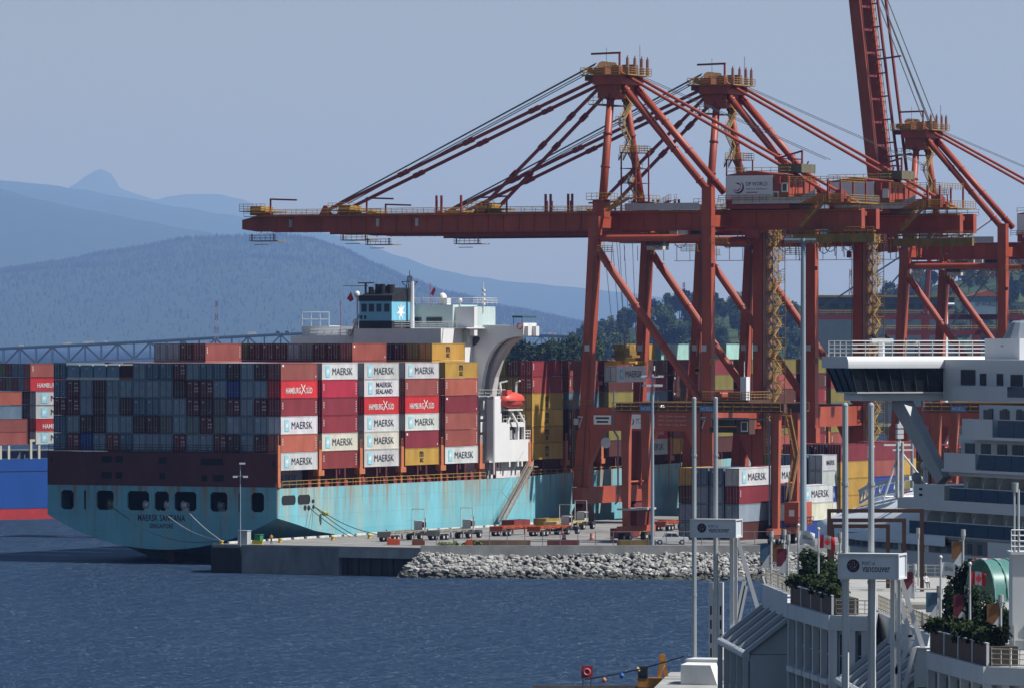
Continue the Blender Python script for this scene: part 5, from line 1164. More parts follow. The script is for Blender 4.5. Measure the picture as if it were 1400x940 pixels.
# the gull crossing in front of the gantry
gl_ = thing('gull', 'white gull flying in front of the yard gantry girder', 'bird', py(905,556,893), R(20))
b = MB(); pr = [(-.32,.01),(-.22,.06),(0,.1),(.18,.08),(.28,.05),(.36,.045),(.42,.01)]
vs_ = [(x, r*math.cos(a), r*math.sin(a)) for x, r in pr for a in [2*math.pi*i/8 for i in range(8)]]
b.add(vs_, [(k*8+i,k*8+(i+1)%8,(k+1)*8+(i+1)%8,(k+1)*8+i) for k in range(len(pr)-1) for i in range(8)])
b.add([(-.3,-.02,0),(-.5,-.12,.01),(-.5,.12,.01),(-.3,.02,0)],[(0,1,2,3),(3,2,1,0)]).tube((.42,0,0),(.5,0,-.02),.015,.005,n=4)
for sg in (-1,1): b.add([(.16,sg*.06,.05),(-.06,sg*.07,.05),(-.04,sg*.36,.30),(.18,sg*.34,.32),(-.12,sg*.70,.24),(.02,sg*.72,.22)],[(0,1,2,3),(3,2,4,5),(3,2,1,0),(5,4,2,3)])
b.build('body', M('feather_white',(.75,.75,.74),.7), gl_, smooth=False)
gl_.scale = (1.1,1.1,1.1)

# ---- lane paint, lashing bins and dock workers on the quay
lane = M('lane_yellow', (.42,.32,.06), .8, var=.4, vs=1.5); lanew = M('lane_white', (.50,.49,.46), .8, var=.4, vs=1.5)
for k, (w0, m_) in enumerate(((9.5,lane),(14.5,lanew),(19.0,lanew),(36.5,lane))):
    a = P(w0,-25,QZ+.004); b = MB().box(-.12,.12,0,180,0,.002).build('lane_line', m_, quay, a, TH)
for k, (w_, s_, c) in enumerate(((12,60,0),(13,70,1),(33,66,2),(36,84,0),(11,136,1),(40,50,2),(44,40,1),(47,30,0))):
    t = thing('lashing_bin', ['dark red lashing gear bin under the first crane legs','ochre lashing gear bin under the first crane legs','grey lashing gear bin beside the landside crane leg','dark red lashing gear bin behind the landside crane leg','ochre lashing gear bin beyond the first crane','grey lashing gear bin near the tall yard gantry','ochre lashing gear bin near the tall yard gantry','dark red lashing gear bin near the tall yard gantry'][k], 'bin', P(w_,s_,QZ), TH, 'lashing gear bins')
    m_ = [M('bin_red',(.18,.03,.025),.7,var=.3), M('bin_ochre',(.30,.19,.04),.7,var=.3), M('bin_grey',(.2,.21,.22),.7,var=.3)][c]
    MB().box(-1.2,1.2,-3,3,.15,.3).box(-1.2,-1.1,-3,3,.3,1.6).box(1.1,1.2,-3,3,.3,1.6).box(-1.1,1.1,-3,-2.9,.3,1.6).box(-1.1,1.1,2.9,3,.3,1.6).build('trough', m_, t)
    for y in (-2.4,2.4): MB().box(-1.1,1.1,y-.15,y+.15,0,.15).build('skid', m_, t)
# ================= frames for the other ships =================
class Frame:
    def __init__(s, x, y, rz): s.o = Vector((x,y,0)); s.rz = rz; s.c, s.s = math.cos(rz), math.sin(rz)
    def P(s, u, v, z=0): return Vector((s.o.x+s.c*u-s.s*v, s.o.y+s.s*u+s.c*v, z))
    def v_at(s, x, u):      # v on the line u = const seen at column x
        k = (x-700)/F; return (k*(s.o.y+s.s*u)-s.o.x-s.c*u)/(-s.s-k*s.c)
    def u_at(s, x, v):
        k = (x-700)/F; return (k*(s.o.y+s.c*v)-s.o.x+s.s*v)/(s.c-k*s.s)
# ---- the blue ship behind
B2 = Frame((37-700)/F*1152, 1152, R(-55))
S2 = thing('cargo_ship', 'royal blue ship with red boot topping moored behind the light blue ship', 'ship', B2.o, B2.rz)
bl = hull_paint('hull_royal_blue', (.012,.07,.30), .12, (.10,.06,.05))
rt = M('boot_red', (.40,.03,.035), .6, var=.2)
MB().box(-30,0,-70,60,2.2,12.2).build('hull', bl, S2); MB().box(-29.9,-.05,-70,60,-4,2.2).build('boot_topping', rt, S2)
MB().box(-29,.06,-70,60,9.7,9.85).build('rubbing_strake', M('strake_navy',(.01,.03,.13),.6), S2)
MB().box(-28,-1.6,-70,60,12.2,13.6).build('hatch_coaming', M('coaming_grey',(.10,.11,.12),.7), S2)
for x in (1.5, 43): 
    v = B2.v_at(x, 0)
    for dv in (0,1.9): MB().box(-.5,-.1,v+dv-.25,v+dv+.25,12.2,zy(603,1152)).build('cell_post', M('post_beige',(.55,.52,.42),.7), S2)
    MB().box(-.52,-.12,v-.25,v+2.15,zy(603,1152),zy(600,1152)).build('cell_bridge', MATS['post_beige'], S2)
G2 = 'containers on the blue ship'
zt2 = [zy(515,1152),zy(534,1152),zy(553,1152),zy(572,1152),zy(590,1152),zy(607,1152)]
def c2(u, x, r_, code, g, lab, end=False, doors=True):
    v = B2.v_at(x, u)
    container(0, 0, 0, code, lab, G2, g, H_=2.7, rz=B2.rz, pos=B2.P(u, v-(12.19 if end else 0), zt2[r_]), doors=doors, side_marks=not end)
for r_, (cd, g) in enumerate((('b',None),('H','H'),('l','M'),('l','M'),('H','H'),('l','M'))):
    x = 41.5 if r_ < 2 else 49
    c2(0, x, r_, cd, g, f'@ container {GD[g]}, {ORD[r_]} tier down, outer stack of the blue ship')
    v = B2.v_at(x, 0)
    for i in range(1, 6 if r_ < 2 else 4):
        container(0,0,0, 'DBBmkm'[(i+r_) % 6] if r_ < 2 else 'DDN'[i % 3], f'@ container end, {ORD[r_]} tier down, {ORD[i]} column in, on blue ship', G2, H_=2.7, rz=B2.rz, pos=B2.P(-i*2.5, v, zt2[r_]), side_marks=False)
for r_, (cd, xe) in {2:('o',30),3:('B',30),4:('b',37.5),5:('b',37.5)}.items():
    c2(0, xe, r_, cd, None, f'@ container with plain side, {ORD[r_]} tier down, left stack of the blue ship'.replace('left','after'), True, False)

# ================= waterfront terrace in the foreground =================
FZ = 13.5; AZ = 2.6
tw = M('terrace_white', (.62,.64,.66), .6, var=.10, vs=.3, rust=.12, rustc=(.30,.29,.27), streak=.12)
tfl = M('terrace_paving', (.36,.355,.34), .8, var=.12, vs=.5)
glz = M('tinted_glass', (.015,.03,.045), .12, var=0, spec=.6)
wood = M('planter_wood', (.10,.042,.022), .7, var=.35, vs=1.5)
ralb = M('railing_cream', (.60,.56,.47), .6, var=.1)
edge = [(1045,797),(1068,806),(1082,812),(1082,824),(1138,840),(1191,841),(1197,833),(1277,868),(1273,890),(1350,910),(1402,912)]
E_ = [gz(x,y,FZ) for x,y in edge]
TER = thing('waterfront_terrace', 'white waterfront terrace building with stepped bays, slanted glazing and promenade deck', 'building', (0,0,0))
poly = [(p.x,p.y) for p in E_]+[(47,383),(52,470),(50,541),(E_[0].x+.5,545)]
MB().prism(poly, FZ-.45, FZ).build('promenade_deck', [tfl], TER)
def outn(a, b): d = (b-a); return Vector((d.y,-d.x,0)).normalized()
def bay(a, b, n_, two=True):        # vertical front with pilasters and dark windows
    d = (b-a); L_ = Vector((d.x,d.y,0)).length; rz = math.atan2(d.y,d.x); org = Vector((a.x,a.y,0))
    def bx(name, x0,x1,y0,y1,z0,z1,m): return MB().box(x0,x1,y0,y1,z0,z1).build(name, m, TER, org, rz)
    bx('wall', 0, L_, .35, .8, -1, FZ-.46, tw); bx('cornice', -.25, L_+.25, -.35, .36, FZ-1.25, FZ-.02, tw)
    k = L_/n_
    for i in range(n_+1): bx('pilaster', i*k-.28, i*k+.28, -.28, .34, -1, FZ-1.26, tw)
    for i in range(n_):
        x0, x1 = i*k+.38, (i+1)*k-.38
        for z0, z1 in ((-1,3.2),(3.6,7.6),(8.4,FZ-1.6)):
            w_ = bx('window', x0, x1, .22, .33, z0, z1, glz)
            for f in (.33,.66): MB().box(x0+(x1-x0)*.5-.04,x0+(x1-x0)*.5+.04,.16,.21,z0,z1).build('mullion', tw, w_) if f < .5 else MB().box(x0,x1,.165,.205,z0+(z1-z0)*.5-.04,z0+(z1-z0)*.5+.04).build('transom_bar', tw, w_)
        if two: bx('sill_shelf', i*k+.3, (i+1)*k-.3, -.5, .2, 7.75, 8.2, tw)
def sloped(a, b, n_):               # slanted glazing between bays
    d = (b-a); L_ = Vector((d.x,d.y,0)).length; rz = math.atan2(d.y,d.x); org = Vector((a.x,a.y,0))
    MB().box(0,L_,-.2,.5,FZ-2.2,FZ-.02).build('cornice', tw, TER, org, rz)
    g = MB().add([(0,-.1,FZ-2.2),(L_,-.1,FZ-2.2),(L_,-3.9,FZ-5.2),(0,-3.9,FZ-5.2)],[(0,3,2,1)]).build('sloped_glass', glz, TER, org, rz)
    k = L_/n_
    for i in range(n_+1):
        x = i*k; MB().beam((x,-.1,FZ-2.0),(x,-4.0,FZ-5.05),.5,.35).build('glazing_rib', tw, TER, org, rz)
        MB().box(x-.14,x+.14,-4.35,-3.9,-1,FZ-5.3).build('column', tw, TER, org, rz)
        if i < n_:
            MB().beam((x+k/2,-.3,FZ-2.25),(x+k/2,-3.9,FZ-5.1),.12,.12).build('glazing_bar', tw, TER, org, rz)
            w_ = MB().box(x+.3,x+k-.3,-3.78,-3.7,-1,FZ-5.9).build('window', glz, TER, org, rz)
            MB().box(x+k/2-.05,x+k/2+.05,-3.85,-3.79,-1,FZ-5.9).build('mullion', tw, w_)
    MB().tube((-.2,-4.1,FZ-5.35),(L_+.2,-4.1,FZ-5.35),.36,n=10).build('gutter', tw, TER, org, rz)
    MB().box(0,L_,-3.7,0,-1,FZ-5.35).build('lower_wall', tw, TER, org, rz)
    MB().ext([(-.05,-.1,FZ-2.2),(-.05,-3.9,FZ-5.3),(-.05,-.1,FZ-5.3)],(.1,0,0)).build('end_wall', tw, TER, org, rz)
    MB().ext([(L_-.3,-.1,FZ-2.25),(L_-.3,-3.9,FZ-5.3),(L_-.3,-.1,FZ-5.3)],(.1,0,0)).build('end_wall', tw, TER, org, rz)
sloped(E_[0], E_[2], 4); bay(E_[3], E_[4], 5); bay(E_[4]+Vector((.2,-.05,0)), E_[5], 2); sloped(E_[6], E_[7], 8); bay(E_[8], E_[9], 5); bay(E_[9]+Vector((.2,-.05,0)), E_[10], 2)
for a, b in ((2,3),(7,8),(5,6)): bay(E_[a], E_[b], 1, False)
def railing(a, b, z=FZ, h=1.25):
    d = (b-a); L_ = Vector((d.x,d.y,0)).length; rz = math.atan2(d.y,d.x); n_ = max(1, round(L_/1.7)); k = L_/n_
    for i in range(n_):
        f = MB().box(i*k+.06,(i+1)*k-.06,-.03,.03,z+h-.08,z+h).box(i*k+.06,(i+1)*k-.06,-.02,.02,z+.1,z+.18).box(i*k+.06,(i+1)*k-.06,-.02,.02,z+.5,z+.55).box(i*k+.06,(i+1)*k-.06,-.02,.02,z+.85,z+.9).box(i*k+k/2-.03,i*k+k/2+.03,-.025,.025,z+.18,z+h-.08)
        f.build('railing_panel', ralb, TER, (a.x,a.y,0), rz)
    for i in range(n_+1): MB().box(i*k-.06,i*k+.06,-.06,.06,z,z+h+.05).build('railing_post', ralb, TER, (a.x,a.y,0), rz)
for a, b in ((0,1),(1,2),(4,5),(6,7),(9,10)): railing(E_[a]+Vector((.3,.2,0)), E_[b]+Vector((.3,.2,0)))
railing(Vector((E_[0].x+.8,543.5,0)), Vector((49.5,540,0))); railing(E_[0]+Vector((.3,.2,0)), Vector((E_[0].x+.8,543.5,0)))
rnl = random.Random(31)
hedge_m = [leaf_cloud(900, 1.3, .9, .75, .15, rnl, 9).mesh('foliage') for _ in range(3)]
for m_ in hedge_m: m_.materials.append(leaf_mat('hedge_leaf', (.030,.048,.014)))
con_m = [leaf_cloud(2600, 1.15, 1.15, 2.3, .15, rnl, 16).mesh('crown') for _ in range(4)]
for m_ in con_m: m_.materials.append(leaf_mat('yew_leaf', (.022,.042,.014)))
def planter(a, b, lab):
    d = (b-a); L_ = Vector((d.x,d.y,0)).length; rz = math.atan2(d.y,d.x)
    t = thing('planter', lab, 'planter', Vector((a.x,a.y,FZ)), rz, 'timber planters on the terrace edge')
    MB().box(.1,L_-.1,.1,2.2,.02,1.35).build('trough', M('planter_soil',(.05,.04,.03),.9), t)
    n_ = 4; k = L_/n_
    for i in range(n_): MB().box(i*k+.12,(i+1)*k-.12,-.02,.09,.05,1.5).build('timber_panel', wood, t)
    for i in range(n_+1): MB().box(i*k-.09,i*k+.09,-.08,.1,0,1.55).build('post', tw, t)
    MB().box(-.1,L_+.1,-.06,.12,1.55,1.62).build('cap_rail', tw, t)
    return t
planter(E_[3], E_[4], 'timber panelled planter on the bay beside the first white flag pole'); planter(E_[8], E_[9], 'timber panelled planter on the nearer bay, with tall dark evergreens')
def hedge(lab, a, b, z, sc_, n_):
    t = thing('hedge', lab, 'hedge', Vector((a.x,a.y,z)), 0, 'hedges in the terrace planters')
    for i in range(n_):
        p = a.lerp(b, (i+.5)/n_); obj('foliage', hedge_m[i % 3], None, t, (p.x-a.x+.7, p.y-a.y+1.0, .45), i*1.7, scale=(sc_,sc_,sc_*rnl.uniform(.8,1.2)))
    for i in range(3): p = a.lerp(b, (i+.5)/3); MB().tube((p.x-a.x+.7,p.y-a.y+1,0),(p.x-a.x+.7,p.y-a.y+1,.6),.05,n=5).build('stem', MATS['bark'], t)
hedge('clipped dark hedge in the planter under the white and red flags', E_[3], E_[4], FZ+1.4, .95, 16)
hedge('clipped dark hedge in the planter on the nearer bay', E_[8], E_[9], FZ+1.4, .95, 18)
def evergreen(lab, x, ytop, ybase, Y, wx=1.0):
    p = py(x, ybase, Y); h = (ybase-ytop)*Y/F; t = thing('evergreen_tree', lab, 'tree', p, 0, 'dark evergreens on the terrace')
    MB().tube((0,0,0),(0,0,h*.6),.12,.05,n=6).build('trunk', MATS['bark'], t); obj('crown', rnl.choice(con_m), None, t, (0,0,h*.5), rnl.uniform(0,6), scale=(wx*h/5.2,wx*h/5.2,h/4.6))
evergreen('dark evergreen in the planter between the white and the red flag', 1108, 750, 816, 500, 1.7)
evergreen('low dark evergreen left of the framed arches', 1138, 760, 816, 505, 1.9)
evergreen('broad dark evergreen behind the nearer planter hedge', 1318, 763, 872, 445, 1.0)
evergreen('dark evergreen beside the white flag pole on the nearer bay', 1304, 800, 880, 440, .9)
evergreen('dark evergreen next to the maple leaf flag', 1336, 798, 885, 436, .95)
evergreen('dark evergreen in front of the green barrel canopy', 1360, 815, 888, 434, 1.0)
evergreen('small dark evergreen under the green barrel canopy', 1374, 828, 890, 432, .9)
evergreen('dark evergreen beside the striped awning', 1352, 775, 830, 470, .9)
# corten arches
cor = M('corten_brown', (.055,.022,.014), .75, var=.25)
for k, (xa, xb, yt, Y) in enumerate(((1133.5,1260.5,700,512),(1136,1236,713,515.5),(1138,1214,721,519))):
    a = py(xa,yt,Y); b = py(xb,yt,Y); h = a.z-FZ
    t = thing('steel_arch', ['largest brown steel arch framing the terrace walk','middle brown steel arch inside the largest one','smallest brown steel arch inside the middle one'][k], 'arch', Vector((a.x,Y,FZ)), 0, 'nested steel arches')
    MB().box(-.17,.17,-.2,.2,0,h).build('post', cor, t); MB().box(b.x-a.x-.17,b.x-a.x+.17,-.2,.2,0,h).build('post', cor, t); MB().box(-.17,b.x-a.x+.17,-.202,.202,h,h+.34).build('lintel', cor, t)
# flags
flw = M('flag_white', (.74,.75,.76), .8, var=.05); flr = M('flag_maple_red', (.55,.02,.03), .8, var=.08); flg = M('flag_print_grey', (.35,.38,.42), .8)
polem = M('pole_pale', (.55,.57,.58), .4, metal=.3, var=.05)
def cloth(x0, x1, z0, z1, droop=.25, nx=10, nz=6, off=0):
    b = MB()
    for j in range(nz+1):
        for i in range(nx+1):
            u = i/nx; x = x0+(x1-x0)*u; q = x/2.2; b.v.append((x*.93, .20*math.sin(q*5.5+j*.35)*min(1,q*2)+off, z0+(z1-z0)*j/nz - droop*q*q*1.6 + .07*math.sin(q*6+j)))
    for j in range(nz):
        for i in range(nx): b.f.append((j*(nx+1)+i,j*(nx+1)+i+1,(j+1)*(nx+1)+i+1,(j+1)*(nx+1)+i)); b.m.append(0)
    return b
LEAF = [(0,1),(.14,.62),(.36,.74),(.28,.28),(.58,.5),(.66,.34),(1,.38),(.86,.1),(.98,.02),(.5,-.32),(.55,-.5),(.06,-.44),(.06,-.95)]
LEAF = LEAF + [(-x,y) for x,y in reversed(LEAF[1:])]
def flag_pole(lab, x, ytop, ybase, Y, kind, fy, W=1.45):
    p = py(x, ybase, Y); t = thing('flag_pole', lab, 'flag', p, 0, 'flag poles on the terrace edge'); h = (ybase-ytop)*Y/F
    MB().tube((0,0,0),(0,0,h),.11,.07,n=8).build('pole', polem, t); MB().ball((0,0,h+.1),.16,8,6).build('finial', polem, t)
    z1 = (ybase-fy)*Y/F; Hf = 1.15 if W > 1.2 else 1.0
    if kind == 'maple':
        f = cloth(.1,.1+W*.27,z1-Hf,z1).build('flag_band', flr, t); cloth(.1+W*.27,.1+W*.73,z1-Hf,z1).build('flag_field', flw, t); cloth(.1+W*.73,.1+W,z1-Hf,z1).build('flag_band', flr, t)
        b = MB(); cx = .1+W*.5; q = cx/2.2
        b.add([((cx+a*.20*W)*.93, -.22, z1-Hf*.5-.25*q*q*1.6+c*.45) for a, c in LEAF], [tuple(range(len(LEAF)-1,-1,-1))]); b.build('maple_leaf', flr, t)
    else:
        cloth(.1,.1+W,z1-Hf,z1).build('flag', flw, t); cloth(.1+W*.22,.1+W*.45,z1-Hf*.7,z1-Hf*.35,off=-.02).build('emblem', flg, t); cloth(.1+W*.5,.1+W*.85,z1-Hf*.6,z1-Hf*.45,off=-.02).build('print', flg, t)
flag_pole('pole with white flag standing before the first timber planter', 1091.5, 719, 830, 500, 'white', 725)
flag_pole('pole with red and white maple leaf flag before the first timber planter', 1119, 724, 836, 494, 'maple', 731)
flag_pole('pole with drooping white flag before the nearer timber planter', 1286, 763, 896, 428, 'white', 768, 1.05)
flag_pole('pole with red and white maple leaf flag before the nearer planter', 1326, 772, 906, 421, 'maple', 781, 1.15)
# lamp posts with banners
lampm = M('lamp_grey', (.36,.38,.38), .5); ban_b = M('banner_blue', (.05,.11,.19), .7, var=.15); ban_r = M('banner_maroon', (.13,.012,.03), .7, var=.1); ban_w = M('banner_white', (.5,.52,.55), .7); ban_o = M('banner_ochre', (.16,.07,.02), .7)
def lamp(lab, x, ytop, ybase, Y, ban=None):
    p = py(x, ybase, Y); h = (ybase-ytop)*Y/F; t = thing('terrace_lamp', lab, 'lamp', p, 0, 'lamp posts on the terrace')
    MB().tube((0,0,0),(0,0,h-.9),.08,n=8).build('post', polem, t); MB().tube((0,0,h-.95),(0,0,h-.55),.11,.2,n=10).tube((0,0,h-.55),(0,0,h),.22,.2,n=10).build('lamp_head', lampm, t)
    if ban:
        z = h*.62; MB().box(-1.05,-.12,-.03,.03,z-.75,z+.85).build('banner', ban, t); MB().ext([(-1.05,-.035,z-.75-.62),(-.12,-.035,z-.75-.62),(-.12,-.035,z+.0)],(0,.07,0)).build('banner_foot', ban_w, t)
LAMPS = [(1054.5,725,805,524,ban_b,'with blue banner at the far corner railing'),(1072,723,810,520,ban_o,'with ochre banner near the far corner railing'),(1077.5,730,815,514,ban_r,'with maroon banner just before the first planter'),(1148.5,727,808,520,None,'behind the arches by the promenade'),
 (1255.5,721,800,524,None,'beside the largest arch post'),(1317,723,800,510,ban_o,'with ochre banner in front of the cruise ship promenade'),(1284,800,862,452,ban_b,'with blue banner beside the recessed railing'),(1322,800,872,438,ban_r,'with maroon banner among the evergreens'),(1368.5,812,888,424,ban_o,'with ochre banner by the near railing'),(1250,770,835,480,ban_r,'with maroon banner on the open promenade'),(1119,765,815,502,ban_r,'with maroon banner between hedge and red flag'),(1152,790,835,492,ban_b,'with round globe next to the near railing')]
for (x,yt,yb,Y,bn,lab) in LAMPS: lamp('slim lamp post '+lab, x, yt, yb, Y, bn)
# people
skin = M('skin', (.42,.24,.16), .6, var=.05); hairm = M('hair_dark', (.02,.014,.01), .7)
def person(lab, loc, shirt, pants, pose='stand', rz=0, h=1.72):
    t = thing('person', lab, 'person', loc, rz); k = h/1.72
    if pose == 'stand': J = {'p':(0,0,.92),'c':(0,-.01,1.22),'n':(0,0,1.46),'h':(0,-.03,1.6),'sl':(-.19,0,1.40),'sr':(.19,0,1.40),'el':(-.25,.03,1.12),'er':(.25,.03,1.12),'hl':(-.22,-.12,.90),'hr':(.2,-.14,.95),'kl':(-.10,-.03,.50),'kr':(.10,.0,.50),'fl':(-.11,.02,.07),'fr':(.11,.05,.07),'tl':(-.12,-.14,.04),'tr':(.12,-.12,.04)}
    else: J = {'p':(0,0,.50),'c':(0,-.05,.82),'n':(0,-.06,1.06),'h':(0,-.1,1.2),'sl':(-.19,-.04,1.0),'sr':(.19,-.04,1.0),'el':(-.24,-.12,.76),'er':(.24,-.12,.76),'hl':(-.12,-.36,.62),'hr':(.12,-.36,.62),'kl':(-.12,-.44,.50),'kr':(.12,-.44,.50),'fl':(-.12,-.46,.08),'fr':(.12,-.46,.08),'tl':(-.13,-.6,.04),'tr':(.13,-.6,.04)}
    rad = {'p':(.15,.11),'c':(.15,.11),'n':(.055,.055),'h':(.085,.1),'sl':(.07,.065),'sr':(.07,.065),'el':(.048,.048),'er':(.048,.048),'hl':(.035,.03),'hr':(.035,.03),'kl':(.065,.065),'kr':(.065,.065),'fl':(.045,.045),'fr':(.045,.045),'tl':(.04,.03),'tr':(.04,.03)}
    ks = list(J); me = bpy.data.meshes.new('body')
    me.from_pydata([tuple(v*k for v in J[q]) for q in ks], [(ks.index(a),ks.index(b)) for a,b in (('p','c'),('c','n'),('n','h'),('c','sl'),('c','sr'),('sl','el'),('sr','er'),('el','hl'),('er','hr'),('p','kl'),('p','kr'),('kl','fl'),('kr','fr'),('fl','tl'),('fr','tr'))], [])
    o = bpy.data.objects.new('tmp', me); COL.objects.link(o); md = o.modifiers.new('s','SKIN')
    for i, q in enumerate(ks): me.skin_vertices[0].data[i].radius = tuple(r*k for r in rad[q]); me.skin_vertices[0].data[i].use_root = (q == 'p')
    o.modifiers.new('u','SUBSURF').levels = 1
    bm_ = bpy.data.meshes.new_from_object(o.evaluated_get(bpy.context.evaluated_depsgraph_get())); bpy.data.objects.remove(o)
    bm_.materials.clear()
    for m_ in (skin, M('cloth_'+lab[:14].replace(' ','_'), shirt, .8), M('trousers_'+lab[:14].replace(' ','_'), pants, .8)): bm_.materials.append(m_)
    zn, zp, yh = J['n'][2]*k, J['p'][2]*k, J['hl'][2]*k
    for p_ in bm_.polygons:
        z = p_.center.z; x = abs(p_.center.x)
        p_.material_index = 0 if z > zn+.01 or (x > .17*k and z < J['el'][2]*k+.04 and pose == 'stand') else 2 if z < zp+.04 else 1; p_.use_smooth = True
    body = obj('body', bm_, None, t)
    hx, hy, hz_ = (v*k for v in J['h']); MB().ball((hx,hy+.03,hz_+.045),.108*k,10,6,(1,1.05,.95)).build('hair', hairm, body, smooth=True)
    MB().cbox((hx,hy-.105*k,hz_-.0),(.03,.04,.05)).build('nose', skin, body)
    return t
person('person in a pink top seated on the promenade bench', py(1247.5,812,500)+Vector((0,0,.25)), (.55,.12,.18), (.05,.05,.07), 'sit', R(160))
person('person in white top seated by the largest arch', py(1265,806,505)+Vector((0,0,.2)), (.7,.7,.7), (.03,.03,.04), 'sit', R(30))
person('person in dark jacket seated beside the person in pink', py(1242,812,503)+Vector((0,0,.25)), (.03,.03,.04), (.04,.04,.05), 'sit', R(150))
bench = thing('promenade_bench', 'curved pale concrete bench on the open promenade', 'bench', py(1252,812,500), 0)
MB().box(-1.3,2.6,-.3,.35,.42,.55).build('seat', M('bench_concrete',(.45,.44,.41),.8), bench)
for x in (-1,2.2): MB().box(x-.15,x+.15,-.25,.3,0,.42).build('leg', MATS['bench_concrete'], bench)
t = thing('pipe_seat', 'long rounded pale pipe shaped bench with dark end on the promenade', 'bench', py(1262,832,470), R(0)); MB().tube((-1.6,0,.4),(1.5,0,.4),.42,n=12).build('seat', MATS['bench_concrete'], t); MB().tube((1.5,0,.4),(1.7,0,.4),.42,n=12).build('end_cap', dark, t)
t = thing('picnic_table', 'dark picnic table behind the near port sign', 'table', py(1203,800,515)); MB().box(-1,1,-.4,.4,.7,.78).build('table_top', wood, t); MB().box(-1,1,-.9,-.65,.4,.46).build('bench_seat', wood, t)
for x in (-.7,.7): MB().beam((x,-.8,0),(x,0,.7),.1).beam((x,.6,0),(x,0,.7),.1).build('leg', wood, t)
# green barrel canopy, striped awning, right-hand tower
t = thing('barrel_canopy', 'green ribbed glass barrel canopy beside the white tower', 'canopy', py(1349,815,440), R(-72))
grn = M('canopy_green', (.10,.25,.22), .3, var=.15, vs=1.5); b = MB(); rC, LC = 2.9, 7.0
for k in range(11):
    a = math.pi*k/10; b.v += [(-LC*0, 0, 0)][:0]; b.v += [(rC*math.cos(a)*1.0, -.5, rC*math.sin(a)), (rC*math.cos(a), LC, rC*math.sin(a))]
for k in range(10): b.f.append((2*k,2*k+2,2*k+3,2*k+1)); b.m.append(0)
b.build('glass_vault', grn, t, smooth=True)
for j in range(8):
    y = -.5+j*(LC+.5)/7; MB().path([(rC*1.01*math.cos(math.pi*k/12), y, rC*1.01*math.sin(math.pi*k/12)) for k in range(13)], .07, 5).build('rib', M('canopy_rib',(.20,.36,.33),.5), t)
MB().box(-rC,-rC+.2,-.5,LC,-.3,.0).box(rC-.2,rC,-.5,LC,-.3,0).build('gutter', MATS['canopy_rib'], t, kind='stuff')
for y in (0,LC): 
    for x in (-rC+.1,rC-.1): MB().tube((x,y,-.3),(x,y,FZ-py(1374,815,440).z-.3 if False else -2.2),.09,n=6).build('post', tw, t)
t = thing('striped_awning', 'red and white striped awning behind the dark evergreens', 'awning', py(1331,766,500), R(-20))
for k in range(6): MB().ext([(k*.62,0,.2),(k*.62+.62,0,.2),(k*.62+.62,-1.4,-.7),(k*.62,-1.4,-.7)],(0,0,.04)).build('stripe', flr if k % 2 == 0 else flw, t)
MB().tube((0,-1.4,-.7),(3.7,-1.4,-.7),.04,n=5).tube((0,0,.2),(3.7,0,.2),.04,n=5).build('awning_frame', polem, t, kind='stuff')
TWR = thing('white_tower', 'white service tower with balcony at the terrace end', 'building', py(1391,912,415), 0)
tx0 = py(1383.5,720,415).x-TWR.location.x; tzt = zy(757,415)-TWR.location.z
MB().box(tx0,3.2,-.5,2.5,-12,tzt).build('wall', tw, TWR)
MB().box(tx0-.15,3.2,-.75,2.5,tzt,tzt+.2).build('balcony_slab', tw, TWR); MB().rail([(tx0-.1,-.7,tzt+.2),(3,-.7,tzt+.2)],1.6,.05,.6,4).build('balcony_railing', railw, TWR)
MB().tube((tx0+.15,-.3,tzt),(tx0+.15,-.3,zy(662,415)-TWR.location.z),.09,n=8).tube((tx0+.45,-.3,tzt),(tx0+.45,-.3,zy(668,415)-TWR.location.z),.09,n=8).build('lamp_pole', polem, TWR)
MB().tube((tx0+.2,-.3,zy(672,415)-TWR.location.z),(tx0+.2,-.3,zy(659,415)-TWR.location.z),.22,.26,n=10).build('lamp_head', lampm, TWR)
for z in (-2.5,-1.0,.5,2.0): 
    f = MB().box(tx0-.04,3,-.58,-.51,z,z+.12).build('stair_rail', railw, TWR)
for x in (tx0+.1,tx0+.9,tx0+1.7): MB().box(x,x+.08,-.6,-.52,-4,3.2).build('screen_bar', railw, TWR)
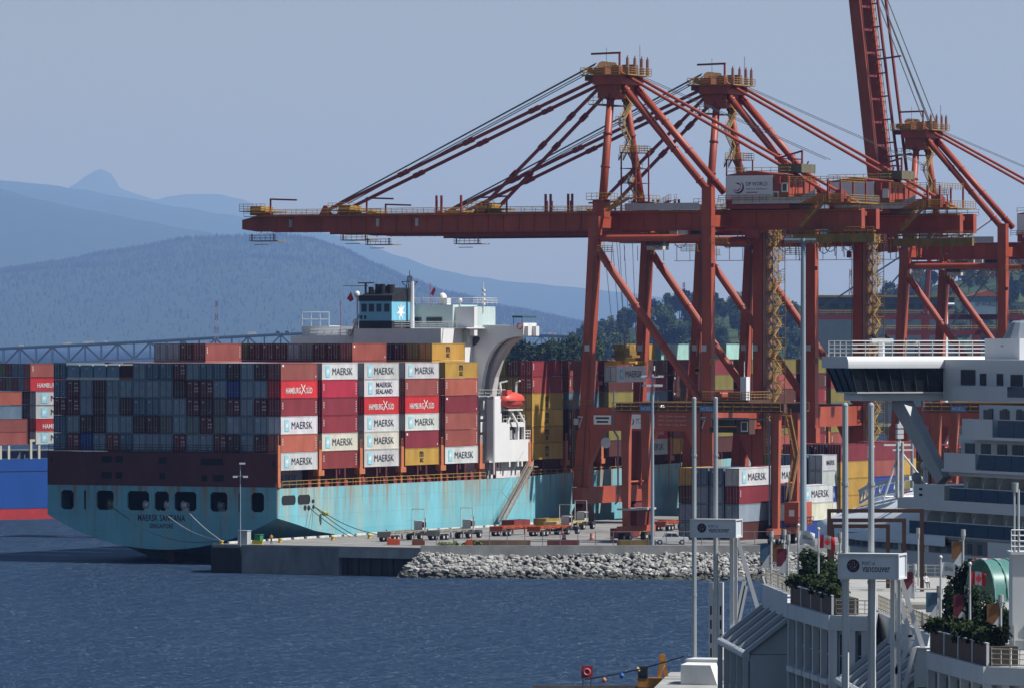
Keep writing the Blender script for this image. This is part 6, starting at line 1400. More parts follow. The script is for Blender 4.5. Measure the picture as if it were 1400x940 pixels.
# ---- sign gantries
gpole = M('gantry_galvanised', (.46,.49,.52), .4, metal=.35, var=.08); gwh = M('gantry_white', (.66,.67,.68), .5, var=.06, rust=.08, rustc=(.35,.3,.25))
signf = M('sign_face_grey', (.66,.70,.76), .5, var=.05)
def port_sign(t, w_, h_, d_, z):
    bx_ = MB().box(0,w_,0,d_,z,z+h_).build('sign_box', signf, t)
    fr = MB().box(-.1,w_+.1,-.12,.02,z+h_,z+h_+.14).box(-.1,w_+.1,-.12,.02,z-.14,z).box(-.12,0,-.12,.02,z,z+h_).box(w_,w_+.12,-.12,.02,z,z+h_).box(w_-.02,w_+.12,.02,d_,z+h_,z+h_+.14).box(w_-.02,w_+.12,.02,d_,z-.14,z).box(w_,w_+.12,d_-.12,d_,z,z+h_).box(0,w_,.02,d_,z+h_+.005,z+h_+.1); fr.build('sign_frame', gwh, t)
    cx, cz, r = w_*.235, z+h_*.52, h_*.30
    em = MB(); em.add([(cx+r*math.cos(2*math.pi*k/20), -.015, cz+r*math.sin(2*math.pi*k/20)) for k in range(20)], [tuple(range(20))]); e = em.build('emblem', M('emblem_plum',(.04,.012,.03),.5), bx_)
    for k in range(5):
        a = k*1.2566+.3; q = MB(); pts = [(cx+r*(.2+.55*f)*math.cos(a+f*1.5), -.022, cz+r*(.2+.55*f)*math.sin(a+f*1.5)) for f in (0,.33,.66,1)]
        for u, v in zip(pts, pts[1:]): q.beam(u, v, .01, r*.12, up=(0,0,1) if abs(u[2]-v[2]) < .01 else (0,1,0))
        q.build('swirl', signf, e)
    lettering('PORT of', w_*.22, M('sign_text_grey',(.05,.055,.07),.5), bx_, (w_*.50,-.015,z+h_*.64), height=h_*.17)
    lettering('vancouver', w_*.48, M('sign_text_dark',(.03,.035,.05),.5), bx_, (w_*.63,-.015,z+h_*.36), height=h_*.24, bold=.01)
def gantry(lab, Y, xl, xr, y0, y1, posts, ptop, base_z, w_, h_, rz):
    a = py(xl, y1, Y); t = thing('sign_gantry', lab, 'sign', Vector((a.x, a.y, base_z)), rz, 'port sign gantries'); zs = a.z-base_z
    port_sign(t, w_, h_, 2.3, zs)
    return t, zs
g1, zs1 = gantry('port sign on two tall posts with white lattice leg, nearer the riprap shore', 560, 945.5, 1012, 711, 732, None, None, AZ, 4.45, 1.55, R(-18))
g2, zs2 = gantry('port sign on two tall posts with white lattice leg, in front of the terrace', 415, 1148, 1241, 757, 788, None, None, AZ, 4.35, 1.6, R(-18))
def at_l(t, x, y, Y):
    v = py(x, y, Y)-t.location; c, s_ = math.cos(-t.rotation_euler.z), math.sin(-t.rotation_euler.z); return Vector((v.x*c-v.y*s_, v.x*s_+v.y*c, v.z))
for t, Y, pst, ytp in ((g1,562.5,(949,978.5),545),(g2,417,(1155.5,1191),554)):
    for k, x in enumerate(pst):
        q = at_l(t, x, ytp, Y); q0 = Vector((q.x,q.y,0)); MB().tube(q0, q, .27, .22, n=10).build('post', gpole, t); MB().ball((q.x,q.y,q.z),.24,8,6).build('post_cap', gpole, t)
        for z in (q.z*.3,q.z*.55,q.z*.8): MB().tube((q.x,q.y,z-.12),(q.x,q.y,z+.12),.29,n=10).build('collar', gpole, t)
def lat(t, Y, pts, r=.16, name='lattice_bar'):
    for a, b in pts: MB().beam(at_l(t,*a,Y), at_l(t,*b,Y), r*2, r*2).build(name, gwh, t)
lat(g1, 562, [((1001,733),(1001,868)),((1006,733),(1006,868)),((1008,735),(1044,858)),((1003,790),(1019,790)),((1004,858),(1018,792)),((1008,858),(1020,800))], .2)
lat(g1, 562, [((998,858),(1047,858)),((998,864),(1047,864))], .3, 'base_beam')
q0 = at_l(g1,1008,868,562); MB().box(q0.x,q0.x+2.9,q0.y-.8,q0.y+1.6,q0.z-1.3,q0.z-.05).build('cabin_roof_box', gwh, g1)
cb = MB().box(q0.x-.1,q0.x+.12,q0.y-.8,q0.y+1.6,q0.z-5,q0.z-1.3).box(q0.x+2.8,q0.x+3.0,q0.y-.8,q0.y+1.6,q0.z-5,q0.z-1.3).box(q0.x+.12,q0.x+2.8,q0.y+1.4,q0.y+1.6,q0.z-5,q0.z-1.3).box(q0.x+.12,q0.x+2.8,q0.y-.8,q0.y-.65,q0.z-5,q0.z-3.1).build('cabin', gwh, g1)
for k in range(5): MB().box(q0.x+.3,q0.x+2.6,q0.y-.88,q0.y-.81,q0.z-4.9+k*.38,q0.z-4.75+k*.38).build('cabin_slat', signf, g1)
MB().box(q0.x+.13,q0.x+2.78,q0.y-.6,q0.y-.56,q0.z-3.08,q0.z-1.32).build('cabin_window', M('clear_glass_grey',(.12,.13,.13),.1,var=0), g1)
q1 = at_l(g1,972,795,566); 
for dx in (0,1.0):
    MB().box(q1.x+dx-.22,q1.x+dx+.22,q1.y,q1.y+.4,0,q1.z).build('pylon', gwh, g1)
    for z in range(5): MB().box(q1.x+dx-.08,q1.x+dx+.08,q1.y-.02,q1.y-.001,.6+z*1.4,1.5+z*1.4).build('pylon_slot', dark, g1)
q2 = at_l(g1,937,900,556); MB().box(q2.x,q2.x+4.2,q2.y,q2.y+3,-3,q2.z).build('base_house', gwh, g1); MB().ext([(q2.x+.2,q2.y-.1,q2.z-.3),(q2.x+3.2,q2.y-.1,q2.z-.3),(q2.x+3.9,q2.y-.1,q2.z-2.2),(q2.x+3.2,q2.y-.1,q2.z-4),(q2.x+.2,q2.y-.1,q2.z-4)],(0,-2.2,-.15)).build('gangway_tongue', M('tongue_white',(.75,.75,.75),.5), g1)
MB().rail([(q2.x+4.3,q2.y,q2.z-.2),(q2.x+5.6,q2.y,q2.z-.2)],1.2,.05,.6,3).build('railing', railw, g1)
lat(g2, 416.5, [((1221,789),(1221,990)),((1229,789),(1229,990)),((1231,789),(1262,885)),((1225,870),(1250,870)),((1223,920),(1246,875)),((1232,960),(1250,885)),((1222,792),(1245,870)),((1222,875),(1228,990)),((1157,789),(1157,990)),((1194,789),(1194,990))], .17)
q3 = at_l(g2,1250,885,416.5); MB().box(q3.x,q3.x+1.4,q3.y,q3.y+1.4,0,q3.z-.05).build('pylon', gwh, g2)
for z in range(9): MB().box(q3.x+.25,q3.x+1.15,q3.y-.02,q3.y-.001,.4+z*.9,.9+z*.9).build('pylon_slot', glz, g2)
MB().box(q3.x-.1,q3.x+1.5,q3.y-.1,q3.y+1.5,q3.z-.05,q3.z+.05).build('pylon_cap', gwh, g2)
# apron below
MB().prism([(12.5,535),(16,575),(E_[0].x+1,575),(E_[3].x,470),(E_[8].x,400),(38,300),(20,300),(21,420)], -3, AZ).build('apron', concrete, kind='structure')
# ---- work barge, excavator, sign, buoy line
bgp = Vector(((735-700)/F*575, 572, 0)); BG = thing('work_barge', 'dark flat work barge at the bottom edge with tyres and gear', 'barge', bgp, 0)
MB().box(-.5,13.5,-12,0,-.6,1.15).build('deck', M('barge_steel',(.07,.065,.06),.8,var=.4,vs=1,rust=.4), BG); MB().box(-.5,13.5,-.15,.0,1.15,1.45).build('bulwark', M('barge_grey',(.16,.15,.14),.8,var=.4), BG)
for k in range(6): MB().lathe([(.3,-.12),(.45,0),(.3,.12),(.2,0),(.3,-.12)],n=10).build('tyre_fender', tyre, BG, (1+k*2.2,.12,.7)).rotation_euler = (R(90),0,0)
rbt = thing('lifebuoy_board', 'red notice board with a lifebuoy ring on two posts at the barge', 'sign', py(802.5,936,571), 0)
MB().box(-.58,.58,-.05,.05,.75,1.95).build('board', M('board_red',(.42,.025,.05),.6), rbt); MB().lathe([(.30,-.06),(.40,0),(.30,.06),(.2,0),(.30,-.06)],n=14).build('ring', M('ring_pink',(.55,.15,.17),.6), rbt, (0,-.1,1.35)).rotation_euler = (R(90),0,0)
for x in (-.4,.4): MB().tube((x,0,-.2),(x,0,.75),.05,n=6).build('post', dkm, rbt)
ex = thing('excavator', 'orange yellow excavator with raised boom working on the barge', 'excavator', py(888,938,568), 0)
ey = M('excavator_orange', (.55,.24,.03), .55, var=.25, vs=1.5)
MB().box(-1.2,1.3,-.9,.9,.0,.9).build('upper_body', ey, ex); c_ = MB().box(-1.15,-.2,-.95,.2,.9,2.1).build('cab', M('cab_black',(.03,.03,.03),.5), ex); MB().box(-1.05,-.3,-.98,-.955,1.1,1.95).build('cab_window', win, c_)
MB().beam((.9,0,.4),(1.35,0,3.0),.55,.5).build('boom', ey, ex); MB().beam((1.35,0,3.0),(1.75,0,.6),.45,.4).build('stick', ey, ex); MB().tube((1.3,-.3,2.9),(1.3,.3,2.9),.38,n=10).build('boom_joint', ey, ex); MB().tube((.9,-.2,.9),(1.5,-.2,2.2),.09,n=6).build('cylinder', cgry, ex)
MB().box(-1.4,1.4,-1.1,-.6,-.75,-.02).box(-1.4,1.4,.6,1.1,-.75,-.02).build('tracks', tyre, ex, kind='stuff')
la, lb_ = py(800,936,571)+Vector((0,0,.6)), py(936,896,560)
MB().path([la.lerp(lb_,k/8)-la-Vector((0,0,.25*math.sin(math.pi*k/8))) for k in range(9)],.07,5).build('hawser', mrd, None, la, label='dark hawser running from the barge up to the white gantry base', cat='rope')
for k, (x, y, c, lab) in enumerate(((850,923,(.03,.12,.5),'blue round float on the hawser by the barge'),(872,915,(.5,.42,.25),'tan round float on the hawser beside the excavator'),(826,929,(.5,.2,.1),'orange round float on the hawser near the lifebuoy board'))):
    MB().ball((0,0,0),.24,10,8,(1,1,1.1)).tube((0,0,.2),(0,0,.34),.06,n=6).build('float', M('float_'+'bto'[k], c, .5), None, py(x,y,566), 0, label=lab, cat='float', smooth=True)
# ================= cruise ship =================
CRZ = R(21.1)
wt = py(1143, 520, 583); cs, sn = math.cos(CRZ), math.sin(CRZ)
CO = Vector((wt.x+24*cs, wt.y+24*sn, 0))
CS = Frame(CO.x, CO.y, CRZ)
CR = thing('cruise_ship', 'white cruise ship with glazed bridge wing and stepped balcony decks behind the terrace', 'ship', CO, CRZ)
cwh = M('cruise_white', (.66,.68,.71), .4, var=.05, vs=.2, rust=.05, rustc=(.45,.43,.4), streak=.1)
cgl = M('balcony_glass_blue', (.015,.045,.09), .12, var=0, spec=.6); cwn = M('cruise_window', (.05,.06,.07), .15, var=0)
YS = 575.0
def cz(y): return zy(y, YS)
SX = -16.0
def vt(x, u=SX): return CS.v_at(x, u)
# bow hull
def ring(z, k, tmax, tmin=-60):
    pl = [(tmin,-16*k),(3,-16*k),(12,-15.6*k),(20,-13.4*k),(26,-9.6*k),(30,-4.5*k),(tmax,0)]
    return [(x, t, z) for t, x in pl] + [(-x, t, z) for t, x in reversed(pl[:-1])]
lv = [ring(-3,.8,24), ring(6,.92,28), ring(cz(757),1.0,31), ring(cz(734),1.0,31.5)]
b = MB(); nR = len(lv[0])
for r_ in lv: b.v += r_
for k in range(len(lv)-1):
    for i in range(nR-1): b.f.append((k*nR+i,k*nR+i+1,(k+1)*nR+i+1,(k+1)*nR+i)); b.m.append(0)
b.build('hull', cwh, CR)
def lc(x, y, u):
    v = CS.v_at(x, u); p = CS.P(u, v); return Vector((u, v, zy(y, p.y)))
OUT = [lc(*q) for q in ((1117,719,-13.6),(1126,722.5,-14.8),(1140,726,-15.7),(1180,731,-16.5),(1240,735,-16.6),(1292,739,-16.6))]
RDG = [lc(*q) for q in ((1117.5,715,-12.6),(1133,706,-12),(1160,696,-11),(1200,684,-10),(1245,672,-9),(1292,664,-9))]
FAR = [Vector((14-k*.0, r.y+1.5, r.z-.8)) for k, r in enumerate(RDG)]
b = MB()
for row in ([o-Vector((0,0,.55)) for o in OUT], OUT, [o.lerp(r,.5)+Vector((0,0,.28)) for o, r in zip(OUT,RDG)], RDG, FAR, [f-Vector((0,0,2.5)) for f in FAR]): b.v += [tuple(q) for q in row]
for k in range(5):
    for i in range(5): b.f.append((k*6+i,k*6+i+1,(k+1)*6+i+1,(k+1)*6+i)); b.m.append(0)
for i in range(5): b.f.append((i,i+1,30+i+1,30+i)); b.m.append(0)
b.f.append((0,6,12,18,24,30)); b.m.append(0)
b.build('whaleback_foredeck', cwh, CR, smooth=True)
# promenade openings below the lip: grey panels painted for the shade inside
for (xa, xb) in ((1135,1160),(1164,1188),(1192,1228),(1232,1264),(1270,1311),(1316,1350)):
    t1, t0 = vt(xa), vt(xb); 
    o = MB().box(SX-.03,SX+.2,t0,min(t1,11),cz(757),cz(737)).build('promenade_opening_shade', M('promenade_grey',(.10,.11,.12),.5), CR)
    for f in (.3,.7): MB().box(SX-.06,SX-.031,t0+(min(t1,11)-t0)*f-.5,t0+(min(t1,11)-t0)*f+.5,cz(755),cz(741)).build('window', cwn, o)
# balcony tiers
def tier(name, y_floor, y_ceil, y_glass, t_fwd, x_out, windows, t_aft=-46, par_to=None, dividers=True):
    z0, z1, zg = cz(y_floor), cz(y_ceil), cz(y_glass)
    MB().box(x_out,-2,t_aft,t_fwd,z0-.28,z0).build('deck_slab', cwh, CR)
    MB().box(x_out+1.7,-2,t_aft,t_fwd-1.0,z0,z1).build('cabin_wall', cwh, CR)
    k = 3.7; t = t_fwd-1.2; i = 0
    gs = par_to if par_to is not None else t_fwd
    if par_to is not None:
        MB().box(x_out,x_out+.15,par_to,t_fwd-.6,z0,zg).ext([(x_out,t_fwd-.6,z0),(x_out+.6,t_fwd,z0),(x_out+1.4,t_fwd+.3,z0),(x_out+1.4,t_fwd+.3,zg),(x_out+.9,t_fwd-.2,zg),(x_out,t_fwd-1.6,zg)],(.15,0,0)).build('parapet', cwh, CR)
    while t-k > t_aft:
        if t <= gs+.1 or par_to is None:
            MB().box(x_out+.02,x_out+.08,t-k+.06,t-.02,z0+.05,zg-.06).build('balustrade_glass', cgl, CR); MB().box(x_out,x_out+.1,t-k,t,zg-.06,zg+.02).build('handrail', railw, CR)
        if dividers and t <= gs+.1:
            MB().ext([(x_out+.2,t-k,z0),(x_out+1.72,t-k,z0),(x_out+1.72,t-k,z1),(x_out+.9,t-k,z1),(x_out+.35,t-k,z1-.5),(x_out+.2,t-k,z1-1.1)],(0,.12,0)).build('divider', cwh, CR)
        MB().box(x_out+1.62,x_out+1.69,t-k+.7,t-.9,z0+.1,z1-.5).build('cabin_door', cwn, CR)
        if windows: MB().box(x_out+.9,x_out+1.7,t-k+.8,t-1.0,z1-.02,z1+.2).build('eyebrow', M('eyebrow_grey',(.25,.26,.28),.5), CR)
        t -= k; i += 1
T1 = vt(1236); tier('t1', 733, 699, 714, T1, SX, True); 
MB().box(SX-.05,-2,-46,T1+1.5,cz(699),cz(684)).build('band', cwh, CR)
T2 = vt(1291); tier('t2', 684, 650, 666, T2, SX, True)
MB().box(SX+.2,-2,-46,T2,cz(650),cz(641)).build('band', cwh, CR)
T3 = vt(1287, -17); tier('t3', 640, 598, 618, T3, -17.0, False, par_to=vt(1333,-17), dividers=False)
T4 = vt(1312, -17); tier('t4', 595, 552, 571, T4, -17.0, False, par_to=vt(1356,-17), dividers=False)
for yc, T in ((609,T3),(561,T4)):
    for k in range(5): MB().box(-15.4,-15.28,T-4.2-k*3.2,T-3.3-k*3.2,cz(yc+9),cz(yc-4)).build('window', cwn, CR)
MB().box(SX,-6,vt(1291),vt(1249),cz(691),cz(664)).build('bow_house', cwh, CR)
for yy in (669,677): MB().box(SX-.04,SX+.02,vt(1261),vt(1257),cz(yy+3),cz(yy)).build('window', dark, CR)
# bridge with its wings
zf0, zf1, zw1, zr = cz(548), cz(537.5), cz(503), cz(487)
MB().ext([(-24,-5.2,zf1),(24,-5.2,zf1),(24,0,zf1),(-24,0,zf1)],(0,0,.12)).ext([(-23.2,-4.6,zf0),(23.2,-4.6,zf0),(23.2,-.2,zf0),(-23.2,-.2,zf0)],(0,0,zf1-zf0-.01)).build('wing_floor', cwh, CR)
gb_ = MB().add([(-23.9,-5.0,zf1+.13),(23.9,-5.0,zf1+.13),(23.9,0,zf1+.13),(-23.9,0,zf1+.13),(-24.9,-5.4,zw1),(24.9,-5.4,zw1),(24.9,.6,zw1),(-24.9,.6,zw1)],[(0,1,5,4),(1,2,6,5),(2,3,7,6),(3,0,4,7)])
gb_.build('bridge_glazing', M('bridge_glass',(.02,.025,.03),.06,var=0,spec=.6), CR)
for k in range(9):
    x = -24+k*1.35; MB().beam((x*1.0,-5.06,zf1+.12),(x*1.035,-5.47,zw1),.12,.1).build('window_frame', M('frame_dark',(.03,.03,.035),.4), CR)
for k in range(4): MB().beam((-23.97,-4.9+k*1.6,zf1+.12),(-24.97,-5.2+k*1.8,zw1),.12,.1).build('window_frame', MATS['frame_dark'], CR)
MB().box(-13.6,-2,-5.25,-4.7,zf1+.1,zw1).build('wing_wall', cwh, CR)
rf = MB()
for (x0, y0, y1, za, zb) in ((25.2,-5.7,.9,zw1,zw1+.12),): rf.box(-x0,x0,y0,y1,za,zb)
rf.build('roof_soffit', cwh, CR)
pts = [(-5.7+.25*(1-math.cos(a))*2, zw1+.13+(zr-zw1-.13)*math.sin(a)) for a in [math.pi/2*k/6 for k in range(7)]]
prof = [(y,z) for y,z in pts]+[(.9,zr),(.9,zw1+.13)]
b = MB(); b.ext([(-25.2,y,z) for y,z in prof],(50.4,0,0)); b.build('bridge_roof', cwh, CR)
MB().rail([(-24.6,-5.2,zr),(-24.6,.5,zr)],cz(466)-zr,.05,1.5,4).rail([(-24.6,-5.2,zr),(-2,-5.2,zr)],cz(466)-zr,.05,1.5,4).build('roof_railing', railw, CR)
sp0 = Vector((-18.2,-3.2,zf0)); sp1 = Vector((SX-.3,T2-.5,cz(657)))
MB().beam(sp0, sp1, 1.5, 1.7, w2=1.1, h2=1.2).build('wing_strut', M('strut_grey',(.40,.42,.45),.5), CR)
MB().box(-14.4,-2,-46,-5.3,zf0,zr-.3).build('bridge_deck_house', cwh, CR)
MB().box(-15.2,-14.3,-46,vt(1304,-15),zf0,cz(527)).build('bridge_deck_parapet', cwh, CR)
for (xa, xb, y0, y1) in ((1314,1333,505,526),(1340,1348,510,526),(1363,1371,510,526),(1382,1398,511,530)):
    MB().box(-14.5,-14.42,CS.v_at(xb,-14.45),CS.v_at(xa,-14.45),cz(y1),cz(y0)).build('window', cwn, CR)
MB().box(-15.28,-15.21,-46,vt(1378,-15.2),zf0+.5,cz(527)).build('balustrade_glass', cgl, CR)
MB().box(-11,-6,-16,-8,zr-.3,zr+1.8).build('deck_locker', cwh, CR)
MB().lathe([(0,0),(1.3,0),(1.3,.9),(2.4,1.0),(1.2,3.4),(.9,3.6),(0,3.6)],n=14).build('funnel_hood', M('hood_grey',(.25,.29,.34),.5), CR, (CS.u_at(1398,-12),-12,zr))
sc_ = MB().box(-21.6,-19.2,-3.6,-3.0,zr+1.35,zr+1.8).tube((-20.4,-3.3,zr),(-20.4,-3.3,zr+1.35),.35,n=8); sc_.build('searchlight_rack', cwh, CR)
for x in (-21.2,-19.7): MB().tube((x,-3.4,zr+1.8),(x,-3.0,zr+2.15),.22,n=8).build('searchlight', dark, CR)
# foredeck bulwark ring and mast
b = MB(); arc = [lc(x, y, u) for x, y, u in ((1176,687,-10.6),(1186,681,-10.2),(1202,676,-10),(1222,671.5,-9.7),(1246,668,-9.4))]
for a, c in zip(arc, arc[1:]): b.beam(a+Vector((0,0,1.2)), c+Vector((0,0,1.2)), .5, .42).beam(a, c, .3, .25)
b.build('foredeck_bulwark', cwh, CR)
for a, c in zip(arc, arc[1:]):
    for f in (0,.5): p = a.lerp(c, f); MB().tube(p, p+Vector((0,0,1.2)), .12, n=5).beam(p, p.lerp(c,.3)+Vector((0,0,1.1)), .1).build('bulwark_stay', cwh, CR)
mp_ = Vector((CS.u_at(1230,10),10,cz(690)))
mb = MB().box(mp_.x-.35,mp_.x-.2,mp_.y-.3,mp_.y+.3,mp_.z,cz(608)).box(mp_.x+.2,mp_.x+.35,mp_.y-.3,mp_.y+.3,mp_.z,cz(608)).tube((mp_.x,mp_.y,cz(615)),(mp_.x,mp_.y,cz(578)),.2,.1,n=8)
for k in range(16): mb.box(mp_.x-.3,mp_.x+.3,mp_.y-.05,mp_.y+.05,mp_.z+.4*k,mp_.z+.4*k+.08)
for (dx,z0,z1) in ((-1.9,694,618),(4.3,690,622)): mb.tube((mp_.x+dx,mp_.y,cz(z0)+.2),(mp_.x+.1,mp_.y,cz(z1)),.12,n=6)
mb.box(mp_.x-1.9,mp_.x+1.2,mp_.y-.2,mp_.y+.2,cz(614),cz(611.5)).box(mp_.x-.9,mp_.x+1.4,mp_.y-.2,mp_.y+.2,cz(621),cz(619)).tube((mp_.x-1.9,mp_.y,cz(686)),(mp_.x+4.2,mp_.y,cz(686)),.09,n=5)
for y in (586,594,601): mb.cbox((mp_.x,mp_.y,cz(y)),(.7,.5,.45))
mb.build('foremast', cwh, CR)
MB().tube((CS.u_at(1265,-3),-3,cz(662)),(CS.u_at(1265,-3),-3,cz(640)),.3,.25,n=8).ball((CS.u_at(1265,-3),-3,cz(638)),.5,10,6).build('bow_light', cwh, CR)
MB().tube((CS.u_at(1253,-1),-1,cz(664)),(CS.u_at(1253,-1),-1,cz(658)),.3,n=8).ball((CS.u_at(1253,-1),-1,cz(655)),.55,10,6).build('radome', M('radome_grey',(.3,.32,.35),.5), CR, smooth=True)
t0 = CS.P(-16.5,-3.8,zr); person('person in tan jacket standing on the cruise ship bridge roof', CS.P(CS.u_at(1238.5,-3.8),-3.8,zr), (.25,.17,.08), (.06,.06,.06), 'stand', R(200), 1.8)
person('person with pale shirt and hat leaning on the bridge roof railing', CS.P(CS.u_at(1253,-4.0),-4.0,zr), (.55,.52,.47), (.03,.03,.04), 'stand', R(170), 1.8)

hv = (.75,.32,.03)
person('dock worker in orange vest walking near the gangway foot', P(16,16,QZ), hv, (.03,.04,.08), 'stand', R(40))
person('dock worker in orange vest standing by the first yard truck', P(18.2,2,QZ), hv, (.03,.03,.04), 'stand', R(-60))
person('dock worker in lime vest standing on the quay tip', gz(371,743.5,QZ), (.45,.6,.05), (.03,.03,.05), 'stand', R(10))
# ================= background: bridge, towers, trees, far port =================
bgm = M('bridge_steel', (.10,.13,.15), .7, var=.1)
BY = 7000.0
BR = thing('truss_bridge', 'long steel truss bridge crossing the inlet behind the ship', 'bridge', (0,BY,0))
dp = [(-40,479),(0,477),(100,472.5),(211,467),(300,462),(400,457),(460,455),(560,454.5),(690,458),(760,460),(850,464)]
def bpos(x, dy=0): return Vector(((x-700)/F*BY, 0, zy(interp_l(dp, x), BY)-dy))
def interp_l(pf, x):
    for (x0,y0),(x1,y1) in zip(pf, pf[1:]):
        if x <= x1: return y0+(y1-y0)*(x-x0)/(x1-x0)
    return pf[-1][1]
xs = [-40+22.3*k for k in range(41)]
for yo in (-10, 10):
    m = MB()
    for a, c in zip(xs, xs[1:]):
        ta, tc = bpos(a), bpos(c); dpt = 20 if a < 480 else (17+9*abs(math.sin((a-690)/110*1.57)))
        dq = 20 if c < 480 else (17+9*abs(math.sin((c-690)/110*1.57)))
        o_ = Vector((0,yo,0)); la_, lc_ = bpos(a,dpt)+o_, bpos(c,dq)+o_
        m.beam(ta+o_,tc+o_,1.2,2.6).beam(la_,lc_,1.2,1.8).beam(ta+o_,la_,1.0,1.0)
        mid = (ta+tc)/2+o_
        if int((a+40)/22.3+.5) % 2: m.beam(ta+o_,lc_,1.0,1.3)
        else: m.beam(la_,tc+o_,1.0,1.3)
    m.build('truss', bgm, BR)
m = MB()
for a, c in zip(xs, xs[1:]): m.beam(bpos(a)+Vector((0,0,1.5)), bpos(c)+Vector((0,0,1.5)), 22, 1.6)
m.build('road_deck', bgm, BR)
for x in (60,215,370,520,675,790):
    p = bpos(x, 20); MB().box(p.x-4,p.x+4,-9,9,-3,p.z).build('pier', M('pier_concrete',(.25,.26,.27),.8), BR)
rv_ = random.Random(4)
for k in range(16):
    x = rv_.uniform(20,470) if k < 12 else rv_.uniform(690,790); p = bpos(x); L_ = rv_.choice((5,5,6,12))
    MB().box(-L_/2,L_/2,-1.2,1.2,.5,2.1).box(-L_/2+.8,L_/2-1.4,-1.1,1.1,2.1,2.9 if L_ < 10 else 4).build('bridge_vehicle', M('vehicle_pale',(.6,.6,.6),.5), None, (p.x,BY-6+6*(k % 2),p.z+1.85), 0, label='pale vehicle driving over the distant truss bridge', cat='vehicle', group='vehicles on the distant bridge')
def tower(lab, x, ytop, ybase, Y, w_):
    p = py(x, ybase, Y); h = (ybase-ytop)*Y/F; t = thing('lattice_tower', lab, 'tower', p, 0, 'far lattice towers')
    for i in range(6):
        m = MB(); z0, z1 = h*i/6, h*(i+1)/6; k0, k1 = w_*(1-.10*i), w_*(1-.10*(i+1))
        for a, c in ((-1,-1),(1,-1),(1,1),(-1,1)): m.beam((a*k0/2,c*k0/2,z0),(a*k1/2,c*k1/2,z1),w_*.13)
        for s_ in (-1,1): m.beam((-k0/2*s_,-k0/2,z0),(k1/2*s_,-k1/2,z1),w_*.09)
        m.beam((-k0/2,-k0/2,z0),(k0/2,-k0/2,z0),w_*.09); m.build('section', M('tower_red',(.24,.05,.05),.7) if i % 2 else M('tower_white',(.42,.40,.40),.7), t)
tower('red and white lattice tower behind the truss bridge on the left shore'.replace(' on the left shore',''), 296, 411, 464, 6500, 4.2)
tower('red and white lattice tower above the wooded hill between crane legs', 935, 386, 440, 6800, 4.6)
tower('grey lattice tower above the wooded hill beyond the second crane', 1163, 368, 440, 6800, 5.2)
# trees on the wooded hill and behind the containers
rt_ = random.Random(17)
tcr = [leaf_cloud(1500, 5.0, 5.0, 6.5, .62, rt_, 14).mesh('crown') for _ in range(6)]
tm3 = [leaf_mat('tree_leaf_a',(.035,.065,.018)), leaf_mat('tree_leaf_b',(.055,.085,.025)), leaf_mat('tree_leaf_c',(.022,.045,.016))]
for i, m_ in enumerate(tcr): m_.materials.append(tm3[i % 3])
trk = MB().tube((0,0,0),(0,0,7),.45,.25,n=6).tube((0,0,5),(2.2,.5,9),.2,.08,n=5).tube((0,0,5.5),(-1.8,-.6,9.5),.2,.08,n=5).mesh('trunk'); trk.materials.append(MATS['bark'])
def hill_z(prof, Y, depth, X, Yj):
    t = 1-(Y-Yj)/depth; x = 700+X*F/Y; hz_ = (HY-interp(prof, x))*Y/F+HC; return hz_*(math.sin(max(0,t)*math.pi/2)**1.15)
nt_ = 0
for k in range(290):
    Yj = rt_.uniform(5100,6580); x = rt_.uniform(785,1420); X = (x-700)/F*6600
    z = hill_z(PE, 6600, 1600, X, Yj)-1
    sc2 = rt_.uniform(1.2,2.0)
    t = thing('hill_tree', 'leafy green tree on the wooded hill behind the port', 'tree', (X,Yj,max(z,2)), rt_.uniform(0,6.3), 'trees on the wooded hill')
    obj('trunk', trk, None, t, scale=(sc2,)*3); obj('crown', rt_.choice(tcr), None, t, (0,0,11*sc2), rt_.uniform(0,6), scale=(sc2,sc2,sc2*rt_.uniform(.9,1.2)))
for k in range(16):
    x = 688+k*8+rt_.uniform(-3,3); Y = rt_.uniform(2500,2650); hgt = rt_.uniform(.6,1.25)*(1.5 if x > 780 else 1)
    t = thing('shore_tree', 'leafy tree on the far shore showing between ship bridge and quay crane', 'tree', ((x-700)/F*Y, Y, 3), 0, 'trees on the far shore'); obj('trunk', trk, None, t, scale=(1,1,2.0)); obj('crown', rt_.choice(tcr), None, t, (0,0,26), rt_.uniform(0,6), scale=(1.0,1.0,hgt))
    MB()
MB().box(-60,60,2400,2720,-2,3).build('far_spit', MATS['shore_soil'], kind='structure')
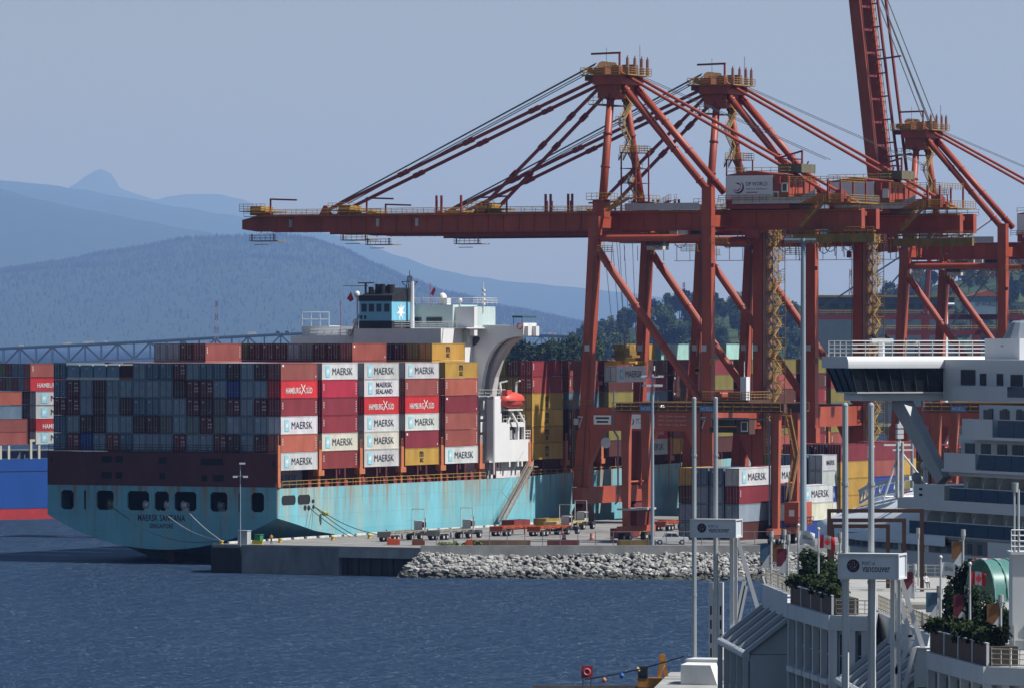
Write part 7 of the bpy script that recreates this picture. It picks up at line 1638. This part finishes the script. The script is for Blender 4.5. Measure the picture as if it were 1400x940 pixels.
# far terminal beyond the cranes
FB_ = thing('grain_terminal', 'long blue grey terminal shed far behind the quay cranes', 'building', ((1180-700)/F*2300, 2300, 3))
sg_ = M('shed_blue_grey', (.10,.14,.19), .7, var=.1)
MB().box(-22,36,-12,12,0,zy(407,2300)-3).build('wall', sg_, FB_); MB().box(-24,38,-13,13,zy(407,2300)-3,zy(404,2300)-3).build('roof', M('roof_ochre',(.26,.20,.10),.8), FB_)
for k in range(9): MB().box(-20+k*6,-16.5+k*6,-12.3,-12.01,zy(425,2300)-3,zy(416,2300)-3).build('window', M('shed_window',(.05,.07,.09),.3), FB_)
FC = thing('far_quay_crane', 'distant red quay crane with level boom behind the near cranes', 'crane', ((1265-700)/F*1900, 1900, QZ))
z0 = zy(441,1900)-QZ; z1 = zy(430,1900)-QZ
fr2 = M('far_crane_red', (.22,.04,.045), .6)
MB().box(-42,34,-1.5,1.5,z0+1,z1).build('boom', fr2, FC)
for x in (0,17): 
    for y in (-8,8): MB().beam((x,y,0),(x,y,z0+1),1.6).build('leg', fr2, FC)
MB().rail([(-42,-1.5,z1),(34,-1.5,z1)],1.3,.1,3,2).build('railing', cyel, FC)
ap = Vector((2,0,z1+26))
for x in (-38,-20,30): MB().beam(ap,(x,0,z1),.5).build('stay', rope, FC)
for y in (-6,6): MB().beam((0,y,z1),ap,1.0).build('mast_leg', fr2, FC)
hs = MB().box(14,26,-4,4,z1+.01,z1+6).build('machinery_house', M('house_blue',(.25,.36,.45),.6), FC); lettering('DP WORLD', 7, navy_mark, hs, (20,-4.05,z1+3.5), height=1.4); MB().ext([(13.5,-4.3,z1+6),(26.5,-4.3,z1+6),(20,-4.3,z1+8)],(0,8.6,0)).build('house_roof', M('roof_pink',(.45,.14,.10),.7), hs)
FC2 = dup(FC, ((1372-700)/F*1620, 1620, QZ), None, 'distant red quay crane close behind the raised boom crane'); FC2.scale = (.8,.8,.86)
FW = thing('white_yard_crane', 'distant white tubular crane standing behind the raised boom crane', 'crane', ((1291-700)/F*1700, 1700, QZ))
MB().tube((0,0,0),(0,0,zy(345,1700)-QZ),1.1,n=10).build('column', signw, FW); MB().tube((0,0,zy(345,1700)-QZ),(14,0,zy(300,1700)-QZ),.5,n=6).build('jib', signw, FW); MB().tube((-3,0,zy(300,1700)-QZ),(14,0,zy(345,1700)-QZ),.4,n=6).build('jib', signw, FW); MB().tube((0,0,zy(416,1700)-QZ),(3,0,zy(416,1700)-QZ),.5,n=6).build('bracket', signw, FW)
